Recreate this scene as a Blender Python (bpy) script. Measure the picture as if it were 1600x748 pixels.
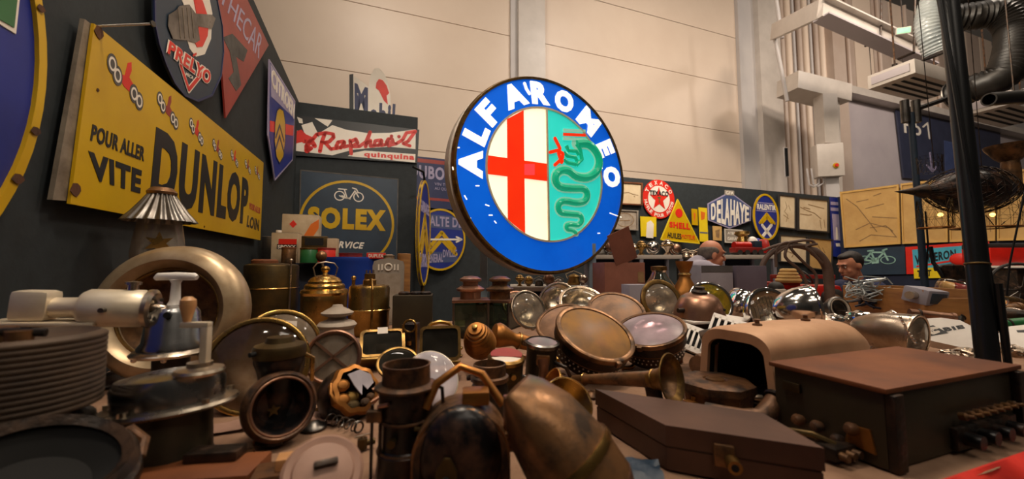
import bpy, bmesh, math, random
from mathutils import Vector, Matrix
random.seed(7)
sc = bpy.context.scene
for o in list(bpy.data.objects): bpy.data.objects.remove(o)
COL = sc.collection
# ------------------------------------------------------------------ camera
CAMZ = 1.05; FPX = 600.0; PITCH = math.radians(4.0)
cd = bpy.data.cameras.new('camera'); cam = bpy.data.objects.new('camera', cd); COL.objects.link(cam)
cd.sensor_fit = 'HORIZONTAL'; cd.sensor_width = 36.0; cd.lens = 36.0*FPX/1600.0
cd.clip_start = 0.02; cd.clip_end = 200
cam.location = (0, 0, CAMZ); cam.rotation_euler = (math.pi/2 + PITCH, 0, 0)
cd.dof.use_dof = True; cd.dof.focus_distance = 1.7; cd.dof.aperture_fstop = 3.2
sc.camera = cam
# ------------------------------------------------------------------ world, lamps, exposure
sc.view_settings.view_transform = 'Standard'; sc.view_settings.look = 'None'
sc.view_settings.gamma = 1.0; sc.view_settings.use_curve_mapping = False
sc.view_settings.exposure = 0.0
wd = bpy.data.worlds.new('world'); sc.world = wd; wd.use_nodes = True
wd.node_tree.nodes['Background'].inputs[0].default_value = (1.0, 0.80, 0.62, 1)
wd.node_tree.nodes['Background'].inputs[1].default_value = 0.030
def area(name, loc, target, size, power, col, sy=None):
    l = bpy.data.lights.new(name, 'AREA'); l.shape = 'RECTANGLE'; l.size = size; l.size_y = sy or size
    l.energy = power; l.color = col
    o = bpy.data.objects.new(name, l); COL.objects.link(o); o.location = loc
    o.rotation_euler = (Vector(target)-Vector(loc)).to_track_quat('-Z', 'Y').to_euler(); return o
WARM = (1.0, 0.80, 0.60)
sl = bpy.data.lights.new('panel_fill_spot', 'SPOT'); sl.energy = 95; sl.color = (1.0, .88, .74); sl.spot_size = math.radians(58); sl.spot_blend = .6; sl.shadow_soft_size = .06  # unseen spot, added to brighten the signs on the panel wall
so = bpy.data.objects.new('panel_fill_spot', sl); COL.objects.link(so); so.location = (-.2, 1.3, 3.5); so.rotation_euler = (Vector((-1.15, 4.3, 1.75))-Vector((-.2, 1.3, 3.5))).to_track_quat('-Z', 'Y').to_euler()
# hall lamps hung high over the aisles
area('hall_lamp', (-1.5, 4.6, 8.6), (-1.0, 8.8, 4.0), 2.2, 135, (1.0, .86, .72), .8)
area('hall_lamp', (4.2, 6.2, 9.2), (4.6, 10.0, 4.5), 2.2, 205, (1.0, .87, .75), .8)
area('hall_lamp', (8.5, 5.2, 9.0), (11, 10.0, 3.0), 2.2, 320, (1.0, .85, .70), .8)
area('hall_lamp', (14.5, 6.5, 10.0), (17, 13.0, 5.0), 2.2, 480, (1.0, .86, .74), .8)
area('stall_fill', (2.6, 4.6, 4.4), (3.2, 7.0, 1.6), .5, 80, (1.0, .88, .74))  # added light with no visible fixture, lifts the far signs and shelf
area('stall_fill', (3.4, 4.0, 4.6), (8.6, 6.0, 1.9), .5, 60, (1.0, .86, .68))  # added light, unseen, brightens the yellow drawings on the right wall
area('stall_fill', (-.15, .75, 3.1), (-.55, 1.25, .8), .28, 17, (1.0, .85, .68), .14)  # unseen lamp added to brighten the left foreground and horn motor
area('hall_lamp', (3.0, 3.0, 6.5), (2.6, 3.6, 0.8), 1.2, 110, WARM, .5)
area('hall_lamp', (-0.2, 1.0, 5.5), (-.1, 1.4, 0.8), 0.9, 36, WARM, .5)
area('hall_lamp', (1.4, -2.2, 5.0), (-.3, 2.2, 1.2), 1.0, 14, (1.0, .86, .70), .6)
for q_ in ((-5, -3, 7.5), (0, -5, 8), (4, -3, 7.5), (7, 0, 8), (2, .5, 8.5), (-3, 1, 8), (5, 3, 8.5), (9, 3, 8), (1.5, -2, 7)):  # unseen small lamps added so the chrome has points to reflect
    area('hall_lamp', q_, (.9, 1.3, .8), .35, 30, (1.0, .86, .70))
# ------------------------------------------------------------------ measuring helpers
SP, CP = math.sin(PITCH), math.cos(PITCH)
def ray(px, py):
    u = (px-800)/FPX; v = (374-py)/FPX
    return Vector((u, CP - v*SP, SP + v*CP))
CAM = Vector((0, 0, CAMZ))
def at(px, py, d):
    r = ray(px, py); return CAM + r*(d/r.y)
def onz(px, py, z):
    r = ray(px, py); return CAM + r*((z-CAMZ)/r.z)
def mpp(d): return d/FPX
def face(px, py, tilt, ang):
    """normal tilted by `tilt` degrees from the line of sight towards image angle `ang`"""
    v = -ray(px, py).normalized(); up = Vector((0, 0, 1)); right = up.cross(v).normalized(); u2 = v.cross(right)
    t = math.radians(tilt); a = math.radians(ang)
    return (v*math.cos(t) + (right*math.cos(a) + u2*math.sin(a))*math.sin(t)).normalized()
A20 = math.radians(20)
E1 = Vector((math.cos(A20), math.sin(A20), 0)); E2 = Vector((-math.sin(A20), math.cos(A20), 0)); UP = Vector((0, 0, 1))
def E(a, b, z=0): return E1*a + E2*b + UP*z
TZ = 0.75       # table top
# ------------------------------------------------------------------ materials
def lin(c):
    return tuple(((x/255)/12.92 if x/255 <= .04045 else ((x/255+.055)/1.055)**2.4) for x in c) + (1,)
MATS = {}
def mat(name, c1, c2=None, metal=0.0, rough=.5, rough2=None, scale=9.0, bump=0.0, lo=.35, hi=.68, emit=0, stretch=None, trans=0, coat=0, detail=5):
    if name in MATS: return MATS[name]
    m = bpy.data.materials.new(name); m.use_nodes = True; nt = m.node_tree; b = nt.nodes['Principled BSDF']
    b.inputs['Metallic'].default_value = metal; b.inputs['Roughness'].default_value = rough
    if coat: b.inputs['Coat Weight'].default_value = coat; b.inputs['Coat Roughness'].default_value = .12
    if trans: b.inputs['Transmission Weight'].default_value = trans
    c2 = c2 or tuple(max(0, x*.86) for x in c1)
    tc = nt.nodes.new('ShaderNodeTexCoord'); nz = nt.nodes.new('ShaderNodeTexNoise')
    nz.inputs['Scale'].default_value = scale; nz.inputs['Detail'].default_value = detail; nz.inputs['Roughness'].default_value = .62
    if stretch:
        mp = nt.nodes.new('ShaderNodeMapping'); mp.inputs['Scale'].default_value = stretch
        nt.links.new(tc.outputs['Object'], mp.inputs[0]); nt.links.new(mp.outputs[0], nz.inputs['Vector'])
    else: nt.links.new(tc.outputs['Object'], nz.inputs['Vector'])
    rp = nt.nodes.new('ShaderNodeValToRGB'); rp.color_ramp.elements[0].position = lo; rp.color_ramp.elements[1].position = hi
    rp.color_ramp.elements[0].color = lin(c1); rp.color_ramp.elements[1].color = lin(c2)
    nt.links.new(nz.outputs['Fac'], rp.inputs[0]); nt.links.new(rp.outputs[0], b.inputs['Base Color'])
    if rough2 is not None:
        mr = nt.nodes.new('ShaderNodeMapRange'); mr.inputs[1].default_value = lo; mr.inputs[2].default_value = hi
        mr.inputs[3].default_value = rough; mr.inputs[4].default_value = rough2
        nt.links.new(nz.outputs['Fac'], mr.inputs[0]); nt.links.new(mr.outputs[0], b.inputs['Roughness'])
    if bump:
        bp = nt.nodes.new('ShaderNodeBump'); bp.inputs['Strength'].default_value = bump; bp.inputs['Distance'].default_value = .01
        nt.links.new(nz.outputs['Fac'], bp.inputs['Height']); nt.links.new(bp.outputs[0], b.inputs['Normal'])
    if emit:
        nt.links.new(rp.outputs[0], b.inputs['Emission Color']); b.inputs['Emission Strength'].default_value = emit
    MATS[name] = m; return m
def glass(name, tint=(255, 255, 255), dust=0.0, dustc=(170, 150, 125), gloss=.06, scale=14, lo=.4, hi=.7, g2=None):
    """thin pane: clear film with a fresnel reflection, plus a film of dust"""
    if name in MATS: return MATS[name]
    m = bpy.data.materials.new(name); m.use_nodes = True; nt = m.node_tree; N = nt.nodes; N.remove(N['Principled BSDF'])
    out = N['Material Output']; tr = N.new('ShaderNodeBsdfTransparent'); tr.inputs[0].default_value = lin(tint)
    gl = N.new('ShaderNodeBsdfGlossy'); gl.inputs['Roughness'].default_value = gloss; gl.inputs[0].default_value = (1, 1, 1, 1)
    fr = N.new('ShaderNodeFresnel'); fr.inputs[0].default_value = 1.5
    mx = N.new('ShaderNodeMixShader'); nt.links.new(fr.outputs[0], mx.inputs[0]); nt.links.new(tr.outputs[0], mx.inputs[1]); nt.links.new(gl.outputs[0], mx.inputs[2])
    last = mx
    if dust:
        tc = N.new('ShaderNodeTexCoord'); nz = N.new('ShaderNodeTexNoise'); nz.inputs['Scale'].default_value = scale; nz.inputs['Detail'].default_value = 5
        nt.links.new(tc.outputs['Object'], nz.inputs['Vector'])
        mr = N.new('ShaderNodeMapRange'); mr.inputs[1].default_value = lo; mr.inputs[2].default_value = hi; mr.inputs[3].default_value = dust*.55; mr.inputs[4].default_value = min(1, dust*1.3)
        nt.links.new(nz.outputs['Fac'], mr.inputs[0])
        df = N.new('ShaderNodeBsdfDiffuse'); df.inputs[0].default_value = lin(dustc)
        m2 = N.new('ShaderNodeMixShader'); nt.links.new(mr.outputs[0], m2.inputs[0]); nt.links.new(mx.outputs[0], m2.inputs[1]); nt.links.new(df.outputs[0], m2.inputs[2]); last = m2
    nt.links.new(last.outputs[0], out.inputs[0]); MATS[name] = m; return m
def enamel(name, c, wear=(70, 45, 30), amt=.74):
    return mat(name, c, tuple(x*.9 for x in c), rough=.28, scale=5, coat=.3)
mat('black_paint', (36, 43, 47), (28, 34, 37), rough=.75, scale=14, bump=.15)
mat('hall_white', (226, 206, 186), (221, 200, 180), rough=.42, scale=.8)
mat('hall_grey', (196, 190, 186), (186, 180, 178), rough=.5, scale=1)
mat('hall_lilac', (190, 180, 182), (176, 166, 170), rough=.45, scale=.6)
mat('hall_pink', (196, 178, 164), (184, 162, 146), rough=.45, scale=.7)
mat('white_metal', (206, 196, 186), (192, 182, 172), rough=.4, scale=2)
mat('floor_grey', (96, 84, 76), (80, 70, 62), rough=.6, scale=3)
mat('cloth_cream', (148, 116, 92), (126, 94, 72), rough=.9, scale=16, bump=.3)
mat('cloth_red', (226, 44, 20), (190, 26, 14), rough=.8, scale=6, bump=.3)
mat('black_steel', (20, 22, 26), (14, 16, 18), rough=.35, metal=.3, scale=10)
mat('dark_iron', (44, 38, 34), (74, 54, 40), metal=.6, rough=.34, rough2=.62, scale=26, bump=.35, lo=.44, hi=.66)
mat('black_lacquer', (22, 20, 22), (92, 62, 46), metal=.4, rough=.3, rough2=.6, scale=22, lo=.46, hi=.72)
mat('rust_brown', (108, 74, 48), (46, 34, 27), metal=.4, rough=.42, rough2=.62, scale=24, bump=.4, lo=.42, hi=.62)
mat('bell_silver', (196, 174, 142), (158, 132, 100), metal=.55, rough=.36, scale=9, bump=.08)
mat('rust_copper', (134, 96, 62), (60, 45, 33), metal=.6, rough=.32, rough2=.58, scale=18, bump=.2, lo=.42, hi=.64)
mat('brown_paint', (88, 58, 44), (68, 44, 34), rough=.5, metal=.15, scale=7, bump=.12)
mat('brown_top', (128, 72, 34), (92, 48, 24), rough=.62, metal=.1, scale=6, bump=.15)
mat('brass', (190, 152, 88), (118, 90, 48), metal=1, rough=.24, rough2=.42, scale=7)
mat('brass_bright', (216, 176, 104), (160, 122, 62), metal=1, rough=.2, rough2=.36, scale=7)
mat('brass_dull', (160, 124, 70), (84, 64, 38), metal=.95, rough=.3, rough2=.55, scale=18, bump=.12, lo=.42, hi=.64)
mat('brass_dark', (98, 78, 44), (52, 44, 30), metal=.8, rough=.38, rough2=.55, scale=8, bump=.1)
mat('amber_brass', (184, 122, 58), (124, 80, 38), metal=.75, rough=.34, rough2=.5, scale=8, bump=.1)
mat('copper', (176, 134, 110), (118, 84, 66), metal=.9, rough=.3, rough2=.45, scale=7)
mat('chrome', (232, 226, 220), (200, 194, 188), metal=1, rough=.06, rough2=.16, scale=5)
mat('chrome_worn', (214, 198, 180), (150, 126, 104), metal=1, rough=.16, rough2=.38, scale=8)
mat('nickel', (216, 204, 186), (168, 152, 132), metal=1, rough=.22, rough2=.4, scale=7)
mat('nickel_dark', (128, 124, 120), (78, 74, 70), metal=1, rough=.26, rough2=.46, scale=7)
mat('alu_paint', (232, 220, 196), (212, 194, 166), metal=.35, rough=.34, scale=9, bump=.08)
mat('reflector', (244, 236, 222), (222, 204, 178), metal=1, rough=.16, rough2=.32, scale=6)
mat('reflector_dull', (206, 176, 140), (140, 104, 74), metal=.8, rough=.36, rough2=.55, scale=6)
mat('grey_dusty', (178, 164, 148), (138, 122, 106), rough=.7, scale=10, bump=.15)
mat('beige_paint', (210, 166, 130), (184, 138, 104), rough=.55, metal=.15, scale=6, bump=.08)
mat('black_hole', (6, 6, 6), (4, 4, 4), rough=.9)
mat('dark_olive', (62, 54, 38), (46, 40, 30), rough=.45, metal=.3, scale=7)
mat('tin_cream', (196, 176, 146), (170, 146, 114), rough=.5, scale=9)
mat('white_card', (236, 226, 214), (226, 214, 200), rough=.8, scale=5)
mat('white_paint', (238, 232, 224), (222, 214, 206), rough=.5, scale=8)
mat('carton_brown', (142, 88, 70), (122, 74, 58), rough=.85, scale=6)
mat('carton_grey', (150, 146, 156), (132, 128, 138), rough=.85, scale=5)
mat('carton_violet', (98, 88, 102), (86, 76, 90), rough=.85, scale=5)
mat('tape_grey', (92, 90, 92), (80, 78, 80), rough=.5)
mat('wood', (168, 118, 64), (126, 82, 44), rough=.6, scale=4, stretch=(1, 1, 8), bump=.15)
mat('wood_pale', (196, 146, 96), (168, 118, 74), rough=.45, scale=6, stretch=(1, 1, 5))
mat('wood_yellow', (214, 172, 96), (196, 150, 78), rough=.6, scale=3)
mat('paper_tan', (206, 166, 102), (186, 144, 84), rough=.8, scale=2.5)
mat('paper_cream', (226, 206, 172), (206, 182, 146), rough=.8, scale=3)
mat('ink_brown', (150, 118, 78), (124, 94, 62), rough=.85, scale=12)
mat('ink_grey', (96, 92, 88), (70, 66, 64), rough=.85)
mat('blue_barrel', (26, 62, 158), (20, 48, 128), rough=.4, scale=4)
mat('navy', (22, 30, 56), (16, 22, 42), rough=.6, scale=5)
mat('navy_cloth', (30, 36, 70), (22, 26, 54), rough=.9, scale=8)
mat('lilac_cloth', (170, 164, 178), (150, 144, 160), rough=.9, scale=8)
mat('skin', (206, 140, 108), (190, 122, 94), rough=.55, scale=9)
mat('hair_grey', (112, 100, 92), (78, 70, 66), rough=.8, scale=30, bump=.4)
mat('hair_dark', (34, 24, 20), (22, 16, 14), rough=.7, scale=30, bump=.4)
mat('red_paint', (200, 30, 18), (160, 20, 12), rough=.3, scale=4, coat=.4)
mat('red_rust', (150, 34, 26), (110, 24, 20), rough=.5, scale=6)
mat('rubber', (44, 40, 38), (34, 30, 28), rough=.7, scale=8)
mat('hoop_brown', (112, 92, 82), (84, 66, 58), rough=.6, metal=.3, scale=9)
mat('duct_black', (40, 36, 32), (26, 24, 22), rough=.42, metal=.2, scale=5)
mat('plastic_film', (168, 174, 174), (128, 136, 138), rough=.25, scale=4, coat=.5)
mat('en_yellow', (206, 166, 4), (190, 148, 3), rough=.38, scale=2.5)
mat('en_yellow_pale', (232, 204, 40), (220, 190, 34), rough=.3, scale=3, coat=.2)
mat('en_blue', (24, 44, 138), (18, 34, 112), rough=.45, scale=3)
mat('en_navy', (34, 44, 92), (26, 34, 76), rough=.45, scale=3)
mat('en_slate', (40, 58, 76), (34, 48, 64), rough=.5, scale=4)
mat('en_steel_blue', (70, 84, 128), (60, 72, 112), rough=.45, scale=3)
mat('en_white', (236, 228, 216), (226, 216, 202), rough=.45, scale=3)
mat('en_red', (222, 44, 28), (204, 34, 22), rough=.45, scale=4)
mat('en_brick', (160, 58, 48), (136, 44, 38), rough=.45, scale=4)
mat('en_black', (24, 26, 30), (18, 20, 24), rough=.45, scale=4)
mat('en_grey', (160, 150, 138), (132, 122, 112), rough=.5, scale=6)
mat('en_green', (40, 110, 60), (30, 92, 50), rough=.35, scale=4)
mat('en_orange', (226, 120, 40), (206, 98, 30), rough=.4, scale=4)
mat('en_lilac', (170, 160, 190), (150, 140, 172), rough=.4, scale=4)
mat('en_turq', (84, 178, 200), (66, 156, 184), rough=.35, scale=4)
mat('en_mint', (150, 190, 176), (130, 172, 160), rough=.5, scale=4)
mat('rust_spot', (92, 54, 28), (60, 34, 20), rough=.8, scale=20, bump=.4)
mat('bare_steel', (150, 138, 122), (104, 92, 80), rough=.5, metal=.35, scale=14)
mat('brown_rib', (84, 66, 50), (58, 46, 36), rough=.6, metal=.3, scale=14, bump=.2)
mat('steel', (176, 176, 176), (132, 130, 128), metal=1, rough=.2, rough2=.36, scale=7)
mat('lid_pink', (160, 124, 106), (132, 100, 84), rough=.6, scale=8, bump=.1)
mat('gate_navy', (54, 58, 80), (46, 50, 70), rough=.4, scale=2)
mat('post_blue', (136, 152, 164), (116, 132, 146), rough=.5, scale=5)
mat('lit_blue', (8, 96, 214), (4, 84, 200), rough=.25, scale=2, emit=.62)
mat('sign_casing', (206, 196, 184), (180, 168, 154), rough=.4, scale=4)
mat('lit_cream', (255, 246, 214), (252, 240, 204), rough=.3, scale=2, emit=.9)
mat('lit_white', (255, 252, 240), (252, 248, 232), rough=.3, scale=2, emit=.86)
mat('lit_red', (236, 50, 14), (228, 40, 12), rough=.25, scale=3, emit=.72)
mat('lit_redpatch', (236, 66, 70), (230, 56, 62), rough=.25, scale=3, emit=.8)
mat('lit_turq', (56, 214, 200), (40, 206, 192), rough=.25, scale=3, emit=.66)
mat('lit_green', (20, 172, 128), (14, 158, 116), rough=.2, scale=3, emit=.5)
mat('lit_paleline', (150, 204, 180), (130, 192, 168), rough=.3, scale=3, emit=.5)
mat('lamp_glow', (255, 190, 100), (255, 180, 84), emit=5)
mat('exit_green', (150, 230, 170), (130, 220, 150), emit=1.0)
glass('glass_clear', dust=.05)
glass('glass_dusty', dust=.34, dustc=(200, 180, 156))
glass('glass_hazy', tint=(240, 236, 226), dust=.22, dustc=(214, 200, 184))
glass('glass_amber', tint=(226, 170, 90), dust=.86, dustc=(168, 126, 78), scale=16, gloss=.4)
glass('glass_mauve', tint=(220, 200, 214), dust=.7, dustc=(184, 164, 172), scale=12, gloss=.3)
glass('glass_mottled', tint=(220, 190, 160), dust=.74, dustc=(180, 142, 114), scale=22, gloss=.4)
glass('glass_yellow', tint=(238, 226, 60), dust=.12, dustc=(220, 210, 90))
glass('glass_dark', tint=(150, 146, 132), dust=.14, dustc=(110, 104, 92))
glass('glass_milky', tint=(240, 240, 250), dust=.85, dustc=(222, 214, 222), scale=6)
glass('glass_green', tint=(190, 206, 184), dust=.12, dustc=(120, 124, 106))
# ------------------------------------------------------------------ mesh builder
I4 = Matrix.Identity(4)
def frame(loc=(0, 0, 0), z=(0, 0, 1), spin=0, x=None):
    """matrix whose local Z points along z (spin in degrees about it)"""
    z = Vector(z).normalized()
    if x is None:
        ref = Vector((0, 0, 1)) if abs(z.z) < .95 else Vector((0, 1, 0))
        xx = ref.cross(z).normalized()
    else:
        xx = Vector(x); xx = (xx - z*xx.dot(z)).normalized()
    yy = z.cross(xx)
    m = Matrix((xx, yy, z)).transposed().to_4x4()
    return Matrix.Translation(Vector(loc)) @ m @ Matrix.Rotation(math.radians(spin), 4, 'Z')
class MB:
    def __init__(s): s.v = []; s.f = []
    def add(s, vs, fs, M=None):
        n = len(s.v)
        s.v += [tuple(M @ Vector(p)) for p in vs] if M else [tuple(p) for p in vs]
        s.f += [tuple(i+n for i in f) for f in fs]; return s
    def lathe(s, prof, seg=32, M=None, flute=0, nfl=0):
        vs, fs, rows = [], [], []
        for (r, z) in prof:
            if abs(r) < 1e-6: rows.append([len(vs)]); vs.append((0, 0, z))
            else:
                row = []
                for k in range(seg):
                    a = 2*math.pi*k/seg; rr = r*(1 + (flute*math.cos(nfl*a) if nfl else 0))
                    row.append(len(vs)); vs.append((rr*math.cos(a), rr*math.sin(a), z))
                rows.append(row)
        for a, b in zip(rows, rows[1:]):
            if len(a) == 1 and len(b) == 1: continue
            for k in range(seg):
                k2 = (k+1) % seg
                if len(a) == 1: fs.append((a[0], b[k2], b[k]))
                elif len(b) == 1: fs.append((a[k], a[k2], b[0]))
                else: fs.append((a[k], a[k2], b[k2], b[k]))
        return s.add(vs, fs, M)
    def cyl(s, r, z0, z1, seg=24, M=None, r2=None): r2 = r if r2 is None else r2; return s.lathe([(0, z0), (r, z0), (r2, z1), (0, z1)], seg, M)
    def ball(s, c, r, M=None, seg=16, sc3=(1, 1, 1)):
        n = seg//2; prof = [(math.sin(math.pi*i/n), -math.cos(math.pi*i/n)) for i in range(n+1)]; prof[0] = (0, -1); prof[-1] = (0, 1)
        m = Matrix.Translation(Vector(c)) @ Matrix.Diagonal((r*sc3[0], r*sc3[1], r*sc3[2], 1))
        return s.lathe(prof, seg, (M @ m) if M else m)
    def torus(s, R, r, M=None, seg=36, rs=10, rx=1, ry=1):
        vs, fs = [], []
        for i in range(seg):
            a = 2*math.pi*i/seg
            for j in range(rs):
                b = 2*math.pi*j/rs; q = R + r*math.cos(b)
                vs.append((q*math.cos(a)*rx, q*math.sin(a)*ry, r*math.sin(b)))
        for i in range(seg):
            for j in range(rs): fs.append((i*rs+j, ((i+1) % seg)*rs+j, ((i+1) % seg)*rs+(j+1) % rs, i*rs+(j+1) % rs))
        return s.add(vs, fs, M)
    def box(s, c, d, M=None, bev=0.0, taper=1.0):
        x, y, z = d[0]/2, d[1]/2, d[2]/2
        if bev <= 0:
            vs = [(-x, -y, -z), (x, -y, -z), (x, y, -z), (-x, y, -z), (-x*taper, -y*taper, z), (x*taper, -y*taper, z), (x*taper, y*taper, z), (-x*taper, y*taper, z)]
            fs = [(0, 3, 2, 1), (4, 5, 6, 7), (0, 1, 5, 4), (1, 2, 6, 5), (2, 3, 7, 6), (3, 0, 4, 7)]
        else:
            bm = bmesh.new(); bmesh.ops.create_cube(bm, size=1)
            for v in bm.verts:
                t = taper if v.co.z > 0 else 1
                v.co = Vector((v.co.x*d[0]*t, v.co.y*d[1]*t, v.co.z*d[2]))
            bmesh.ops.bevel(bm, geom=list(bm.edges), offset=bev, segments=2, affect='EDGES', profile=.6)
            bm.verts.index_update(); vs = [tuple(v.co) for v in bm.verts]; fs = [tuple(v.index for v in f.verts) for f in bm.faces]; bm.free()
        m = Matrix.Translation(Vector(c)); return s.add(vs, fs, (M @ m) if M else m)
    def tube(s, pts, r, seg=8, M=None, closed=False, caps=True):
        pts = [Vector(p) for p in pts]; n = len(pts); rr = r if isinstance(r, (list, tuple)) else [r]*n
        vs, fs = [], []; prev = None
        for i, p in enumerate(pts):
            if closed: t = (pts[(i+1) % n] - pts[i-1])
            else: t = pts[min(i+1, n-1)] - pts[max(i-1, 0)]
            t.normalize()
            if prev is None:
                ref = Vector((0, 0, 1)) if abs(t.z) < .9 else Vector((1, 0, 0)); nx = t.cross(ref).normalized()
            else: nx = (prev - t*prev.dot(t)).normalized()
            prev = nx; ny = t.cross(nx)
            for k in range(seg):
                a = 2*math.pi*k/seg; vs.append(tuple(p + (nx*math.cos(a) + ny*math.sin(a))*rr[i]))
        for i in range(n if closed else n-1):
            j = (i+1) % n
            for k in range(seg): fs.append((i*seg+k, i*seg+(k+1) % seg, j*seg+(k+1) % seg, j*seg+k))
        if caps and not closed: fs.append(tuple(range(seg-1, -1, -1))); fs.append(tuple((n-1)*seg+k for k in range(seg)))
        return s.add(vs, fs, M)
    def poly(s, pts, z0, z1, M=None):
        n = len(pts); ar = sum(pts[i][0]*pts[(i+1) % n][1]-pts[(i+1) % n][0]*pts[i][1] for i in range(n))
        if ar < 0: pts = pts[::-1]
        vs = [(p[0], p[1], z0) for p in pts] + [(p[0], p[1], z1) for p in pts]
        fs = [tuple(range(n-1, -1, -1)), tuple(range(n, 2*n))] + [(i, (i+1) % n, n+(i+1) % n, n+i) for i in range(n)]
        return s.add(vs, fs, M)
    def ring(s, outer, inner, z0, z1, M=None):
        n = len(outer); vs = [(p[0], p[1], z0) for p in outer]+[(p[0], p[1], z1) for p in outer]+[(p[0], p[1], z0) for p in inner]+[(p[0], p[1], z1) for p in inner]
        fs = []
        for i in range(n):
            j = (i+1) % n
            fs += [(i, j, n+j, n+i), (n+i, n+j, 3*n+j, 3*n+i), (3*n+i, 3*n+j, 2*n+j, 2*n+i), (2*n+i, 2*n+j, j, i)]
        return s.add(vs, fs, M)
    def stroke(s, pts, w, z0, z1, closed=False):
        ww = w if isinstance(w, (list, tuple)) else [w]*len(pts)
        seq = list(range(len(pts))) + ([0] if closed else [])
        for a, b in zip(seq, seq[1:]):
            p, q = Vector(pts[a]), Vector(pts[b]); d = q-p
            if d.length < 1e-9: continue
            nrm = Vector((-d.y, d.x)).normalized()
            s.poly([tuple(p+nrm*ww[a]/2), tuple(p-nrm*ww[a]/2), tuple(q-nrm*ww[b]/2), tuple(q+nrm*ww[b]/2)], z0, z1)
        for i, p in enumerate(pts):
            s.poly([(p[0]+ww[i]/2*math.cos(k*math.pi/5), p[1]+ww[i]/2*math.sin(k*math.pi/5)) for k in range(10)], z0, z1)
        return s
    def mesh(s, name):
        me = bpy.data.meshes.new(name); me.from_pydata(s.v, [], s.f); me.update(); return me
def build(mb, name, m, parent=None, smooth=True, ang=38, label=None, kind=None):
    me = mb.mesh(name) if isinstance(mb, MB) else mb
    if isinstance(mb, MB):
        bm = bmesh.new(); bm.from_mesh(me); bmesh.ops.recalc_face_normals(bm, faces=bm.faces); bm.to_mesh(me); bm.free()
        if smooth:
            for p in me.polygons: p.use_smooth = True
            me.set_sharp_from_angle(angle=math.radians(ang))
    mm = MATS[m] if isinstance(m, str) else m
    me.materials.clear(); me.materials.append(mm)
    o = bpy.data.objects.new(name, me); COL.objects.link(o)
    if parent is not None: o.parent = parent
    if label: o['label'] = label
    if kind: o['kind'] = kind
    return o
def thing(name, label, cat, M=None, group=None):
    o = bpy.data.objects.new(name, None); COL.objects.link(o); o.empty_display_size = .05
    if M is not None: o.matrix_world = M
    o['label'] = label; o['category'] = cat
    if group: o['group'] = group
    return o
def tag(o, label, cat, group=None):
    o['label'] = label; o['category'] = cat
    if group: o['group'] = group
    return o
def struct(name, mb, m, M=None):
    o = build(mb, name, m, smooth=False); o['kind'] = 'structure'
    if M is not None: o.matrix_world = M
    return o
def copy_tree(o, parent=None):
    c = o.copy(); COL.objects.link(c); c.parent = parent
    for ch in o.children: copy_tree(ch, c)
    return c
ORD = ['first', 'second', 'third', 'fourth', 'fifth', 'sixth', 'seventh', 'eighth', 'ninth', 'tenth', 'eleventh', 'twelfth', 'thirteenth', 'fourteenth', 'fifteenth', 'sixteenth']
# ------------------------------------------------------------------ flat lettering
TXT = {}
def text_mesh(body, bold=0.0, shear=0.0):
    k = (body, bold, shear)
    if k in TXT: return TXT[k]
    c = bpy.data.curves.new('t', 'FONT'); c.body = body; c.extrude = .5; c.offset = bold; c.shear = shear; c.resolution_u = 3; c.space_character = 1.0 + (bold*3.2 if len(body) > 1 and bold < .09 else .05)
    o = bpy.data.objects.new('t', c); COL.objects.link(o)
    dg = bpy.context.evaluated_depsgraph_get(); me = bpy.data.meshes.new_from_object(o.evaluated_get(dg))
    vs = [tuple(v.co) for v in me.vertices]; fs = [tuple(p.vertices) for p in me.polygons]
    bpy.data.objects.remove(o); bpy.data.curves.remove(c); bpy.data.meshes.remove(me)
    x0 = min(v[0] for v in vs); x1 = max(v[0] for v in vs); y0 = min(v[1] for v in vs); y1 = max(v[1] for v in vs)
    vs = [((v[0]-x0)/(x1-x0), (v[1]-y0)/(y1-y0), v[2]+.5) for v in vs]
    TXT[k] = (vs, fs); return TXT[k]
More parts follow.
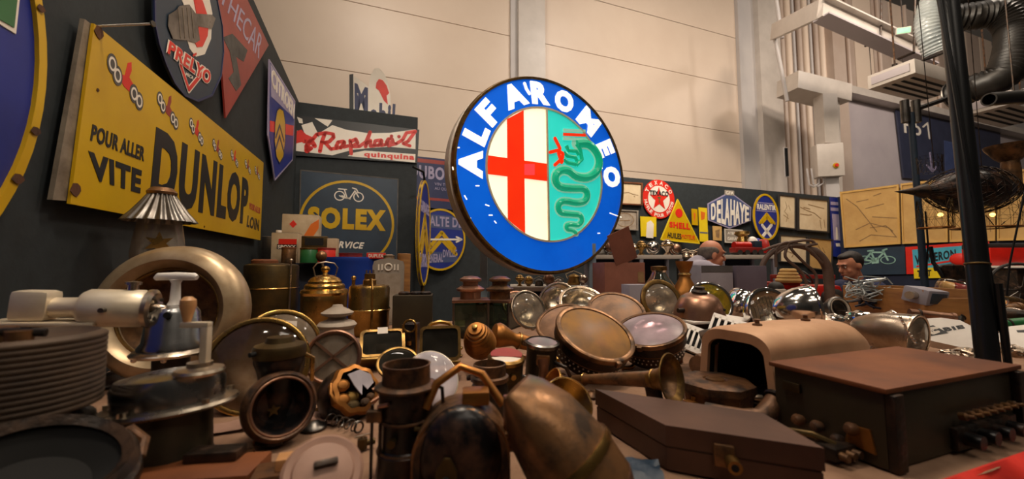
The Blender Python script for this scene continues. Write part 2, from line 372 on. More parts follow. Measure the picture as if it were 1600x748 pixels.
class Sign:
    """a flat thing on a plane; its print is laid out in the plane's own coordinates"""
    def __init__(s, name, label, cat, O, ex, n, c=None, group=None, off=0.0):
        s.n = Vector(n).normalized(); s.ex = Vector(ex).normalized(); s.ey = s.n.cross(s.ex).normalized()
        s.O = Vector(O) + s.n*off
        if c: s.O = s._hit(*c)
        M = Matrix((s.ex, s.ey, s.n)).transposed().to_4x4(); M.translation = s.O
        s.root = thing(name, label, cat, M, group); s.base = None
    def _hit(s, px, py):
        r = ray(px, py); t = (s.O-CAM).dot(s.n)/r.dot(s.n); return CAM + r*t
    def p(s, px, py):
        d = s._hit(px, py)-s.O; return (d.dot(s.ex), d.dot(s.ey))
    def poly(s, name, m, pts, z0, z1, parent=None, label=None):
        return build(MB().poly([s.p(*q) for q in pts], z0, z1), name, m, parent or s.root, smooth=False, label=label)
    def lpoly(s, name, m, pts, z0, z1, parent=None):
        return build(MB().poly(pts, z0, z1), name, m, parent or s.root, smooth=False)
    def ell(s, c, rx, ry, n=48, rot=0):
        cr, sr = math.cos(rot), math.sin(rot)
        return [(c[0]+rx*math.cos(2*math.pi*k/n)*cr-ry*math.sin(2*math.pi*k/n)*sr, c[1]+rx*math.cos(2*math.pi*k/n)*sr+ry*math.sin(2*math.pi*k/n)*cr) for k in range(n)]
    def text(s, body, quad, m, z0, z1, bold=.02, shear=0, name='lettering', parent=None, local=False):
        """quad: top-left, top-right, bottom-right, bottom-left"""
        q = [Vector(x if local else s.p(*x)) for x in quad]; vs, fs = text_mesh(body, bold, shear); out = []
        for (u, v, w) in vs:
            a = q[3]*(1-u)+q[2]*u; b = q[0]*(1-u)+q[1]*u; c = a*(1-v)+b*v; out.append((c.x, c.y, z0+(z1-z0)*w))
        return build(MB().add(out, fs), name, m, parent or s.root, smooth=False)
    def arc(s, body, c, r, h, w, angs, m, z0, z1, bold=.03, name='lettering', parent=None, flip=False):
        for ch, a in zip(body, angs):
            if ch == ' ': continue
            vs, fs = text_mesh(ch, bold); a = math.radians(a); rad = Vector((math.cos(a), math.sin(a))); tan = Vector((rad.y, -rad.x))
            if flip: rad, tan = -rad, -tan
            ctr = Vector(c) + Vector((math.cos(a), math.sin(a)))*r; ww = w*(.45 if ch in "I'" else 1.25 if ch in 'MW' else 1)
            build(MB().add([tuple(ctr + tan*(u-.5)*ww + rad*(v-.5)*h) + (z0+(z1-z0)*k,) for (u, v, k) in vs], fs), 'letter', m, parent or s.root, smooth=False)
    def strokes(s, lines, w, m, z0, z1, name='lettering', conv=None, parent=None, closed=False):
        mb = MB()
        for ln in lines: mb.stroke([s.p(*(conv(*q) if conv else q)) for q in ln], w, z0, z1, closed)
        return build(mb, name, m, parent or s.root, smooth=False)
# ================================================================== SETTING
ROT = Matrix((E1, E2, UP)).transposed().to_4x4()        # stall axes: x along E1, y along E2
def ebox(mb, a0, a1, b0, b1, z0, z1): return mb.box(((a0+a1)/2, (b0+b1)/2, (z0+z1)/2), (a1-a0, b1-b0, z1-z0))
struct('floor', ebox(MB(), -8, 34, -6, 22, -.1, 0), 'floor_grey', ROT)
LW = -0.75; PB = 4.36; BW = 5.278; HW = 9.0
struct('wall_left', ebox(MB(), LW-.06, LW, -3.0, PB+.04, 0, 2.745), 'black_paint', ROT)
struct('wall_panel', ebox(MB(), LW, LW+1.2, PB, PB+.05, 0, 2.735), 'black_paint', ROT)
wall_back = struct('wall_back', ebox(MB(), -1.2, 9.30, BW, BW+.05, 0, 2.53), 'black_paint', ROT)
RWA = 9.27
wall_right = struct('wall_right', ebox(MB(), RWA, RWA+.05, -.5, BW, 0, 2.52), 'navy', ROT)
# hall wall: a backing with its cladding panels, joints recessed
wall_hall = struct('wall_hall', ebox(MB(), -9, 34, HW+.12, HW+.2, 0, 12), 'hall_grey', ROT)
zs = [0, .52, 2.14, 3.76, 5.38, 7.0, 8.62, 10.24, 11.86]
def panels(a0, a1, m, zz=zs, b=HW):
    for z0, z1 in zip(zz, zz[1:]):
        o = build(ebox(MB(), a0+.006, a1-.006, b, b+.11, z0+.009, z1-.009), 'wall_panel', m, wall_hall, smooth=False)
panels(-9, -2.9, 'hall_white'); panels(-2.9, 3.36, 'hall_white'); panels(4.12, 11.2, 'hall_white')
build(ebox(MB(), 3.40, 4.15, HW-.16, HW+.12, 0, 12), 'column', 'white_metal', wall_hall, smooth=False)
build(ebox(MB(), 3.22, 3.40, HW-.06, HW+.12, 0, 12), 'column_side', 'hall_grey', wall_hall, smooth=False)  # greyer strip built for the column's darker side face
build(ebox(MB(), 11.2, 11.9, HW-.12, HW+.12, 0, 12), 'column', 'hall_grey', wall_hall, smooth=False)
build(ebox(MB(), 11.9, 12.9, HW-.3, HW+.12, 0, 12), 'column', 'white_metal', wall_hall, smooth=False)
panels(12.9, 16.0, 'hall_pink', b=HW+.05)
for k in range(9):      # vertical pipes and ribs in the recess
    a = 13.05 + k*.3
    build(MB().cyl(.05+.03*(k % 3), .5, 12, 10, Matrix.Translation((a, HW-.06, 0))), 'pipe', ['hall_grey', 'hall_pink', 'hall_white'][k % 3], wall_hall)
build(ebox(MB(), 15.5, 16.2, HW-.4, HW+.12, 0, 12), 'column', 'hall_pink', wall_hall, smooth=False)
build(ebox(MB(), 16.2, 33, HW-.1, HW+.12, 0, 7.35), 'wall_panel', 'hall_lilac', wall_hall, smooth=False)
build(ebox(MB(), 16.2, 33, HW-.5, HW+.12, 7.35, 7.62), 'rail', 'white_metal', wall_hall, smooth=False)
for k in range(10):
    build(ebox(MB(), 16.25+k*1.2, 17.4+k*1.2, HW-.05, HW+.1, 7.62, 12), 'wall_panel', ['hall_pink', 'hall_white'][k % 2], wall_hall, smooth=False)
for a in (16.9, 18.9, 20.8, 23):
    build(MB().cyl(.07, 7.7, 12, 10, Matrix.Translation((a, HW-.12, 0))), 'pipe', 'hall_pink', wall_hall)
# table with its cloths
FE = .316; BE = 2.13
t = thing('trestle_table', 'long trestle table covered with cloth and crowded with antique lamps', 'table', ROT)
build(ebox(MB(), -.70, 3.4, FE, BE, TZ-.04, TZ-.006), 'table_top', 'wood', t, smooth=False)
for a in (-.6, 1.2, 3.2):
    for b in (FE+.12, BE-.12): build(ebox(MB(), a-.025, a+.025, b-.025, b+.025, 0, TZ-.04), 'leg', 'bare_steel', t, smooth=False)
mb = MB(); n = 60      # cream runner with soft creases
def cloth_sheet(a0, a1, b0, b1, na, nb, z, amp, seed):
    rnd = random.Random(seed); ph = [rnd.uniform(0, 6.28) for _ in range(6)]
    vs, fs = [], []
    for i in range(na+1):
        for j in range(nb+1):
            a = a0+(a1-a0)*i/na; b = b0+(b1-b0)*j/nb
            w = amp*(math.sin(a*31+ph[0]+3*math.sin(b*5))+math.sin(b*37+a*9+ph[1])+math.sin((a+b)*53+ph[2]))/3
            vs.append((a, b+ (.006*math.sin(a*23+ph[3]) if j == 0 else 0), z + max(0, w)))
    for i in range(na):
        for j in range(nb): fs.append((i*(nb+1)+j, (i+1)*(nb+1)+j, (i+1)*(nb+1)+j+1, i*(nb+1)+j+1))
    return MB().add(vs, fs)
cl = build(cloth_sheet(-.7, 3.4, FE, BE, 160, 60, TZ, .003, 3), 'cream_cloth', 'cloth_cream'); cl.matrix_world = ROT
tag(cl, 'cream paper cloth spread over the whole table top', 'tablecloth')
rows = []      # red skirt hanging along the front edge
vs, fs = [], []; NA = 170
for i in range(NA+1):
    a = -.7 + 4.1*i/NA
    for j, (dz, out) in enumerate([(.004, .003), (.004, .0), (-.02, -.016), (-.14, -.03), (-.4, -.05), (-.72, -.06)]):
        f = 0 if j < 2 else (.5+.5*math.sin(a*34+.9*math.sin(a*7)))*(.010+.02*min(j-1, 3)/3)
        vs.append((a, FE + out - f, TZ+dz))
for i in range(NA):
    for j in range(5): fs.append((i*6+j, (i+1)*6+j, (i+1)*6+j+1, i*6+j+1))
rs = build(MB().add(vs, fs), 'red_cloth', 'cloth_red'); rs.matrix_world = ROT
tag(rs, 'red pleated cloth hanging over the front edge of the table', 'tablecloth')

for (b_, z_, r_) in ((.18, 1.32, .004), (.35, 1.42, .003), (.32, 1.27, .003), (.4, 1.2, .0025), (.3, 1.5, .002), (.5, 1.05, .002)):
    build(MB().poly([(r_*math.cos(k), r_*1.6*math.sin(k)) for k in range(6)], 0, .0008, frame((LW, b_, z_), (1, 0, 0))), 'paint_chip', 'white_paint', bpy.data.objects['wall_left'], smooth=False)
# ================================================================== SIGNS ON THE LEFT WALL
LO = E(LW, 0, 0)
def left(name, label, c, off=.012, cat='sign', ex=None, n=None): return Sign(name, label, cat, LO, ex or E2, n or E1, c, off=off)
S = left('enamel_sign', 'large round blue enamel sign with yellow rim at the far left', (0, 150), .02)
(x1, y1), (x2, y2), (x3, y3) = S.p(60, 60), S.p(51, 190), S.p(2, 312)
dd = 2*(x1*(y2-y3)+x2*(y3-y1)+x3*(y1-y2)); cx = ((x1*x1+y1*y1)*(y2-y3)+(x2*x2+y2*y2)*(y3-y1)+(x3*x3+y3*y3)*(y1-y2))/dd; cy = ((x1*x1+y1*y1)*(x3-x2)+(x2*x2+y2*y2)*(x1-x3)+(x3*x3+y3*y3)*(x2-x1))/dd; R0 = math.hypot(x1-cx, y1-cy)
build(MB().poly(S.ell((cx, cy), R0, R0, 64), 0, .006), 'plate', 'en_blue', S.root, smooth=False)
build(MB().ring(S.ell((cx, cy), R0, R0, 72), S.ell((cx, cy), R0-.022, R0-.022, 72), .004, .014), 'rim', 'en_yellow', S.root)
S.poly('white_diamond', 'en_white', [(-60, -30), (27, -40), (17, 52), (-60, 5)], .006, .008)
S.poly('green_diamond', 'en_green', [(-60, -24), (21, -32), (13, 42), (-60, 0)], .008, .0095)
for q, r in (((52, 12), 5), ((43, 205), 6), ((14, 280), 7)):
    c = Vector(S.p(*q)); c = Vector((cx, cy)) + (c-Vector((cx, cy))).normalized()*(R0-.011); build(MB().poly([(c[0]+.0022*r*math.cos(k*.7)*(1+.3*math.sin(k*3)), c[1]+.0016*r*math.sin(k*.7)) for k in range(9)], .0162, .0172), 'rust_chip', 'rust_spot', S.root, smooth=False)

# yellow sign with racing cars
S = left('enamel_sign', 'long yellow enamel sign with black lettering and racing cars on left wall', (250, 240), .03)
S.poly('backing', 'bare_steel', [(134, 30), (160, 50), (160, 318), (84, 312)], -.012, -.002)
S.poly('plate', 'en_yellow', [(142, 36), (410, 254), (405, 375), (104, 318)], 0, .007)
S.text('POUR ALLER', [(139, 193), (222, 230), (220, 252), (135, 219)], 'en_black', .007, .0085, .03)
S.text('VITE', [(132, 235), (217, 266), (214, 302), (136, 279)], 'en_black', .007, .0085, .045)
S.text('DUNLOP', [(240, 196), (387, 281), (383, 352), (229, 312)], 'en_black', .007, .0085, .05)
S.text('POUR ALLER', [(388, 316), (405, 325), (404, 334), (387, 326)], 'en_brick', .007, .0085, .02)
S.text('LOIN', [(385, 336), (403, 343), (402, 361), (383, 354)], 'en_black', .007, .0085, .03)
for k, (x, y, sc_, col) in enumerate([(193, 122, 1.0, 'en_red'), (259, 168, .72, 'en_brick'), (304, 202, .56, 'en_red'), (337, 230, .44, 'en_brick'), (364, 245, .38, 'en_red'), (385, 258, .33, 'en_brick'), (400, 268, .3, 'en_brick')]):
    c = Vector(S.p(x, y)); s_ = .098*sc_*(1.0+.2*k)
    car = build(MB().poly([tuple(c+Vector(q)*s_) for q in [(-.5, -.05), (-.1, .05), (0, .5), (.18, .62), (.22, .35), (.12, .1), (.5, -.1), (.3, -.35), (-.1, -.3)]], .007, .0078), 'printed_car', col, S.root, smooth=False)
    for (ox, oy) in ((-.72, .1), (-.45, -.12), (.42, -.3), (.72, -.42)):
        w = c + Vector((ox, oy))*s_
        build(MB().poly(S.ell(w, .24*s_, .30*s_, 16), .0078, .0083), 'wheel', 'ink_grey', car, smooth=False)
        build(MB().ring(S.ell(w, .17*s_, .21*s_, 16), S.ell(w, .11*s_, .14*s_, 16), .0083, .0088), 'wheel_ring', 'en_white', car, smooth=False)
for q, r in (((149, 50), 11), ((112, 296), 11), ((316, 354), 3), ((147, 140), 3)):
    c = S.p(*q); build(MB().poly([(c[0]+.0016*r*math.cos(k*.7)*(1+.3*math.sin(k*3)), c[1]+.0016*r*math.sin(k*.7)) for k in range(9)], .007, .009), 'rust_chip', 'rust_spot', S.root, smooth=False)
a = S.p(153, 41); b = S.p(205, 36)
nl = thing('nail', 'long pale nail sticking out above the yellow racing sign', 'nail', frame(S.O + S.ex*a[0] + S.ey*a[1], E1*.93 + E2*-.35 + UP*.04))
build(MB().cyl(.003, -.01, .15, 8), 'shank', 'white_paint', nl); build(MB().cyl(.008, .15, .154, 10), 'head', 'nickel_dark', nl)

# blue rounded sign with spark plug
S = left('enamel_sign', 'dark blue rounded enamel sign with spark plug and red lettering', (290, 70), .03)
out = [(236, -30), (237, 35), (244, 68), (255, 100), (268, 128), (284, 148), (305, 157), (328, 148), (342, 118), (346, 80), (344, 40), (336, 0), (325, -40), (285, -60)]
S.poly('plate', 'en_slate', out, 0, .008)
S.strokes([out], .008, 'en_navy', .006, .011, name='rim', closed=True)
S.poly('cream_oval', 'en_white', [(272, -20), (322, -10), (328, 20), (326, 60), (316, 84), (302, 88), (292, 75), (286, 55), (288, 20)], .008, .0095)
S.poly('red_oval', 'en_red', [(296, -10), (312, 0), (322, 30), (320, 55), (312, 72), (303, 73), (298, 62), (306, 40), (300, 10)], .0095, .011)
pl = S.poly('plug_picture', 'nickel_dark', [(257, 22), (270, 14), (274, 8), (290, 6), (300, 20), (326, 22), (332, 28), (326, 44), (304, 40), (307, 62), (300, 66), (286, 62), (264, 60), (256, 40)], .011, .0125)
for x in (272, 279, 286, 293): S.strokes([[(x, 12), (x+4, 58)]], .006, 'bare_steel', .0125, .0135, name='thread', parent=pl)
S.text('PRELYO', [(257, 60), (327, 112), (322, 134), (253, 82)], 'en_white', .011, .0118, .10)
S.text('PRELYO', [(259, 62), (326, 113), (321, 132), (255, 82)], 'en_red', .0119, .0128, .03)
S.strokes([[(296, 86), (301, 83)]], .008, 'en_red', .0119, .0128)
S.strokes([[(277, 100), (290, 140), (316, 108)]], .026, 'en_white', .0095, .0105, name='arrow'); S.strokes([[(277, 101), (290, 139), (316, 108)]], .016, 'en_red', .0106, .0115, name='arrow')
S.text('MICA', [(286, 112), (298, 119), (297, 124), (285, 117)], 'en_white', .0095, .0105, .01)

# red pennant
S = left('enamel_sign', 'faded red pointed pennant sign with pale lettering on left wall', (370, 70), .012)
S.poly('plate', 'en_brick', [(322, -50), (362, -48), (418, 70), (350, 184), (345, 120), (336, 40)], 0, .008)
S.text('THECAR', [(345, -26), (409, 58), (402, 92), (338, -2)], 'en_lilac', .008, .0092, .0)
S.poly('propeller_picture', 'ink_grey', [(345, 58), (360, 52), (384, 78), (378, 96), (366, 88), (374, 132), (366, 142), (354, 122), (362, 112), (356, 80)], .008, .0092)

# blue pennant with yellow oval
S = left('enamel_sign', 'narrow blue pennant sign with yellow oval and chevrons by wall corner', (440, 190), .03)
S.poly('rim', 'en_lilac', [(419, 92), (460, 158), (456, 250), (428, 282), (417, 212)], 0, .008)
S.poly('plate', 'en_blue', [(420, 97), (459, 160), (455, 248), (428, 278), (418.5, 211)], .007, .010)
S.poly('pale_band', 'en_lilac', [(420, 99), (459, 161), (458, 185), (421, 150)], .010, .011)
S.poly('red_band', 'en_red', [(419, 188), (457, 196), (456, 212), (419, 205)], .010, .0105)
S.text('CITROEN', [(422, 104), (458.5, 163), (457, 186), (421, 132)], 'en_white', .011, .013, .04)
ov = [(434, 168), (440, 172), (443, 190), (443, 220), (440, 245), (434, 255), (429, 245), (426, 220), (427, 190), (430, 172)]
S.poly('yellow_oval', 'en_yellow', ov, .011, .0125); S.strokes([ov], .012, 'en_navy', .0125, .0135, name='oval_line', closed=True)
S.strokes([[(428, 214), (434, 195), (441, 220)], [(428, 232), (434, 212), (441, 238)]], .022, 'en_navy', .0125, .014, name='chevron')

# ================================================================== PANEL WALL
PO = E(0, PB, 0)
def panel(name, label, c, off=.012, cat='sign'): return Sign(name, label, cat, PO, E1, -E2, c, off=off)
S = panel('enamel_sign', 'black and white enamel sign with red script lettering above dark panel', (555, 218), .015)
S.poly('plate', 'en_black', [(458, 180), (655, 203), (652, 255), (457, 243)], 0, .010)
g = lambda x, y: (440+x/4.154, 90+y/4.154)
mb = MB(); 
for pg in ([(92, 470), (200, 520), (330, 440), (420, 470), (560, 492), (700, 490), (870, 468), (868, 595), (700, 580), (560, 590), (460, 600), (330, 635), (80, 605)],
           [(460, 620), (540, 605), (868, 628), (866, 682), (430, 640)], [(215, 395), (330, 408), (300, 450)], [(100, 385), (135, 400), (140, 430), (115, 425)], [(130, 440), (200, 420), (250, 520), (160, 520)]):
    mb.poly([S.p(*g(*q)) for q in pg], .010, .0115)
build(mb, 'white_flag', 'en_white', S.root, smooth=False)
R_ = [[(250, 610), (262, 550), (280, 500)], [(205, 530), (230, 500), (290, 490), (335, 498), (338, 520), (310, 548), (278, 555)], [(285, 555), (320, 595), (360, 590)],
      [(402, 545), (368, 550), (355, 578), (385, 588), (408, 550), (404, 582), (432, 575)], [(446, 540), (452, 625)], [(446, 550), (482, 530), (494, 555), (456, 578)], [(456, 578), (505, 578), (548, 548), (575, 485)],
      [(575, 485), (545, 580)], [(548, 562), (578, 540), (576, 576), (604, 574)], [(645, 536), (608, 542), (600, 570), (630, 572), (650, 540), (646, 572), (674, 566)],
      [(684, 556), (724, 548), (716, 528), (692, 530), (680, 552), (694, 574), (738, 560)], [(712, 512), (714, 511)], [(760, 515), (762, 514)], [(742, 562), (785, 535), (810, 490), (868, 480), (820, 545), (790, 560), (832, 574)]]
S.strokes(R_, .036, 'en_red', .0115, .0135, conv=g)
S.strokes([[(150, 545), (190, 545), (165, 575), (165, 608), (190, 590)], [(190, 530), (215, 575)]], .045, 'en_red', .0115, .0135, conv=g)
S.poly('red_flag', 'en_red', [g(95, 480), g(130, 470), g(160, 500), g(195, 515), g(150, 545), g(95, 560)], .0115, .013)
S.text('quinquina', [g(535, 612), g(862, 632), g(860, 676), g(535, 652)], 'en_red', .0115, .0135, .05)

S = panel('enamel_sign', 'square slate-blue enamel sign with yellow circle, moped and yellow lettering', (545, 340), .015)
S.poly('plate', 'en_slate', [(470, 266), (622, 280), (619, 425), (467, 425)], 0, .008)
S.strokes([[(470, 266), (622, 280), (619, 424), (467, 424)]], .012, 'ink_grey', .004, .0095, name='rim', closed=True)
c = S.p(544, 350); rr = abs(S.p(616, 350)[0]-c[0])
build(MB().ring(S.ell(c, rr, rr*1.0), S.ell(c, rr*.945, rr*.945), .008, .010), 'yellow_circle', 'en_yellow', S.root, smooth=False)
h = lambda x, y: (420+x/3.936, 250+y/3.936)
S.text('SOLEX', [h(242, 284), h(722, 308), h(718, 438), h(238, 418)], 'en_yellow', .010, .012, .06)
S.text('SERVICE', [h(372, 495), h(588, 506), h(584, 546), h(370, 538)], 'en_white', .010, .0115, .035, .25)
for (x, y) in ((436, 220), (552, 228)):
    c = S.p(*h(x, y)); r = .052; build(MB().ring(S.ell(c, r, r, 24), S.ell(c, r*.8, r*.8, 24), .008, .010), 'moped_wheel', 'en_white', S.root, smooth=False)
S.strokes([[h(436, 220), h(462, 232), h(498, 236), h(530, 190), h(552, 228)], [h(430, 178), h(478, 182)], [h(466, 184), h(482, 236)], [h(515, 172), h(538, 180), h(548, 196)], [h(450, 220), h(500, 240)]], .012, 'en_white', .008, .010, name='moped_picture')

# sign on top of the panel, seen against the hall wall
S = Sign('enamel_sign', 'white domed petrol sign with blue letters and red winged horse above panel', 'sign', E(0, PB+.35, 0), E1, -E2, (580, 145))
S.poly('edge', 'en_black', [(546, 117), (552, 116), (553, 200), (546, 200)], -.02, .012)
S.poly('plate', 'en_white', [(551, 118), (558, 122), (576, 136), (579, 118), (585, 108), (592, 107), (600, 115), (606, 128), (610, 150), (613, 220), (550, 220)], 0, .010)
S.text('M', [(554, 130), (575, 138), (575, 178), (554, 176)], 'en_navy', .010, .012, .05)
S.text('obil', [(577, 160), (618, 163), (616, 202), (577, 198)], 'en_navy', .010, .012, .05)
S.poly('winged_horse', 'en_red', [(588, 130), (592, 124), (598, 126), (604, 134), (608, 146), (604, 150), (606, 164), (600, 158), (596, 150), (592, 142), (587, 138)], .010, .012)
mb = MB(); pc = S.p(570, 178); build(mb.box((pc[0]+.05, pc[1]-.45, -.03), (.04, .9, .03)).box((pc[0]+.05, -S.O.z/2-.2, -.03), (.04, S.O.z-.4, .03)), 'stay', 'black_steel', S.root, smooth=False)

# signs in the gap behind the panel
BO = E(0, BW, 0)
def back(name, label, c, off=.012, cat='sign'): return Sign(name, label, cat, BO, E1, -E2, c, off=off)
S = back('enamel_sign', 'dark blue enamel sign with pale capitals and red stripe beside red-script panel', (690, 290), .02)
S.poly('plate', 'en_navy', [(640, 243), (735, 253), (733, 330), (640, 322)], 0, .008)
S.poly('stripe', 'en_brick', [(640, 246), (735, 256), (735, 262), (640, 252)], .008, .009)
S.poly('stripe', 'en_brick', [(640, 306), (734, 314), (734, 318), (640, 310)], .008, .009)
S.text('DUBONNET', [(640, 256), (745, 268), (744, 287), (640, 277)], 'en_lilac', .008, .010, .035)
S.text('VIN TONIQUE', [(679, 285), (720, 289), (720, 294), (679, 290)], 'en_lilac', .008, .010, .0)
S.text('AU QUINQUINA', [(679, 292), (722, 296), (722, 301), (679, 297)], 'en_lilac', .008, .010, .0)
S = back('enamel_sign', 'round blue and yellow enamel halt sign with chevrons and white arrow', (694, 376), .10)
c = S.p(688, 374); rr = abs(S.p(727, 376)[0]-c[0])
build(MB().poly(S.ell(c, rr, rr*1.22, 48), 0, .008), 'plate', 'en_blue', S.root, smooth=False)
build(MB().ring(S.ell(c, rr, rr*1.22), S.ell(c, rr*.93, rr*1.14), .004, .014), 'rim', 'en_yellow', S.root, smooth=False)
S.poly('band', 'en_steel_blue', [(661, 334), (712, 338), (722, 352), (722, 360), (660, 354)], .008, .009)
S.text('HALTE DE', [(662, 336), (722, 341), (722, 356), (662, 352)], 'en_lilac', .009, .011, .03)
S.strokes([[(672, 385), (690, 363), (710, 388)], [(672, 395), (690, 374), (712, 397)]], .05, 'en_yellow', .009, .011, name='chevron')
S.strokes([[(664, 374), (720, 374)], [(713, 370), (721, 374), (713, 378)]], .024, 'en_white', .011, .013, name='arrow')
S.poly('band', 'en_steel_blue', [(664, 393), (715, 394), (714, 409), (668, 411)], .008, .009)
S.text('GENERAL', [(664, 397), (692, 396), (692, 409), (666, 411)], 'en_lilac', .009, .011, .03)
S.text('DVILLE', [(692, 390), (714, 390), (712, 401), (692, 402)], 'en_lilac', .009, .011, .03)
build(MB().box((c[0], c[1], -.05), (.06, .06, .09)), 'bracket', 'black_steel', S.root, smooth=False)
# double-sided oval bracket sign at the panel's edge
d = Vector((-.02, 1, 0)).normalized()
S = Sign('enamel_sign', 'tall oval blue bracket sign with yellow rim projecting beside the panel', 'sign', at(662, 360, 4.0), d, Vector((d.y, -d.x, 0)))
top = S.p(664, 283)[1]; bot = S.p(662, 446)[1]; hw = .30; cy = (top+bot)/2; hh = (top-bot)/2
build(MB().poly(S.ell((0, cy), hw, hh), -.01, .01), 'plate', 'en_blue', S.root, smooth=False)
build(MB().ring(S.ell((0, cy), hw, hh), S.ell((0, cy), hw*.88, hh*.95), -.016, .016), 'rim', 'en_yellow', S.root, smooth=False)
mb = MB()
for yy in (-.02, -.2): mb.stroke([(-.2, cy+yy-.14), (0, cy+yy+.2), (.2, cy+yy-.14)], .075, .01, .013)
build(mb, 'chevron', 'en_yellow', S.root, smooth=False)
S.text('GARAGE', [(-.22, cy+.32), (.22, cy+.32), (.22, cy+.2), (-.22, cy+.2)], 'en_lilac', .01, .013, .04, local=True)
S.text('CITROEN', [(-.23, cy-.22), (.23, cy-.22), (.23, cy-.36), (-.23, cy-.36)], 'en_lilac', .01, .013, .04, local=True)
build(MB().tube([(0, cy+hh, 0), (-.05, cy+hh+.08, 0), (-.18, cy+hh+.1, -.08)], .012), 'bracket', 'black_steel', S.root)
build(MB().cyl(.02, 0, .12, 10, frame((0, bot-.1, 0), (0, 1, 0))), 'foot', 'brass_dark', S.root)
build(MB().cyl(.012, 0, S.O.z+bot-.1, 8, frame((0, bot-.1-(S.O.z+bot-.1), 0), (0, 1, 0))), 'post', 'black_steel', S.root)

# ================================================================== LIT ROUND SIGN
az = math.radians(27); nA = Vector((math.sin(az), -math.cos(az), .02)).normalized(); exA = Vector((math.cos(az), math.sin(az), 0))
S = Sign('illuminated_sign', 'large round illuminated car badge sign in blue ring on posts', 'sign', at(840, 272, 2.35), exA, nA)
pL = S.p(707, 262)[0]; pR = S.p(974, 290)[0]; pT = S.p(835, 125)[1]; pB = S.p(845, 421)[1]
c0 = ((pL+pR)/2, (pT+pB)/2); RA = ((pR-pL)+(pT-pB))/4
th = .14
mbx = frame((c0[0], c0[1], 0))
build(MB().lathe([(0, -th), (RA*1.02, -th), (RA*1.035, -th*.9), (RA*1.035, -.05), (RA*1.02, -.045), (RA*1.02, -.03)], 72, mbx), 'casing', 'sign_casing', S.root)
build(MB().lathe([(RA*1.02, -.032), (RA*1.03, -.02), (RA*1.028, -.004), (RA*1.012, .012), (RA*.992, .010), (RA*.992, -.03)], 72, mbx), 'rim', 'brass_dull', S.root)
build(MB().lathe([(RA*.994, -.03), (RA*.994, .0), (RA*.70, .004), (RA*.70, -.03)], 72, mbx), 'blue_ring', 'lit_blue', S.root)
ri = RA*.695
xd = S.p(855, 270)[0]-c0[0]
def seg_disc(x0, x1, inset=0):
    r = ri-inset; pts = []
    a0 = math.acos(max(-1, min(1, x0/r))); a1 = math.acos(max(-1, min(1, x1/r)))
    for k in range(25): a = a0+(a1-a0)*k/24; pts.append((c0[0]+r*math.cos(a), c0[1]+r*math.sin(a)))
    for k in range(25): a = a1+(a0-a1)*k/24; pts.append((c0[0]+r*math.cos(a), c0[1]-r*math.sin(a)))
    return pts
S.lpoly('cream_half', 'lit_cream', seg_disc(-ri, xd-.004), -.02, .002)
S.lpoly('turquoise_half', 'lit_turq', seg_disc(xd+.004, ri), -.02, .002)
build(MB().ring(S.ell(c0, ri*1.012, ri*1.012, 72), S.ell(c0, ri*.985, ri*.985, 72), 0, .012), 'inner_rim', 'alu_paint', S.root)
build(MB().box((c0[0]+xd, c0[1], .004), (.012, 2*math.sqrt(ri*ri-xd*xd), .014)), 'divider', 'alu_paint', S.root)
al = lambda x, y: (660+x/2.138, 100+y/2.138)
def chord(x, up): return c0[1] + (1 if up else -1)*math.sqrt(max(0, (ri*.985)**2-(x-c0[0])**2))
xa = S.p(*al(282, 250))[0]; xb = S.p(*al(337, 250))[0]
cr = S.lpoly('cross_upright', 'lit_red', [(xa, chord(xa, 1)), (xb, chord(xb, 1)), (xb, chord(xb, 0)), (xa, chord(xa, 0))], .002, .010)
ya = S.p(*al(300, 318))[1]; yb = S.p(*al(300, 378))[1]; xl = c0[0]-math.sqrt((ri*.985)**2-(((ya+yb)/2)-c0[1])**2)
S.lpoly('cross_bar', 'lit_red', [(xl, ya), (c0[0]+xd-.008, ya), (c0[0]+xd-.008, yb), (xl, yb)], .002, .0105)
S.poly('bright_patch', 'lit_redpatch', [al(338, 335), al(372, 335), al(372, 372), al(338, 372)], .0105, .0112)
# serpent
path = [(512, 268), (548, 268), (574, 290), (588, 325), (578, 362), (548, 380), (512, 376), (486, 358), (462, 356), (444, 372), (444, 396), (462, 412), (500, 416), (536, 418), (548, 436), (540, 458), (512, 464), (474, 458), (456, 466), (452, 484), (464, 498), (500, 502), (524, 506), (530, 524), (518, 538), (494, 536), (480, 540), (482, 552), (500, 556), (512, 566)]
def smooth_path(pp, k=3):
    out = []
    for i in range(len(pp)-1):
        p0, p1, p2, p3 = [Vector(pp[max(0, min(len(pp)-1, i+j))]) for j in (-1, 0, 1, 2)]
        for s_ in range(k):
            u = s_/k; out.append(tuple(.5*((2*p1)+(p2-p0)*u+(2*p0-5*p1+4*p2-p3)*u*u+(3*p1-p0-3*p2+p3)*u*u*u)))
    out.append(tuple(pp[-1])); return out
pp = [S.p(*al(*q)) for q in smooth_path(path)]
N_ = len(pp); wd_ = [RA*(.090-.052*(i/N_)**1.3) for i in range(N_)]
build(MB().stroke(pp, [w+RA*.03 for w in wd_], .002, .006), 'serpent_outline', 'lit_paleline', S.root, smooth=False)
sp_ = build(MB().tube([(q[0], q[1], .006) for q in pp], [w*.5 for w in wd_], 8), 'serpent', 'lit_green', S.root)
for ln in ([(478, 274), (486, 290), (512, 292), (520, 304)], [(470, 294), (482, 308), (508, 312), (514, 326)], [(468, 318), (482, 330), (510, 336)], [(512, 268), (524, 286), (530, 320), (512, 338)]):
    build(MB().tube([(S.p(*al(*q))[0], S.p(*al(*q))[1], .008) for q in ln], RA*.022, 8), 'serpent_fold', 'lit_green', S.root)
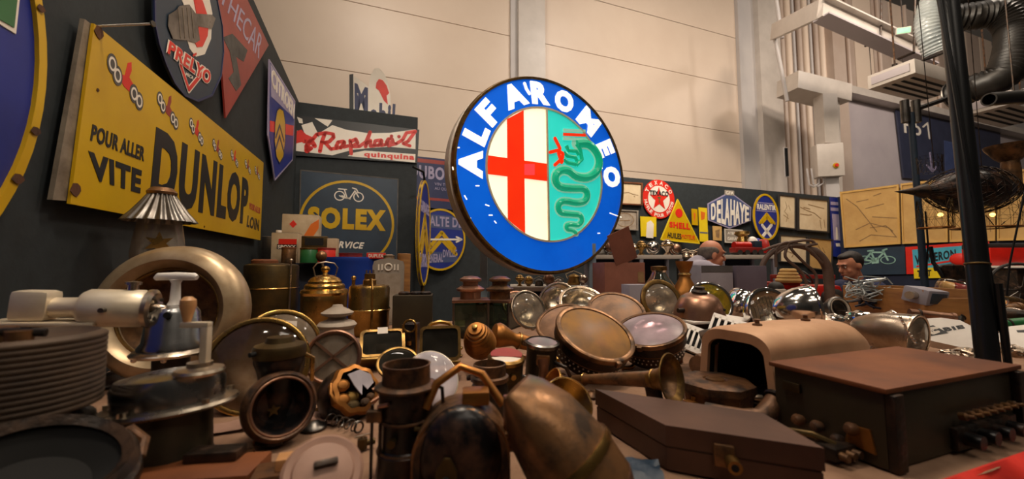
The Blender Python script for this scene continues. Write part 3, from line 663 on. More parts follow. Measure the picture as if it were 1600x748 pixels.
S.strokes([[al(440, 250), al(456, 282), al(452, 300), al(462, 330)], [al(424, 296), al(448, 290), al(466, 300)], [al(466, 300), al(464, 325)], [al(440, 338), al(462, 318)]], RA*.035, 'lit_red', .006, .014, name='red_figure')
for y0, mm in ((222, 'lit_paleline'), (236, 'lit_red'), (250, 'lit_paleline')):
    S.poly('crown', mm, [al(468, y0-5), al(542, y0-1), al(542, y0+8), al(468, y0+5)], .006, .012)
# lettering round the ring
LET = [('A', 148, 330), ('L', 182, 232), ('F', 218, 160), ('A', 305, 105), ('R', 392, 100), ('O', 474, 118), ('M', 560, 185), ('E', 622, 278), ('O', 645, 378)]
for ch, x, y in LET:
    q = S.p(*al(x, y)); ang = math.degrees(math.atan2(q[1]-c0[1], q[0]-c0[0]))
    S.arc(ch, c0, RA*.848, RA*(.238), RA*{'A': .27, 'M': .215, 'O': .235, 'L': .18, 'F': .18, 'E': .17, 'R': .215}[ch], [ang], 'lit_white', .0, .009, bold=.055, name='letter')
S.strokes([[al(340, 66), al(346, 84), al(356, 100)]], RA*.03, 'lit_white', .002, .008, name='apostrophe')
for (x, y, l, a) in ((178, 407, 10, 0), (140, 440, 14, 60), (125, 455, 8, 40), (210, 470, 12, 20), (222, 505, 10, 0), (240, 525, 8, 50), (110, 280, 12, 0), (100, 345, 8, 80), (625, 498, 40, 20), (585, 565, 6, 0), (155, 515, 5, 0), (596, 340, 10, 70)):
    r = math.radians(a); S.strokes([[al(x, y), al(x+l*math.cos(r), y+l*math.sin(r))]], RA*.011, 'lit_white', .0035, .006, name='chip')
# posts
for px in (756, 925):
    p = at(px, 420, 2.55 if px > 800 else 2.42); q = Vector((p.x, p.y, 0))
    qq = S.root.matrix_world.inverted() @ q
    m_ = S.root.matrix_world.inverted() @ Matrix.Translation(q)
    build(MB().box((0, 0, .60), (.045, .045, 1.2), m_), 'post', 'post_blue', S.root, smooth=False)
    build(MB().box((0, 0, .015), (.3, .3, .03), m_), 'foot_plate', 'black_steel', S.root, smooth=False)
# ================================================================== OBJECT BUILDERS
def zat(py, d): return at(800, py, d).z
def foot(px, d, z=TZ+.003, py=520): p = at(px, py, d); return Vector((p.x, p.y, z))
def camyaw(p): return math.degrees(math.atan2(-p[0], p[1]))
def FT(*a, **k): p = foot(*a, **k); return yawM(p, camyaw(p))
def yawM(loc, deg): return Matrix.Translation(Vector(loc)) @ Matrix.Rotation(math.radians(deg), 4, 'Z')
def headlamp(label, px, py, d, rpx, tilt, ang, shell='nickel', rim='chrome_worn', lens='glass_hazy', refl='reflector', style='bowl', deep=.85, group='headlamps piled on the table', rimw=.08, bulb=True, name='headlamp', ribs=0, spin=0, bulge=.14):
    r = rpx*mpp(d); n = face(px, py, tilt, ang)
    t = thing(name, label, 'headlamp', frame(at(px, py, d), n, spin), group); D = deep*r
    if style == 'bowl': prof = [(r*.97, -.02*r), (r*.96, -.12*r), (r*.90, -D*.35), (r*.76, -D*.62), (r*.52, -D*.86), (r*.22, -D*.98), (0, -D)]
    elif style == 'drum': prof = [(r*.98, -.02*r), (r*.98, -D*.42), (r*.90, -D*.46), (r*.88, -D*.9), (r*.8, -D), (0, -D)]
    else: prof = [(r*.97, -.02*r), (r*.98, -.25*r), (r*.92, -D*.4), (r*.74, -D*.68), (r*.46, -D*.9), (r*.18, -D*.99), (0, -D)]
    sh = build(MB().lathe(prof, 40), 'shell', shell, t)
    w = rimw*r
    rm = build(MB().lathe([(r*.97, -.10*r), (r*1.02, -.09*r), (r*1.035, -.03*r), (r*1.02, .035*r), (r*.985, .05*r), (r*.985-w, .035*r), (r*.985-w, -.03*r)], 44), 'rim', rim, t)
    ir = r*.985-w
    rd = min(D*.86, .75*r)
    if style == 'drum': rd = min(rd, D*.38)
    build(MB().lathe([(ir*.99, -.02*r), (ir*.94, -rd*.3), (ir*.8, -rd*.62), (ir*.5, -rd*.9), (ir*.16, -rd), (0, -rd)], 40), 'reflector', refl, t)
    build(MB().lathe([(ir*1.0, .0), (ir*.86, bulge*.38*r), (ir*.6, bulge*.72*r), (ir*.3, bulge*.95*r), (0, bulge*r)], 36), 'lens', lens, t)
    if bulb:
        bl = build(MB().lathe([(0, -rd*.9), (.07*r, -rd*.9), (.06*r, -rd*.6), (.1*r, -rd*.5), (.1*r, -rd*.35), (0, -rd*.22)], 14), 'bulb', 'nickel', t)
    if ribs:
        mb = MB()
        for k in range(-ribs, ribs+1):
            x = k*ir*.8/ribs; hgt = math.sqrt(max(0, (ir*.86)**2-x*x)); zz = bulge*r*(1-(x/ir)**2)*.85
            mb.tube([(x, -hgt*.85, zz*.55+.006*r), (x, 0, zz+.02*r), (x, hgt*.85, zz*.55+.006*r)], .028*r, 5)
        build(mb, 'lens_ribs', 'glass_clear', t)
    if style == 'drum':
        mb = MB()
        for row in range(2):
            for k in range(44):
                a = 2*math.pi*(k+.5*row)/44; mb.ball((.895*r*math.cos(a), .895*r*math.sin(a), -D*(.60+.14*row)), .026*r, seg=6)
        build(mb, 'vent_light_dots', 'white_card', sh, kind='stuff')  # pale balls imitate light showing through the vent holes
        build(MB().torus(r*.93, .03*r, Matrix.Translation((0, 0, -D*.46)), 40, 6), 'band', rim, sh)
    # screw clamp and mounting stem
    build(MB().box((0, -r*1.04, -.03*r), (.14*r, .1*r, .14*r), bev=.02*r), 'clamp', rim, rm)
    if style != 'drum': build(MB().cyl(.085*r, 0, .16*r, 12, frame((0, -r*.72, -D*.6), (0, -.9, -.5))), 'mount', shell, t)
    return t
def vessel(name, label, cat, px, d, parts, z=TZ+.003, spin=0, group=None, py=520, lean=(0, 0, 1)):
    """lathe-built thing standing upright; parts = [(name, profile_px, material, ...)] in pixels at depth d, heights above base"""
    t = thing(name, label, cat, frame(foot(px, d, z, py), lean, spin) @ Matrix.Rotation(math.radians(camyaw(foot(px, d, z, py))), 4, 'Z'), group); k = mpp(d); objs = {}
    for it in parts:
        nm, prof, m = it[:3]; par = objs.get(it[3]) if len(it) > 3 and it[3] else t
        kw = it[4] if len(it) > 4 else {}
        objs[nm] = build(MB().lathe([(r*k, h*k) for r, h in prof], kw.get('seg', 40), None, kw.get('flute', 0), kw.get('nfl', 0)), nm, m, par)
    t['_k'] = k; return t, k
# ================================================================== LEFT FOREGROUND
# dark round drum at the bottom left corner
t = thing('lamp_housing', 'dark brown round lamp housing lying at the bottom left corner', 'lamp', frame(at(70, 742, .42) + Vector((0, 0, .012)), face(70, 745, 50, 75)))
R1 = .082
build(MB().lathe([(R1*.72, .0), (R1*.95, -.006), (R1, -.016), (R1*.97, -.03), (R1*.9, -.045), (R1*.7, -.07), (0, -.08)], 40), 'shell', 'dark_iron', t)
build(MB().lathe([(R1*.70, .004), (R1*.80, .012), (R1*.9, .004), (R1*.8, -.006)], 40), 'rim', 'dark_iron', t)
build(MB().lathe([(R1*.74, .0), (R1*.5, -.025), (0, -.03)], 36), 'bowl', 'black_hole', t)
build(MB().tube([(R1*.95, .3*R1, -.02), (R1*1.08, .2*R1, -.01), (R1*1.1, -.1*R1, -.012), (R1*.95, -.3*R1, -.02)], .006), 'bracket', 'rust_brown', t)
# ribbed stack
zb = .868
t = thing('ribbed_horn_body', 'brown ribbed metal drum with vertical strap at left edge', 'horn', Matrix.Translation(at(22, 650, .5)*1 + Vector((0, 0, 0))))
t.location.z = zb; H = .092; R1 = .078
prof = [(0, 0), (R1*.98, 0)]
for k in range(13):
    z0 = H*k/13; prof += [(R1*.986, z0+.0004), (R1, z0+.0014), (R1, z0+.0056), (R1*.986, z0+.0066)]
prof += [(R1*.98, H), (R1*.90, H+.003), (R1*.82, H-.003), (R1*.3, H-.01), (0, H-.01)]
build(MB().lathe(prof, 56), 'ribbed_drum', 'brown_rib', t, ang=60)
build(MB().box((-.028, -R1*1.0, H*.5), (.016, .006, H*1.1), bev=.001), 'strap', 'dark_iron', t)
build(MB().tube([(-.028, -R1*.98, H*1.02), (-.01, -R1*.7, H*1.12), (.03, -R1*.5, H*1.14), (.06, -R1*.3, H*1.1)], .005), 'rod', 'dark_iron', t)
build(MB().cyl(.022, H-.01, H+.016, 20, Matrix.Translation((-.0, -.03, 0))), 'boss', 'rust_copper', t)
build(MB().cyl(.012, H-.01, H+.014, 16, Matrix.Translation((.042, -.035, 0))), 'boss', 'rust_copper', t)
build(MB().lathe([(0, 0), (R1*.7, 0), (R1*.8, -.008), (R1*.92, -.018), (R1*.92, -.03), (0, -.03)], 40), 'base_plate', 'dark_iron', t)
# support leg under it, down to the table
build(MB().cyl(R1*.3, TZ-zb+.002, -.03, 24), 'pedestal', 'rust_brown', t)
# klaxon
ax = Vector((.90, .36, -.05)).normalized()
t = thing('electric_horn', 'silver painted electric horn motor lying beside the ribbed drum', 'horn', frame(at(180, 481, .74), ax, x=(0, 0, 1)) @ Matrix.Scale(.9, 4))
build(MB().lathe([(0, -.052), (.022, -.052), (.034, -.048), (.039, -.04), (.0395, .045), (.036, .05), (.036, .056), (0, .056)], 40), 'motor_case', 'alu_paint', t)
build(MB().lathe([(.030, .054), (.041, .056), (.041, .064), (.033, .068), (.02, .064), (.02, .058), (0, .058)], 32), 'end_cap', 'nickel', t)
build(MB().lathe([(0, .055), (.010, .055), (.010, .078), (.006, .086), (0, .086)], 18), 'shaft', 'chrome_worn', t)
for k in range(4):
    a = k*math.pi/2+.6; build(MB().cyl(.004, .062, .07, 8, Matrix.Translation((.029*math.cos(a), .029*math.sin(a), 0))), 'screw', 'nickel_dark', t)
build(MB().lathe([(0, -.10), (.020, -.10), (.021, -.06), (.026, -.05), (0, -.05)], 28), 'neck', 'alu_paint', t)
build(MB().box((.004, 0, -.122), (.06, .05, .056), bev=.010), 'gear_case', 'alu_paint', t)
build(MB().lathe([(0, 0), (.010, 0), (.010, .012), (.014, .012), (.014, .018), (0, .02)], 14, frame((.038, 0, .025), (1, 0, 0))), 'oil_cap', 'nickel', t)
build(MB().cyl(.005, 0, .012, 10, frame((.0, .039, .0), (0, 1, 0))), 'terminal', 'nickel_dark', t)
build(MB().box((-.030, 0, -.10), (.008, .075, .17), bev=.003), 'flange', 'alu_paint', t)
build(MB().box((-.13, 0, -.13), (.20, .03, .03), bev=.004), 'bracket', 'dark_iron', t)
# big silver bell ring
t = thing('headlamp_shell', 'large silver painted headlamp ring standing open against the dark wall', 'headlamp', frame(at(268, 488, .98), Vector((.22, -1, .12)), 0))
R1 = .172
build(MB().lathe([(R1*.64, .0), (R1*.66, .02), (R1*.76, .036), (R1*.88, .030), (R1*.97, .012), (R1, -.012), (R1*.97, -.035), (R1*.86, -.055), (R1*.6, -.07), (0, -.075)], 64), 'bell', 'bell_silver', t)
build(MB().lathe([(R1*.65, .004), (R1*.62, -.012), (R1*.5, -.04), (R1*.2, -.05), (0, -.05)], 56), 'inner_bowl', 'rust_copper', t)
build(MB().cyl(.028, -.05, -.02, 24), 'socket', 'brass_dull', t)
build(MB().torus(R1*.64, .004, Matrix.Translation((0, 0, .012)), 56, 8), 'bead', 'brass_dull', t)
build(MB().box((0, -R1*.99, -.02), (.05, .03, .05), bev=.006), 'foot', 'alu_paint', t)
# chimney lamp with fluted shade
t, k = vessel('oil_lamp', 'oil lamp with fluted metal shade and glass chimney bearing gold star', 'lamp', 247, 1.16, [
    ('base', [(0, 0), (42, 0), (44, 6), (28, 14), (12, 24), (10, 50), (14, 74), (0, 76)], 'brass_dark'),
    ('font', [(0, 72), (18, 74), (32, 86), (34, 104), (24, 116), (0, 118)], 'dark_iron'),
    ('burner', [(20, 116), (24, 124), (24, 134), (0, 136)], 'brass_dull'),
    ('chimney', [(22, 134), (32, 148), (33, 176), (30, 202), (26, 226), (22, 244)], 'glass_hazy'),
    ('shade', [(13, 268), (17, 266), (24, 254), (34, 238), (44, 225), (44.6, 223.5), (34, 236), (24, 252), (15, 264), (12, 266)], 'nickel_dark', None, {'seg': 180, 'flute': .055, 'nfl': 20}),
    ('shade_collar', [(0, 268), (18, 266), (19, 270), (17, 273), (13, 277), (0, 278)], 'rust_copper')], py=400)
st = [( (18 if i % 2 == 0 else 8)*k*math.cos(math.pi/2+i*math.pi/6), (18 if i % 2 == 0 else 8)*k*math.sin(math.pi/2+i*math.pi/6)) for i in range(12)]
dirv = -Vector((t.location.x, t.location.y, 0)).normalized()
build(MB().poly(st, 0, .002, frame(Vector((0, -.066, 188*k)), (0, -1, 0))), 'gold_star', 'brass', t)
# hand-cranked siren, front
t = thing('hand_siren', 'steel hand siren with oval gearbox and wooden crank handle', 'siren', Matrix.Translation(foot(272, .60, py=640)))
build(MB().lathe([(0, 0), (.056, 0), (.058, .006), (.052, .012), (.050, .02), (.047, .085), (0, .085)], 40), 'column', 'dark_olive', t)
SX = Matrix.Diagonal((1.28, .92, 1, 1)); Rz = Matrix.Rotation(math.radians(14), 4, 'Z'); Ry = Matrix.Rotation(math.radians(-4), 4, 'Y')
build(MB().lathe([(0, .083), (.066, .083), (.070, .087), (.068, .091), (.058, .093), (0, .093)], 48, Ry @ Rz @ SX), 'flange', 'nickel', t)
build(MB().lathe([(.055, .092), (.056, .12), (.051, .132), (.035, .137), (0, .138)], 48, Ry @ Rz @ SX), 'gearbox', 'steel', t)
for k in range(5):
    a = k*1.25+.6; build(MB().cyl(.0042, .088, .098, 8, Ry @ Rz @ SX @ Matrix.Translation((.063*math.cos(a), .063*math.sin(a), 0))), 'bolt', 'nickel', t)
build(MB().lathe([(0, .136), (.03, .137), (.032, .141), (.030, .145), (.016, .148), (.016, .154), (0, .155)], 32, Matrix.Translation((.045, -.012, 0))), 'crank_hub', 'nickel', t)
cr_ = build(MB().box((.052, -.012, .178), (.011, .011, .062), bev=.002).box((.036, -.012, .209), (.043, .011, .009), bev=.002), 'crank_arm', 'alu_paint', t)
build(MB().lathe([(0, .212), (.0045, .212), (.006, .218), (.0105, .238), (.010, .246), (.005, .251), (0, .2515)], 20, Matrix.Translation((.022, -.012, 0))), 'crank_handle', 'wood_pale', cr_)
# rear siren with T handle
t = thing('hand_siren', 'conical steel hand siren with pale T-shaped handle on top', 'siren', Matrix.Translation(foot(268, .79, py=560)))
build(MB().lathe([(0, 0), (.06, 0), (.058, .01), (.034, .02), (.03, .05), (.03, .125), (0, .125)], 36), 'column', 'dark_olive', t)
build(MB().lathe([(0, .120), (.062, .121), (.065, .126), (.060, .131), (.05, .133), (0, .133)], 40), 'flange', 'nickel', t)
build(MB().lathe([(.054, .132), (.054, .138), (.048, .148), (.042, .205), (.036, .214), (.012, .219), (0, .219)], 40), 'cone_head', 'steel', t)
build(MB().cyl(.006, 0, .008, 10, frame((.02, -.036, .203), (.4, -.9, 0))), 'oil_port', 'black_hole', t)
for k in range(6):
    a = k*1.047; build(MB().ball((.057*math.cos(a), .057*math.sin(a), .119), .005, seg=8), 'bolt', 'nickel', t)
hd = build(MB().lathe([(0, .218), (.013, .219), (.009, .228), (.0075, .262), (.011, .27), (0, .272)], 16), 'handle_stem', 'white_paint', t)
build(MB().tube([(-.042, 0, .272), (-.036, 0, .276), (0, 0, .277), (.036, 0, .276), (.042, 0, .274)], [.005, .008, .0085, .008, .005], 10), 'handle_bar', 'white_paint', hd)
# glass cap on cloth bundle at front left
t = thing('lens_unit', 'small chrome rimmed glass lens lying in front of the siren', 'lens', frame(at(172, 672, .60), Vector((-.1, -.35, 1))))
build(MB().lathe([(0, -.022), (.03, -.02), (.042, -.006), (.040, .004), (.034, .006)], 32), 'bowl', 'nickel_dark', t)
build(MB().torus(.035, .0035, Matrix.Translation((0, 0, .006)), 32, 8), 'rim', 'chrome', t)
build(MB().lathe([(.034, .006), (.022, .016), (0, .020)], 28), 'lens', 'glass_clear', t)
build(MB().lathe([(0, -.06), (.045, -.058), (.03, -.03), (.02, -.02), (0, -.02)], 24), 'stand', 'rust_brown', t)
# wooden crate board and rags along the bottom left
t = thing('wooden_block', 'reddish wooden board lying flat at the bottom left of table', 'board', yawM(onz(285, 742, TZ+.012), 8))
build(MB().box((0, 0, 0), (.20, .07, .022), bev=.003), 'board', 'brown_top', t); build(MB().box((.03, .02, .018), (.07, .03, .014), bev=.003), 'cleat', 'dark_iron', t)
# flat bar with wooden grip
t = thing('pink_rag_strip', 'crumpled dull pink cloth strip behind the ribbed drum base', 'cloth', yawM(onz(190, 640, TZ+.004), 16))
vs, fs = [], []
for i in range(21):
    for j in range(5):
        vs.append((-.11+.011*i, -.03+.015*j, .004+.010*abs(math.sin(i*.9+j*.7))*(1 if 0 < j < 4 else .15)))
for i in range(20):
    for j in range(4): fs.append((i*5+j, (i+1)*5+j, (i+1)*5+j+1, i*5+j+1))
build(MB().add(vs, fs), 'cloth', 'cloth_cream', t)
# big brass-rimmed reflector lamps behind
headlamp('large brass rimmed headlamp with silver reflector behind the hand siren', 402, 570, .83, 71, 14, 160, 'brass_dull', 'brass_bright', 'glass_clear', 'reflector_dull', rimw=.06, deep=.6, bulb=True)
headlamp('brass rimmed headlamp with white price tag behind larger brass lamp', 441, 542, .98, 57, 18, 30, 'brass_dull', 'brass_bright', 'glass_dusty', 'reflector_dull', rimw=.07, deep=.6)
tg = build(MB().box((0, 0, 0), (.05, .032, .001), frame(at(446, 511, .955), face(446, 511, 18, 30), -8)), 'price_tag', 'white_card', smooth=False); tag(tg, 'white price tag stuck on the brass rimmed headlamp', 'price tag')
# black carbide lamp with big bezel
t = thing('carbide_lamp', 'black bicycle lamp with wide copper-brown bezel and dark bowl', 'lamp', frame(at(440, 634, .66), face(440, 634, 16, -15)))
R1 = .057
build(MB().lathe([(R1*.80, .004), (R1*.88, .008), (R1*.98, .0), (R1*1.0, -.01), (R1*.92, -.022), (R1*.7, -.045), (R1*.5, -.058), (0, -.06)], 48), 'bezel', 'rust_brown', t)
build(MB().torus(R1*.80, .0026, Matrix.Translation((0, 0, .004)), 48, 8), 'bezel_bead', 'copper', t)
build(MB().lathe([(R1*.79, .002), (R1*.72, -.014), (R1*.5, -.03), (0, -.036)], 40), 'bowl', 'black_lacquer', t)
stp = [((.011 if i % 2 == 0 else .005)*math.cos(.3+i*math.pi/5), (.011 if i % 2 == 0 else .005)*math.sin(.3+i*math.pi/5)) for i in range(10)]
build(MB().poly(stp, -.026, -.022, Matrix.Translation((-.006, -.006, 0))), 'burner', 'brass_dull', t)
ci = t.matrix_world.inverted(); up = FT(437, .70, py=560) @ Matrix.Diagonal((.80, .80, .80, 1))
bd = build(MB().lathe([(0, 0), (.045, 0), (.042, .03), (.03, .05), (.034, .1), (.044, .145), (.05, .16), (.05, .17), (0, .17)], 36, ci @ up), 'body', 'black_lacquer', t)
build(MB().lathe([(0, .168), (.046, .168), (.052, .172), (.053, .19), (.050, .197), (.030, .203), (.026, .214), (0, .216)], 40, ci @ up), 'cap', 'brass_dark', t)
build(MB().cyl(.005, 0, .012, 10, ci @ up @ frame((-.045, -.028, .186), (-.8, -.6, 0))), 'cap_vent', 'black_hole', t)
build(MB().tube([(.05, 0, .17), (.066, .0, .16), (.066, 0, .11), (.05, 0, .1)], .005, 8, ci @ up), 'bracket', 'brass', t)
# lamp with crossed window
t = thing('railway_lamp', 'grey lantern with domed chimney and crossed round window', 'lantern', FT(526, .98, py=530))
k = mpp(.98)*.84
build(MB().lathe([(0, 0), (44*k, 0), (44*k, 12*k), (38*k, 20*k), (36*k, 60*k), (30*k, 84*k), (28*k, 108*k), (0, 108*k)], 40), 'body', 'grey_dusty', t)
build(MB().lathe([(0, 104*k), (30*k, 104*k), (34*k, 110*k), (30*k, 115*k), (18*k, 119*k), (14*k, 124*k), (26*k, 128*k), (28*k, 132*k), (20*k, 137*k), (10*k, 142*k), (8*k, 146*k), (0, 147*k)], 40), 'chimney', 'grey_dusty', t)
wn = frame(Vector((-.006, -.062, 62*k)), Vector((-.1, -1, .25)))
w_ = build(MB().torus(.058, .005, wn, 44, 8), 'window_ring', 'copper', t)
build(MB().lathe([(.057, -.004), (0, -.002)], 36, wn), 'pane', 'glass_dusty', w_)
build(MB().lathe([(.056, -.006), (.05, -.03), (0, -.034)], 36, wn), 'window_drum', 'grey_dusty', w_)
for a in (38, -42): build(MB().box((0, 0, 0), (.108, .006, .004), wn @ Matrix.Rotation(math.radians(a), 4, 'Z')), 'cross_bar', 'copper', w_)
# ------------------------------------------------------------------ brass row at the back left
t = thing('brass_canister', 'tall dark brass canister with steel rod at back left', 'canister', FT(424, 1.9, py=450)); k = mpp(1.9)
hb = (zat(417, 1.9)-TZ)/k
build(MB().lathe([(0, 0), (36*k, 0), (37*k, 2*k), (37*k, hb*k), (36*k, (hb+2)*k), (30*k, (hb+4)*k), (0, (hb+6)*k)], 40), 'body', 'brass_dark', t)
build(MB().lathe([(37.5*k, (hb-34)*k), (38*k, (hb-33)*k), (37.5*k, (hb-32)*k)], 40), 'seam', 'brass', t)
build(MB().lathe([(0, (hb+3)*k), (18*k, (hb+3)*k), (18*k, (hb+9)*k), (15*k, (hb+11)*k), (0, (hb+11)*k)], 28, Matrix.Translation((-10*k, 0, 0))), 'lid', 'brown_top', t)
build(MB().cyl(1.2*k, hb*.3*k, (hb+8)*k, 8, Matrix.Translation((24*k, -31*k, 0))).ball((24*k, -31*k, (hb+9)*k), 3*k), 'rod', 'nickel', t)
def lid_knob(k, z, r): return [(0, z), (r*.4*k, z), (r*.3*k, z+r*.3*k)]
t, k = vessel('brass_kettle_lamp', 'round stepped brass lamp with wire handle and knob', 'lamp', 507, 1.78, [
    ('body', [(0, 0), (28, 0), (31, 4), (32, 20), (33, 46), (33, 56), (31, 60), (0, 60)], 'brass'),
    ('shoulder', [(33, 56), (34.5, 60), (33, 64), (29, 66), (29, 70), (27, 73), (24, 74), (24, 77), (20, 82), (12, 86), (0, 88)], 'brass_bright'),
    ('knob', [(0, 86), (4, 87), (3, 90), (6.5, 94), (6.5, 97), (4, 100), (0, 101)], 'brass_bright', 'shoulder')], py=470)
build(MB().tube([(-14*k, 0, 84*k), (-17*k, 0, 98*k), (-12*k, 0, 105*k), (0, 0, 107*k), (12*k, 0, 105*k), (17*k, 0, 98*k), (14*k, 0, 84*k)], 1.1*k, 8), 'wire_handle', 'nickel', t)
t, k = vessel('brass_blowlamp', 'cylindrical brass burner with filler cap and pump on table back', 'lamp', 577, 1.72, [
    ('body', [(0, 0), (27, 0), (30, 5), (30, 34), (31, 36), (31, 39), (30, 41), (30, 70), (28, 74), (0, 77)], 'brass'),
    ('seam', [(31.2, 37), (32, 38), (31.2, 39)], 'brass_bright', 'body'),
    ('filler_cap', [(0, 74), (10, 75), (10, 82), (8, 84), (8, 92), (0, 93)], 'brass_dull')], py=470)
build(MB().cyl(2.4*k, 72*k, 84*k, 10, Matrix.Translation((-23*k, -6*k, 0))).ball((-23*k, -6*k, 86*k), 3.6*k), 'pump_knob', 'brass_bright', t)
for dx in (-5, 0, 5): build(MB().cyl(1.4*k, 80*k, 98*k, 8, Matrix.Translation((dx*k, -3*k, 0))), 'jet', 'nickel', t)
build(MB().tube([(4*k, -31*k, 8*k), (4*k, -31.5*k, 70*k), (3*k, -20*k, 84*k), (0, -4*k, 84*k)], 1.6*k, 8), 'feed_pipe', 'brass_dull', t)
# screwdriver-like tool with wooden knob
t = thing('wooden_knob_lever', 'steel lever with round wooden knob before the blue drum', 'lever', Matrix.Translation(foot(505, 1.98, py=440))); k = mpp(1.98)
zk = (zat(406, 1.98)-TZ)
build(MB().tube([(8*k, 0, 0), (4*k, 0, zk*.6), (-3*k, 0, zk)], 1.8*k, 8), 'rod', 'nickel', t); build(MB().ball((-4*k, 0, zk+5*k), 8*k, None, 16, (1, 1, 1.1)), 'knob', 'rust_copper', t)
build(MB().box((8*k, 0, 4*k), (40*k, 30*k, 8*k), bev=2*k), 'foot', 'dark_iron', t)
# grey radiator shell
t = thing('radiator_shell', 'grey cast metal radiator shell with round cap and badge', 'radiator', yawM(foot(607, 2.02, py=450), 14)); k = mpp(2.02)
hz = (zat(404, 2.02)-TZ)/k
build(MB().poly([(-22*k, 0), (22*k, 0), (23*k, (hz-12)*k), (21*k, (hz-5)*k), (12*k, (hz-2)*k), (0, hz*k), (-12*k, (hz-2)*k), (-21*k, (hz-5)*k), (-23*k, (hz-12)*k)], -12*k, 12*k, frame((0, 0, 0), (0, -1, 0), x=(1, 0, 0))), 'shell', 'en_grey', t)
build(MB().poly([(-18*k, 4*k), (18*k, 4*k), (18*k, (hz-24)*k), (-18*k, (hz-24)*k)], 12*k, 12.6*k, frame((0, 0, 0), (0, -1, 0), x=(1, 0, 0))), 'core', 'grey_dusty', t)
bdg = build(MB().torus(5*k, 1.2*k, frame((0, -12.6*k, (hz-14)*k), (0, -1, 0)), 20, 6), 'badge', 'en_white', t)
for dx in (-14, -9, 9, 14): build(MB().box((dx*k, -12.6*k, (hz-14)*k), (2.2*k, 1.5*k, 9*k)), 'badge_bar', 'en_white', t, smooth=False)
build(MB().lathe([(0, (hz-1)*k), (8*k, (hz-1)*k), (9*k, (hz+2)*k), (9*k, (hz+4)*k), (4*k, (hz+6)*k), (0, (hz+6)*k)], 20), 'filler_cap', 'nickel', t)
# dark tin box with black caps
t = thing('tin_box', 'dark olive tin box with black filler caps beside grey radiator', 'box', yawM(foot(646, 1.72, py=480), 10)); k = mpp(1.72)
hz = zat(461, 1.72)-TZ
build(MB().box((0, 0, hz/2), (58*k, 40*k, hz), bev=.004), 'body', 'dark_olive', t)
for dx, m in ((-14, 'black_lacquer'), (4, 'black_lacquer'), (18, 'dark_iron')): build(MB().lathe([(0, hz), (9*k, hz), (9*k, hz+3*k), (6*k, hz+5*k), (0, hz+5*k)], 16, Matrix.Translation((dx*k, 0, 0))), 'filler_cap', m, t)
# two square glass carriage lamps
for lab, px, dz, rot, cp in (('square glass carriage lamp with tiered copper chimney beside tin box', 735, 1.70, 8, 'copper'), ('dark glass carriage lamp with tiered copper chimney under the lit sign', 781, 1.92, -24, 'rust_copper')):
    t = thing('carriage_lamp', lab, 'lantern', yawM(foot(px, dz, py=480), rot), 'square carriage lamps'); k = mpp(dz)
    zt = (zat(470, dz)-TZ); w = 27*k; h0 = zt-44*k
    build(MB().box((0, 0, h0/2), (2*w, 2*w, h0), bev=.003), 'base', 'dark_iron', t)
    for sx in (-1, 1):
        for sy in (-1, 1): build(MB().box((sx*w*.95, sy*w*.95, h0+20*k), (3*k, 3*k, 44*k)), 'post', 'nickel_dark', t, smooth=False)
    for a in range(4):
        build(MB().box((0, -w*.95, h0+20*k), (1.75*w, .002, 38*k), Matrix.Rotation(a*math.pi/2, 4, 'Z')), 'pane', 'glass_green', t, smooth=False)
    build(MB().lathe([(0, h0), (8*k, h0), (8*k, h0+14*k), (3*k, h0+16*k), (3*k, h0+24*k), (0, h0+24*k)], 16), 'burner', 'brass_dark', t)
    build(MB().box((0, 0, zt+.5*k), (2.08*w, 2.08*w, 4*k), bev=.002), 'top_plate', 'copper', t)
    build(MB().lathe([(16*k, zt+2*k), (16*k, zt+13*k), (21*k, zt+15*k), (22*k, zt+18*k), (15*k, zt+22*k), (12*k, zt+24*k), (12*k, zt+28*k), (17*k, zt+30*k), (17*k, zt+33*k), (10*k, zt+37*k), (0, zt+38*k)], 32), 'chimney', cp, t)
# ------------------------------------------------------------------ blue drum, crate and tins
p0 = foot(554, 2.62, 0, py=440); k = mpp(2.62); zt = zat(402, 2.62)
t = thing('steel_drum', 'large blue steel drum standing behind the brass lamps', 'drum', Matrix.Translation(p0))
rb = 45*k; build(MB().lathe([(0, 0), (rb, 0), (rb*1.02, .02), (rb, .04), (rb, zt*.33), (rb*1.025, zt*.345), (rb, zt*.36), (rb, zt*.66), (rb*1.025, zt*.675), (rb, zt*.69), (rb, zt-.03), (rb*1.02, zt-.015), (rb, zt), (rb*.96, zt-.004), (rb*.95, zt-.012), (0, zt-.012)], 56), 'body', 'blue_barrel', t)
build(MB().cyl(.03, zt-.014, zt-.002, 16, Matrix.Translation((-rb*.6, -rb*.3, 0))), 'bung', 'blue_barrel', t)
p1 = foot(461, 2.68, 0, py=440); zc = zat(411, 2.66)
t = thing('storage_crate', 'dark navy crate under the oil tins beside blue drum', 'crate', yawM(p1, 20))
build(MB().box((0, 0, zc/2), (.36, .34, zc), bev=.006), 'body', 'navy', t); build(MB().box((0, 0, zc-.02), (.37, .352, .03), bev=.004), 'lid_rim', 'navy', t)
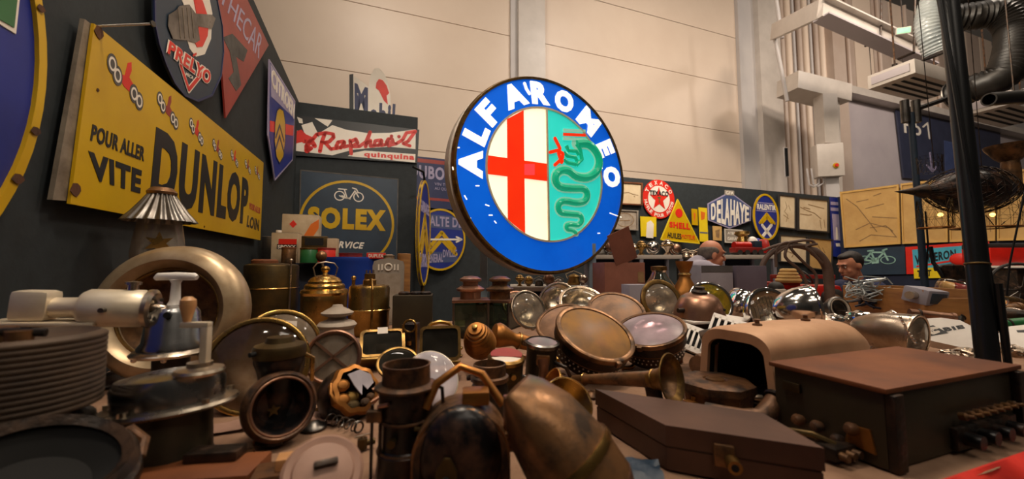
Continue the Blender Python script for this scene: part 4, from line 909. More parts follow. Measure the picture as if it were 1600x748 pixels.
def tin(label, px, py0, py1, d, w, dep, m, rot=12, bits=(), round_=False, z=None, lab=None, cap=None):
    z0 = zc+.001 if z is None else z; k = mpp(d); hgt = (py1-py0)*k*1.0; hgt = max(hgt, 3*k)
    p = foot(px, d, z0, py=(py0+py1)/2); t = thing('oil_tin', label, 'tin', yawM(p, rot), 'oil tins on the crate and drum')
    if round_:
        r = w*k/2; build(MB().lathe([(0, 0), (r, 0), (r, hgt*.96), (r*.95, hgt), (0, hgt)], 28), 'body', m, t)
        build(MB().lathe([(r*1.0, hgt*.88), (r*1.04, hgt*.9), (r*1.04, hgt*.99), (r*.98, hgt*1.01), (0, hgt*1.01)], 28), 'lid', lab or m, t)
    else:
        build(MB().box((0, 0, hgt/2), (w*k, dep*k, hgt), bev=.003), 'body', m, t)
        build(MB().box((0, 0, hgt+.001), (w*k*.98, dep*k*.98, .004), bev=.001), 'lid', 'bare_steel', t)
        if cap: build(MB().cyl(4*k, hgt, hgt+5*k, 14, Matrix.Translation((cap*k, 0, 0))), 'screw_cap', 'white_card', t)
        for nm, mm, (x0, x1, y0, y1) in bits:
            build(MB().box(((x0+x1)/2*k, -dep*k/2-.0006, (y0+y1)/2*hgt), ((x1-x0)*k, .0012, (y1-y0)*hgt)), nm, mm, t, smooth=False)
    return t, k, hgt
t, k, hg = tin('cream square tin with red diamond and orange band at tins back', 472, 336, 410, 2.84, 50, 36, 'tin_cream', 20)
Sg = lambda q: frame(q, (0, -1, 0), x=(1, 0, 0))
build(MB().poly([(-5*k, 0), (0, 6*k), (5*k, 0), (0, -6*k)], 0, .001, Sg((-10*k, -18*k-.0004, hg*.80))), 'red_diamond', 'en_red', t, smooth=False)
build(MB().poly([(-6*k, -26*k), (6*k, -26*k), (25*k, 8*k), (25*k, 22*k), (14*k, 14*k)], 0, .001, Sg((0, -18*k-.0004, hg*.62))), 'orange_band', 'en_orange', t, smooth=False)
t, k, hg = tin('white tin with red and black label in front of cream tin', 448, 365, 411, 2.62, 36, 24, 'tin_cream', 14, [('red_label', 'en_red', (-8, 17, .62, .80)), ('black_label', 'en_black', (-10, 17, .46, .62))], cap=-12)
vs, fs = text_mesh('SPOXY', .04); build(MB().add([((-9+25*u)*k, -12*k-.0016-.0006*w, hg*(.475+.12*v)) for u, v, w in vs], fs), 'lettering', 'white_card', t, smooth=False)
tin('round rusty brown tin standing before white tin', 451, 387, 411, 2.50, 20, 20, 'rust_copper', 0, round_=True, lab='brown_top')
tin('dark green round tin at the front of the oil tins', 484, 388, 411, 2.50, 27, 27, 'en_green', 0, round_=True, lab='brass_dull')
tin('bright red round tin next to the green tin', 510, 388, 411, 2.53, 26, 26, 'en_red', 0, round_=True, lab='red_rust')
tin('black and gold flat tin lying behind the green tin', 492, 370, 411, 2.60, 36, 14, 'brass_dark', 16, [('dark_label', 'en_black', (-13, 13, .66, .94))])
tin('narrow cream tin behind the bright red tin', 517, 373, 411, 2.64, 20, 16, 'tin_cream', 12)
tin('grey upright metal plate box at left of the tins', 420, 370, 411, 2.70, 18, 8, 'nickel_dark', 20)
zd = zt+.001-.012
tin('flat rust red tin lid lying on the blue drum', 548, 393, 402, 2.62, 34, 24, 'red_rust', 0, round_=True, z=zd)
t, k, hg = tin('small red and white flat tin on the blue drum rim', 588, 393, 402, 2.52, 28, 12, 'en_red', 16, z=zd)
vs, fs = text_mesh('DUPLEX', .04); build(MB().add([((-11+22*u)*k, -6*k-.0004-.0006*w, hg*(.2+.6*v)) for u, v, w in vs], fs), 'lettering', 'en_white', t, smooth=False)
p = foot(631, 2.5, 0, py=420); t = thing('wooden_post', 'short wooden cylinder post standing behind grey radiator', 'post', Matrix.Translation(p)); k = mpp(2.5)
build(MB().lathe([(0, 0), (10*k, 0), (10*k, zat(396, 2.5)-.004), (9*k, zat(396, 2.5)), (0, zat(396, 2.5))], 24), 'post', 'wood', t); build(MB().lathe([(0, 0), (14*k, 0), (14*k, .02), (0, .02)], 24), 'base', 'wood', t)
# ================================================================== MIDDLE OF THE TABLE
def side_lamp(label, px, py, d, wpx, hpx, tilt, ang, spin=0, handle=False):
    k = mpp(d); w = wpx*k/2; h = hpx*k/2
    t = thing('brass_side_lamp', label, 'lamp', frame(at(px, py, d), face(px, py, tilt, ang), spin), 'brass side lamps')
    def rr(a, b, r, z):
        pts = []
        for (cx_, cy_, a0) in ((a-r, b-r, 0), (-a+r, b-r, 90), (-a+r, -b+r, 180), (a-r, -b+r, 270)):
            for q in range(5): an = math.radians(a0+q*22.5); pts.append((cx_+r*math.cos(an), cy_+r*math.sin(an)))
        return pts
    o_ = rr(w, h, .25*w, 0); i_ = rr(w*.86, h*.84, .2*w, 0)
    fr = build(MB().ring(o_, i_, -.006, .006), 'frame', 'brass_dull', t)
    build(MB().poly(rr(w*.88, h*.86, .2*w, 0), .0, .0015), 'pane', 'glass_dark', t)
    bk = rr(w*.72, h*.7, .2*w, 0); n = len(o_); D = -w*1.35
    vs = [(p[0]*.98, p[1]*.98, -.005) for p in o_]+[(p[0], p[1], D) for p in bk]
    build(MB().add(vs, [(i, (i+1) % n, n+(i+1) % n, n+i) for i in range(n)]+[tuple(range(n, 2*n))]), 'case', 'brass_dull', t)
    build(MB().lathe([(w*.62, -.02), (w*.5, D*.5), (0, D*.7)], 28), 'reflector', 'reflector_dull', t)
    build(MB().cyl(w*.28, D*.5, D*.3, 16), 'burner', 'black_lacquer', t)
    build(MB().box((w*.1, -h*1.0, .007), (w*.36, .01, .006), bev=.001), 'catch', 'brass', fr)
    build(MB().box((0, -h*1.10, -.02), (w*1.96, h*.16, .05), bev=.003), 'sill', 'brass', t)
    if handle: build(MB().tube([(-w*.6, h*1.0, -.015), (-w*.45, h*1.22, -.015), (0, h*1.33, -.015), (w*.45, h*1.22, -.015), (w*.6, h*1.0, -.015)], .0055, 8), 'handle', 'brass', t)
    return t
side_lamp('brass framed lamp with square window and price tag left of pair', 598, 536, 1.14, 66, 46, 30, 88)
tg = build(MB().box((0, 0, 0), (.028, .02, .001), frame(at(598, 516, 1.115), face(598, 516, 30, 88), 0)), 'price_tag', 'white_card', smooth=False); tag(tg, 'small white price tag on the square brass lamp window', 'price tag')
side_lamp('brass framed square lamp with arched carrying handle, right of pair', 688, 536, 1.04, 62, 52, 8, 80, 0, True)
t = thing('brass_side_lamp', 'narrow dark brass lantern squeezed between two square brass lamps', 'lamp', Matrix.Translation(foot(643, 1.2, py=540)), 'brass side lamps'); k = mpp(1.2)
hz = zat(506, 1.2)-TZ
build(MB().box((0, 0, hz*.5), (20*k, 26*k, hz), bev=.004), 'case', 'black_lacquer', t)
for sx in (-1, 1): build(MB().cyl(1.6*k, 0, hz, 8, Matrix.Translation((sx*10*k, -13*k, 0))), 'corner_bar', 'brass', t)
build(MB().torus(9*k, 1.5*k, frame((0, -13*k, hz*.96), (0, -1, 0)), 24, 6), 'top_arch', 'brass', t); build(MB().cyl(4*k, hz*.5, hz*.6, 12, Matrix.Translation((0, -13*k, 0))), 'latch', 'brass_bright', t)
# small brass ring lamp behind the black lamp
headlamp('small brass bowl lamp lying behind the tall black lamp', 622, 566, .93, 31, 42, 90, 'brass_dark', 'brass_dull', 'glass_dark', 'brass_dark', deep=.7, group='headlamps piled on the table', bulb=False)
# white disc lens
t = thing('glass_lens', 'loose milky white round lens leaning behind the black lamp', 'lens', frame(at(676, 590, .86), face(676, 590, 30, 40)))
build(MB().lathe([(.060, -.002), (.0605, .0), (.058, .003), (.045, .009), (.02, .0125), (0, .013)], 40), 'glass', 'glass_milky', t); build(MB().torus(.060, .0022, None, 40, 6), 'edge', 'nickel', t)
# broken amber lamp
t = thing('broken_brass_lamp', 'broken ornate amber brass lamp with cracked pale glass', 'lamp', frame(at(556, 607, .78), face(556, 607, 30, 35)))
build(MB().lathe([(.044, -.004), (.05, -.012), (.055, -.03), (.056, -.05), (.045, -.075), (.03, -.085), (0, -.088)], 36), 'shell', 'black_lacquer', t)
build(MB().lathe([(.038, .006), (.046, .004), (.05, -.006), (.046, -.016)], 36, None, .05, 9), 'torn_rim', 'amber_brass', t)
build(MB().poly([(-.012, .030), (.014, .034), (.034, .020), (.036, .002), (.020, -.008), (.012, .004), (.006, -.016), (-.004, .004)], .004, .0065), 'cracked_glass', 'glass_milky', t)
for (x, y, z, r, m) in ((-.026, .012, -.0, .016, 'amber_brass'), (-.030, -.014, -.004, .017, 'amber_brass'), (-.012, -.030, -.002, .014, 'brass_dark'), (.012, -.03, .0, .011, 'rust_copper'), (.026, -.022, 0, .010, 'rust_copper'), (-.006, -.012, -.012, .018, 'brass')):
    build(MB().ball((x, y, z), r, None, 10, (1, .8, .6)), 'ornament', m, t, ang=20)
build(MB().tube([(-.045, .02, 0), (-.052, .0, .006), (-.046, -.016, .004)], .0035), 'handle', 'amber_brass', t)
for q in ((.03, -.012, .004), (.022, -.034, .002)): build(MB().cyl(.004, 0, .022, 8, frame(q, (.8, .2, .3))), 'peg', 'copper', t)
# tall black carbide lamp at the front
t = thing('carbide_lamp', 'tall black carbide lamp with open collar top in front centre', 'lamp', Matrix.Translation(foot(634, .575, py=660))); k = mpp(.575)
hz = (zat(571, .575)-TZ)/k
build(MB().lathe([(0, 0), (40*k, 0), (42*k, 6*k), (40*k, (hz-128)*k), (42*k, (hz-124)*k), (36*k, (hz-118)*k), (36*k, (hz-80)*k), (39*k, (hz-70)*k), (40*k, (hz-34)*k), (0, (hz-34)*k)], 40), 'body', 'black_lacquer', t)
build(MB().lathe([(40*k, (hz-36)*k), (46*k, (hz-34)*k), (46*k, (hz-31)*k), (36*k, (hz-27)*k), (35*k, (hz-2)*k), (36*k, hz*k), (33*k, hz*k), (32*k, (hz-22)*k), (0, (hz-24)*k)], 40), 'collar', 'rust_brown', t)
for zz in (hz-78, hz-122): build(MB().torus(39*k, 2.2*k, Matrix.Translation((0, 0, zz*k)), 36, 8), 'band', 'rust_brown', t)
build(MB().tube([(44*k, -6*k, (hz-30)*k), (56*k, -8*k, (hz-34)*k), (58*k, -8*k, (hz-60)*k), (50*k, -8*k, (hz-86)*k)], 3*k, 8), 'side_handle', 'dark_iron', t)
build(MB().tube([(22*k, -36*k, (hz-82)*k), (38*k, -34*k, (hz-84)*k), (42*k, -30*k, (hz-104)*k), (32*k, -34*k, (hz-124)*k)], 3.4*k, 8), 'tap_arm', 'brass_dark', t)
for sx in (-42, -30): build(MB().cyl(2.4*k, 4*k, (hz-52)*k, 8, Matrix.Translation((sx*k, -26*k, 0))), 'rod', 'dark_iron', t)
build(MB().box((-36*k, -32*k, (hz-66)*k), (22*k, 12*k, 16*k), bev=2*k), 'valve_block', 'rust_copper', t); build(MB().cyl(3*k, 0, 18*k, 10, frame((-30*k, -36*k, (hz-52)*k), (.9, -.3, .3))), 'valve_pin', 'copper', t)
build(MB().cyl(6*k, 0, 10*k, 12, frame((-8*k, -36*k, (hz-100)*k), (0, -1, 0))), 'knob', 'brass_dark', t)
# copper hooded lamp (front centre)
t = thing('hooded_lamp', 'dark copper hooded lamp with domed shell and arched handle at front', 'lamp', frame(foot(722, .56, py=680), (0, 0, 1))); t.rotation_euler[2] += math.radians(6); k = mpp(.56)
t.scale = (.93, .93, .93)
ht = (zat(618, .56)-TZ)
FR = lambda y, z=0: frame((0, y, z), (0, -1, 0), x=(1, 0, 0))
arch = lambda w, h, n=18: [(-w, 0)] + [(-w*math.cos(math.pi*i/n), h-w*.95 + w*.95*math.sin(math.pi*i/n)) for i in range(n+1)] + [(w, 0)]
build(MB().poly(arch(74*k, ht), -.03, .045, FR(0)), 'hood', 'rust_copper', t)
build(MB().ring(arch(70*k, ht-.006), arch(60*k, ht-.018), .045, .052, FR(0)), 'hood_rim', 'rust_brown', t)
build(MB().ball((0, -.045, ht*.48), .058, None, 28, (1.0, .52, 1.18)), 'dome', 'black_lacquer', t)
build(MB().torus(.052, .004, frame((0, -.05, ht*.50), (0, -1, .0)), 40, 8, 1, 1.16), 'dome_ring', 'rust_copper', t)
build(MB().poly([(-.014, -.022), (.014, -.022), (.014, .010), (.004, .026), (-.004, .026), (-.014, .010)], 0, .006, frame((-.018, -.078, ht*.36), (-.12, -1, .1))), 'key_plate', 'brass_dark', t)
build(MB().cyl(.005, 0, .0075, 12, frame((-.018, -.080, ht*.36), (-.12, -1, .1))), 'keyhole', 'black_hole', t)
build(MB().box((.02, -.01, ht+.008), (.04, .034, .02), bev=.003), 'top_box', 'amber_brass', t)
build(MB().box((.0, -.045, ht-.006), (.03, .02, .014), bev=.002), 'hinge', 'dark_iron', t)
build(MB().tube([(-.055, .0, ht-.012), (-.04, .01, ht+.022), (-.004, .014, ht+.046), (.030, .012, ht+.034), (.062, .0, ht-.010)], .0065, 10), 'handle', 'amber_brass', t)
build(MB().cyl(.0048, 0, .05, 10, Matrix.Translation((.066, -.02, ht-.04))), 'side_pin', 'copper', t)
for j in range(3): build(MB().box((.062, -.02, ht-.062+.010*j), (.03, .03, .006), bev=.001), 'side_plate', 'rust_copper', t)
build(MB().lathe([(0, -.0), (.05, -.0), (.044, .02), (.02, .034), (0, .036)], 24, frame((-.03, -.085, .0), (0, -.1, 1))), 'foot_scoop', 'rust_brown', t)
# pale lid with slot handle
t = thing('enamel_pot_cover', 'dull pink enamel lid with slotted handle in the front', 'lid', frame(at(505, 738, .47), face(505, 738, 24, 80)))
build(MB().lathe([(0, -.012), (.040, -.012), (.045, -.006), (.045, .0), (.041, .004), (.034, .002), (.032, .006), (.015, .010), (0, .011)], 40), 'lid', 'lid_pink', t)
build(MB().box((.002, .004, .014), (.026, .007, .008), bev=.002), 'handle', 'dark_iron', t)
t = thing('wooden_tray', 'small wooden tray with pale ivory insert behind the lid', 'tray', yawM(onz(446, 722, TZ+.03)+Vector((0, .0, -.028)), 20))
build(MB().box((0, 0, .012), (.075, .045, .022), bev=.003), 'tray', 'rust_brown', t); build(MB().box((.006, -.002, .030), (.032, .026, .016), bev=.002), 'insert', 'wood_pale', t)
# beehive and fittings
t = thing('brass_beehive', 'ribbed amber brass beehive-shaped cap lying behind the lamps', 'cap', frame(at(751, 538, 1.12), face(751, 538, 35, 110)))
k = mpp(1.12); prof = []
for i in range(9):
    z = i/9; r = 24*math.sqrt(max(0.02, 1-z**1.8)); prof += [(r*k, z*44*k), (r*k*1.04, (z+.03)*44*k), (r*k*.97, (z+.09)*44*k)]
build(MB().lathe([(0, -8*k), (22*k, -8*k), (23*k, -2*k)]+prof+[(0, 44*k)], 36), 'body', 'amber_brass', t)
build(MB().lathe([(0, 43*k), (4*k, 43*k), (4*k, 48*k), (0, 49*k)], 14), 'tip', 'brass', t)
t = thing('brass_horn_bulb', 'amber brass bugle fitting lying on its side near headlamps', 'horn', frame(at(803, 530, 1.2), Vector((-.88, -.3, .28)))); k = mpp(1.2)
build(MB().lathe([(0, -30*k), (11*k, -30*k), (12*k, -8*k), (10*k, 0), (13*k, 8*k), (18*k, 22*k), (19*k, 28*k), (16*k, 34*k), (0, 38*k)], 32), 'body', 'amber_brass', t)
build(MB().torus(12*k, 1.6*k, Matrix.Translation((0, 0, -8*k)), 28, 6), 'ring', 'brass_dull', t); build(MB().box((12*k, 0, -20*k), (8*k, 8*k, 20*k), bev=1.5*k), 'lug', 'rust_brown', t)
t, k = vessel('brass_can', 'small brass can with red and white lid in the centre', 'can', 789, .95, [
    ('body', [(0, 0), (25, 0), (26, 4), (26, 44), (25, 47)], 'brass_dark'),
    ('lid', [(25, 46), (28, 47), (28, 52), (26, 54), (24, 55)], 'brass_dull'),
    ('white_top', [(24.5, 54.5), (12, 56), (0, 56.2)], 'white_card')], py=570, lean=(.04, -.18, 1))
build(MB().poly([(24*k*math.cos(math.radians(a)), 24*k*math.sin(math.radians(a))) for a in range(-20, 201, 10)], 55.2*k, 56.8*k), 'red_half', 'en_brick', t)
build(MB().cyl(4*k, 0, 6*k, 12, frame((10*k, -25*k, 34*k), (.3, -1, 0))), 'boss', 'brass', t); build(MB().cyl(3*k, 0, 8*k, 10, frame((25*k, -8*k, 26*k), (1, -.3, 0))), 'tap', 'nickel_dark', t)
t, k = vessel('burner_lamp', 'dark rusty collar lamp standing behind the hooded lamp', 'lamp', 765, .80, [
    ('body', [(0, 0), (30, 0), (28, 40), (24, 50), (0, 50)], 'dark_iron'), ('collar', [(26, 48), (29, 50), (29, 56), (25, 58), (25, 74), (23, 75), (22, 62), (0, 60)], 'rust_brown')], py=600)
t, k = vessel('acetylene_lamp', 'dark round lamp with flat blue-grey glass top and copper spout', 'lamp', 843, 1.0, [
    ('body', [(0, 0), (22, 0), (23, 6), (23, 56), (24, 60)], 'dark_olive'), ('top_rim', [(23, 58), (26, 60), (26, 65), (23, 67), (22, 65)], 'nickel_dark'), ('glass_top', [(22.5, 65), (10, 66.5), (0, 67)], 'glass_mauve')], py=560, lean=(.06, -.14, 1))
build(MB().tube([(2*k, -22*k, 46*k), (4*k, -28*k, 34*k), (4*k, -30*k, 10*k)], [10*k, 7*k, 7*k], 12), 'spout', 'copper', t)
build(MB().box((2*k, -24*k, 46*k), (20*k, 8*k, 16*k), bev=3*k), 'spout_block', 'rust_copper', t)
build(MB().tube([(20*k, -14*k, 40*k), (36*k, -24*k, 38*k), (44*k, -24*k, 24*k), (42*k, -24*k, 4*k)], 3*k, 8), 'strap', 'dark_iron', t)
# big tapered copper housing at the front
t = thing('tapered_housing', 'large brown copper tapered housing with gold trim leaning at front', 'housing', frame(at(884, 708, .50), face(880, 712, 76, 130), 0)); k = mpp(.52)
ov = lambda a, b, n=28: [(a*math.cos(2*math.pi*i/n), b*math.sin(2*math.pi*i/n)) for i in range(n)]
def loft(mb, secs):
    n = len(secs[0][0]); vs = []
    for pts, z in secs: vs += [(p[0], p[1], z) for p in pts]
    fs = [tuple(range(n-1, -1, -1)), tuple((len(secs)-1)*n+i for i in range(n))]
    for s_ in range(len(secs)-1):
        for i in range(n): fs.append((s_*n+i, s_*n+(i+1) % n, (s_+1)*n+(i+1) % n, (s_+1)*n+i))
    return mb.add(vs, fs)
build(loft(MB(), [(ov(.060, .055), -.055), (ov(.064, .058), -.01), (ov(.058, .048), .05), (ov(.052, .030), .085), (ov(.048, .014), .10)]), 'body', 'rust_copper', t)
build(loft(MB(), [(ov(.066, .060), -.016), (ov(.067, .061), -.010), (ov(.066, .060), -.004)]), 'gold_trim', 'brass', t)
build(loft(MB(), [(ov(.030, .028), -.085), (ov(.050, .046), -.078), (ov(.061, .056), -.055)]), 'end_cap', 'brown_paint', t)
build(MB().cyl(.022, -.095, -.08, 24), 'socket', 'rust_brown', t)
# brass bells by the housing
for lab, px, py, d, r, tl, an, m in (('polished brass bell mouth leaning beside the tapered housing', 889, 627, .74, 38, 36, 45, 'brass'), ('smaller brass bell mouth behind the polished one', 862, 600, .88, 24, 62, 160, 'amber_brass')):
    t = thing('brass_bell', lab, 'horn', frame(at(px, py, d), -face(px, py, 180-tl, an+180) if False else face(px, py, tl, an))); k = mpp(d)
    build(MB().lathe([(r*k, 0), (r*k*1.03, .002), (r*k, .003), (r*k*.8, -.014), (r*k*.5, -.034), (r*k*.25, -.055), (.010, -.085), (0, -.085)], 40), 'bell', m, t)
    build(MB().torus(r*k, .0022, None, 40, 6), 'rim_bead', 'brass_bright', t); build(MB().cyl(.011, -.10, -.082, 16), 'ferrule', 'brass_dull', t)
# ================================================================== HEADLAMP PILE
HL = headlamp
HL('silver headlamp with nickel rim tilted left below lit sign', 826, 483, 1.55, 30, 36, -160+180+10, 'nickel', 'chrome_worn', 'glass_hazy', 'reflector', deep=.8)
HL('half hidden brass headlamp behind the glass carriage lamp', 812, 478, 2.05, 28, 40, 60, 'brass_dull', 'copper', 'glass_hazy', 'reflector', deep=.8)
HL('silver headlamp at the back directly under the lit sign', 869, 468, 1.85, 30, 35, 130, 'nickel', 'chrome_worn', 'glass_clear', 'reflector', deep=.8)
HL('bright silver headlamp behind the rusty pile, facing up', 911, 474, 1.66, 37, 45, 75, 'chrome_worn', 'chrome_worn', 'glass_clear', 'reflector', deep=.8)
HL('mottled brown headlamp at the back of rusty pile', 963, 484, 1.45, 43, 52, 80, 'rust_brown', 'rust_copper', 'glass_mottled', 'reflector_dull', deep=.8)
HL('brown dusty headlamp behind the largest drum headlamp', 880, 503, 1.30, 42, 50, 105, 'rust_brown', 'rust_copper', 'glass_mottled', 'reflector_dull', 'drum', deep=.9)
HL('largest rusty drum headlamp with amber dusty lens at front', 930, 519, 1.04, 61, 55, 66, 'dark_iron', 'rust_copper', 'glass_amber', 'reflector_dull', 'drum', deep=.8, rimw=.075)
HL('rusty drum headlamp with mauve lens tilted flat', 1016, 514, 1.13, 51, 60, 98, 'dark_iron', 'rust_copper', 'glass_mauve', 'reflector', 'drum', deep=.85, rimw=.06)
HL('silver headlamp with thick olive brass rim before the cartons', 1034, 470, 1.5, 34, 36, 28, 'brass_dark', 'brass_dull', 'glass_hazy', 'reflector', deep=.9, rimw=.16)
HL('headlamp with yellow glass lens behind the copper dome', 1110, 472, 1.62, 33, 30, 40, 'chrome', 'chrome', 'glass_yellow', 'reflector', deep=.9)
HL('chrome headlamp shell seen from behind next to yellow lens', 1170, 474, 1.72, 30, 118, 50, 'chrome', 'chrome', 'glass_clear', 'reflector', deep=1.3, style='bullet')
HL('big chrome headlamp with ribbed glass behind the beige cowl', 1206, 487, 1.32, 38, 40, 25, 'chrome', 'chrome', 'glass_clear', 'reflector', deep=1.1, style='bullet', ribs=5)
HL('chrome bullet headlamp shell turned away on the beige cowl side', 1268, 482, 1.19, 36, 112, 8, 'chrome', 'chrome', 'glass_clear', 'reflector', deep=1.5, style='bullet')
HL('small chrome headlamp resting left of the horn motor', 1288, 506, 1.42, 22, 40, 60, 'chrome', 'chrome', 'glass_clear', 'reflector', deep=.9)
HL('chrome headlamp tipped upward below the wooden crate', 1356, 512, 1.42, 24, 55, 110, 'chrome', 'chrome', 'glass_hazy', 'reflector', deep=.9)
HL('chrome headlamp lying behind the copper-tinted headlamp', 1405, 506, 1.45, 22, 100, 20, 'chrome_worn', 'chrome', 'glass_clear', 'reflector', deep=1.2, style='bullet')
HL('worn headlamp at the right edge behind the plain cover', 1566, 500, 1.62, 26, 50, 120, 'nickel_dark', 'chrome_worn', 'glass_hazy', 'reflector', deep=.9)
HL('worn brass headlamp lying right of the grey tube', 1530, 496, 1.75, 26, 60, 70, 'brass_dull', 'brass_dull', 'glass_dusty', 'reflector', deep=.9)
# copper dome shell
t = thing('lamp_shell', 'copper dome lamp shell with black cap sitting rim down', 'lamp', frame(at(1092, 493, 1.40), (0, -.12, 1))); k = mpp(1.40)
build(MB().lathe([(37*k, 0), (38*k, 1*k), (37*k, 4*k), (33*k, 16*k), (27*k, 28*k), (20*k, 33*k), (10*k, 35*k), (0, 35*k)], 44), 'dome', 'copper', t)
build(MB().lathe([(0, 34*k), (11*k, 34*k), (11*k, 38*k), (7*k, 41*k), (7*k, 45*k), (0, 46*k)], 24), 'cap', 'dark_iron', t)
build(MB().cyl(3.5*k, 0, 10*k, 10, frame((-30*k, -14*k, 12*k), (-1, -.3, 0))), 'screw', 'dark_iron', t); build(MB().cyl(2*k, 0, 4*k, 8, frame((26*k, -19*k, 14*k), (.5, -1, 0))), 'hole_plug', 'black_hole', t)
zp = at(1092, 493, 1.40).z
t = thing('white_tray', 'white flat metal tray holding the copper dome shell', 'tray', yawM(Vector((at(1105, 500, 1.42).x, 1.42, TZ+.004)), 12))
build(MB().box((0, 0, zp-TZ-.016), (.26, .20, .008), bev=.002), 'tray_plate', 'white_paint', t); build(MB().box((0, .02, (zp-TZ-.02)/2), (.20, .14, zp-TZ-.022), bev=.004), 'riser', 'dark_iron', t)
# slotted white grilles
def grille(label, px, py, d, w, h, spin, tilt, ang, n=6):
    t = thing('slotted_grille', label, 'grille', frame(at(px, py, d), face(px, py, tilt, ang), spin), 'white slotted grilles'); k = mpp(d); W = w*k; Hh = h*k
    mb = MB().box((0, Hh/2-.1*Hh, 0), (W, .2*Hh, .006)).box((0, -Hh/2+.1*Hh, 0), (W, .2*Hh, .006))
    build(mb, 'frame', 'white_paint', t, smooth=False)
    for i in range(n+1): build(MB().box((-W/2+W*i/n*.94+W*.03, 0, 0), (W/n*.42, Hh*.82, .006), bev=.0012), 'slat', 'white_paint', t)
    build(MB().box((0, 0, -.012), (W*.96, Hh*.9, .012)), 'backing', 'black_hole', t, smooth=False)
    return t
grille('white slotted grille leaning left behind the beige cowl', 1090, 532, 1.16, 48, 50, -28, 40, 70)
grille('white slotted grille nearest to the copper dome shell', 1142, 514, 1.26, 58, 44, -24, 42, 75)
t = thing('coil_unit', 'black cylindrical coil with rusty ends lying on white grille', 'coil', frame(at(1117, 526, 1.10), Vector((.8, -.3, .2)))); k = mpp(1.1)
build(MB().lathe([(0, -20*k), (12*k, -20*k), (13*k, -14*k), (13*k, 8*k), (12*k, 12*k), (0, 12*k)], 24), 'body', 'dark_iron', t)
for z0 in (14, 20): build(MB().lathe([(0, (z0-3)*k), (10*k, (z0-3)*k), (11*k, z0*k), (10*k, (z0+3)*k), (0, (z0+3)*k)], 20), 'end_disc', 'rust_copper', t)
build(MB().tube([(-12*k, 0, 0), (-22*k, 8*k, -10*k), (-34*k, 4*k, -14*k)], 3*k, 8), 'lead', 'rust_brown', t)
t = thing('carburettor', 'small rusty carburettor casting beside the cowl opening', 'carburettor', Matrix.Translation(foot(1098, 1.02, py=560))); k = mpp(1.02)
build(MB().lathe([(0, 0), (16*k, 0), (18*k, 8*k), (12*k, 22*k), (14*k, 34*k), (8*k, 40*k), (0, 41*k)], 24), 'bowl', 'rust_brown', t); build(MB().lathe([(0, -14*k), (9*k, -14*k), (9*k, 14*k), (13*k, 16*k), (13*k, 20*k), (0, 20*k)], 20, frame((-4*k, -10*k, 26*k), (-.7, -.6, .2))), 'throat', 'rust_copper', t)
# beige cowl
ax = Vector((.90, .43, 0)).normalized()
o0 = onz(1152, 633, TZ+.003); t = thing('beige_cowl', 'beige painted rounded metal cowl with dark arched opening', 'cowl', frame(o0, -ax, x=Vector((ax.y, -ax.x, 0)).cross(Vector((0, 0, 1))) if False else (-UP).cross(-ax)))
def cowl(w, h, r, n=8):
    pts = [(-w, 0)]
    for i in range(n+1): a = math.pi - i*math.pi/2/n; pts.append((-w*.86+r+r*math.cos(a), h-r*.75+r*.75*math.sin(a)))
    for i in range(n+1): a = math.pi/2 - i*math.pi/2/n; pts.append((w*.86-r+r*math.cos(a), h-r*.75+r*.75*math.sin(a)))
    return pts + [(w, 0)]
M_ = t.matrix_world.inverted()
Hc = .160; Wc = .092
def cloc(pts, s): return [(M_ @ (o0 + ax*s + Vector((-ax.y, ax.x, 0))*(-p[0]) + UP*p[1])) for p in pts]
def shell(secs):
    n = len(secs[0]); vs = [tuple(p) for s_ in secs for p in s_]; fs = []
    for q in range(len(secs)-1):
        for i in range(n-1): fs.append((q*n+i, q*n+i+1, (q+1)*n+i+1, (q+1)*n+i))
    return MB().add(vs, fs)
build(shell([cloc(cowl(Wc, Hc, .05), .0), cloc(cowl(Wc*1.02, Hc*1.02, .052), .012), cloc(cowl(Wc*1.04, Hc*1.03, .055), .2), cloc(cowl(Wc*.98, Hc*1.0, .06), .36), cloc(cowl(Wc*.85, Hc*.88, .06), .41), cloc(cowl(Wc*.5, Hc*.5, .04), .43)]), 'body', 'beige_paint', t)
build(shell([cloc(cowl(Wc, Hc, .05), 0), cloc(cowl(Wc*.98, Hc*.985, .048), -.006), cloc(cowl(Wc*.80, Hc*.85, .034), -.004), cloc(cowl(Wc*.78, Hc*.84, .032), .03)]), 'front_frame', 'beige_paint', t)
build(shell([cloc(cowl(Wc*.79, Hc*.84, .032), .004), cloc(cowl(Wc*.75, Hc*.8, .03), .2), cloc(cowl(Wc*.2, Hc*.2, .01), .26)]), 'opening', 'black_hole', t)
for s_, q in ((.08, 0), (.27, 0)):
    build(MB().lathe([(0, 0), (.010, 0), (.010, .004), (.005, .006), (.005, .012), (.008, .014), (0, .016)], 14, M_ @ Matrix.Translation(o0 + ax*s_ + UP*(Hc*1.02))), 'stud', 'rust_brown', t)
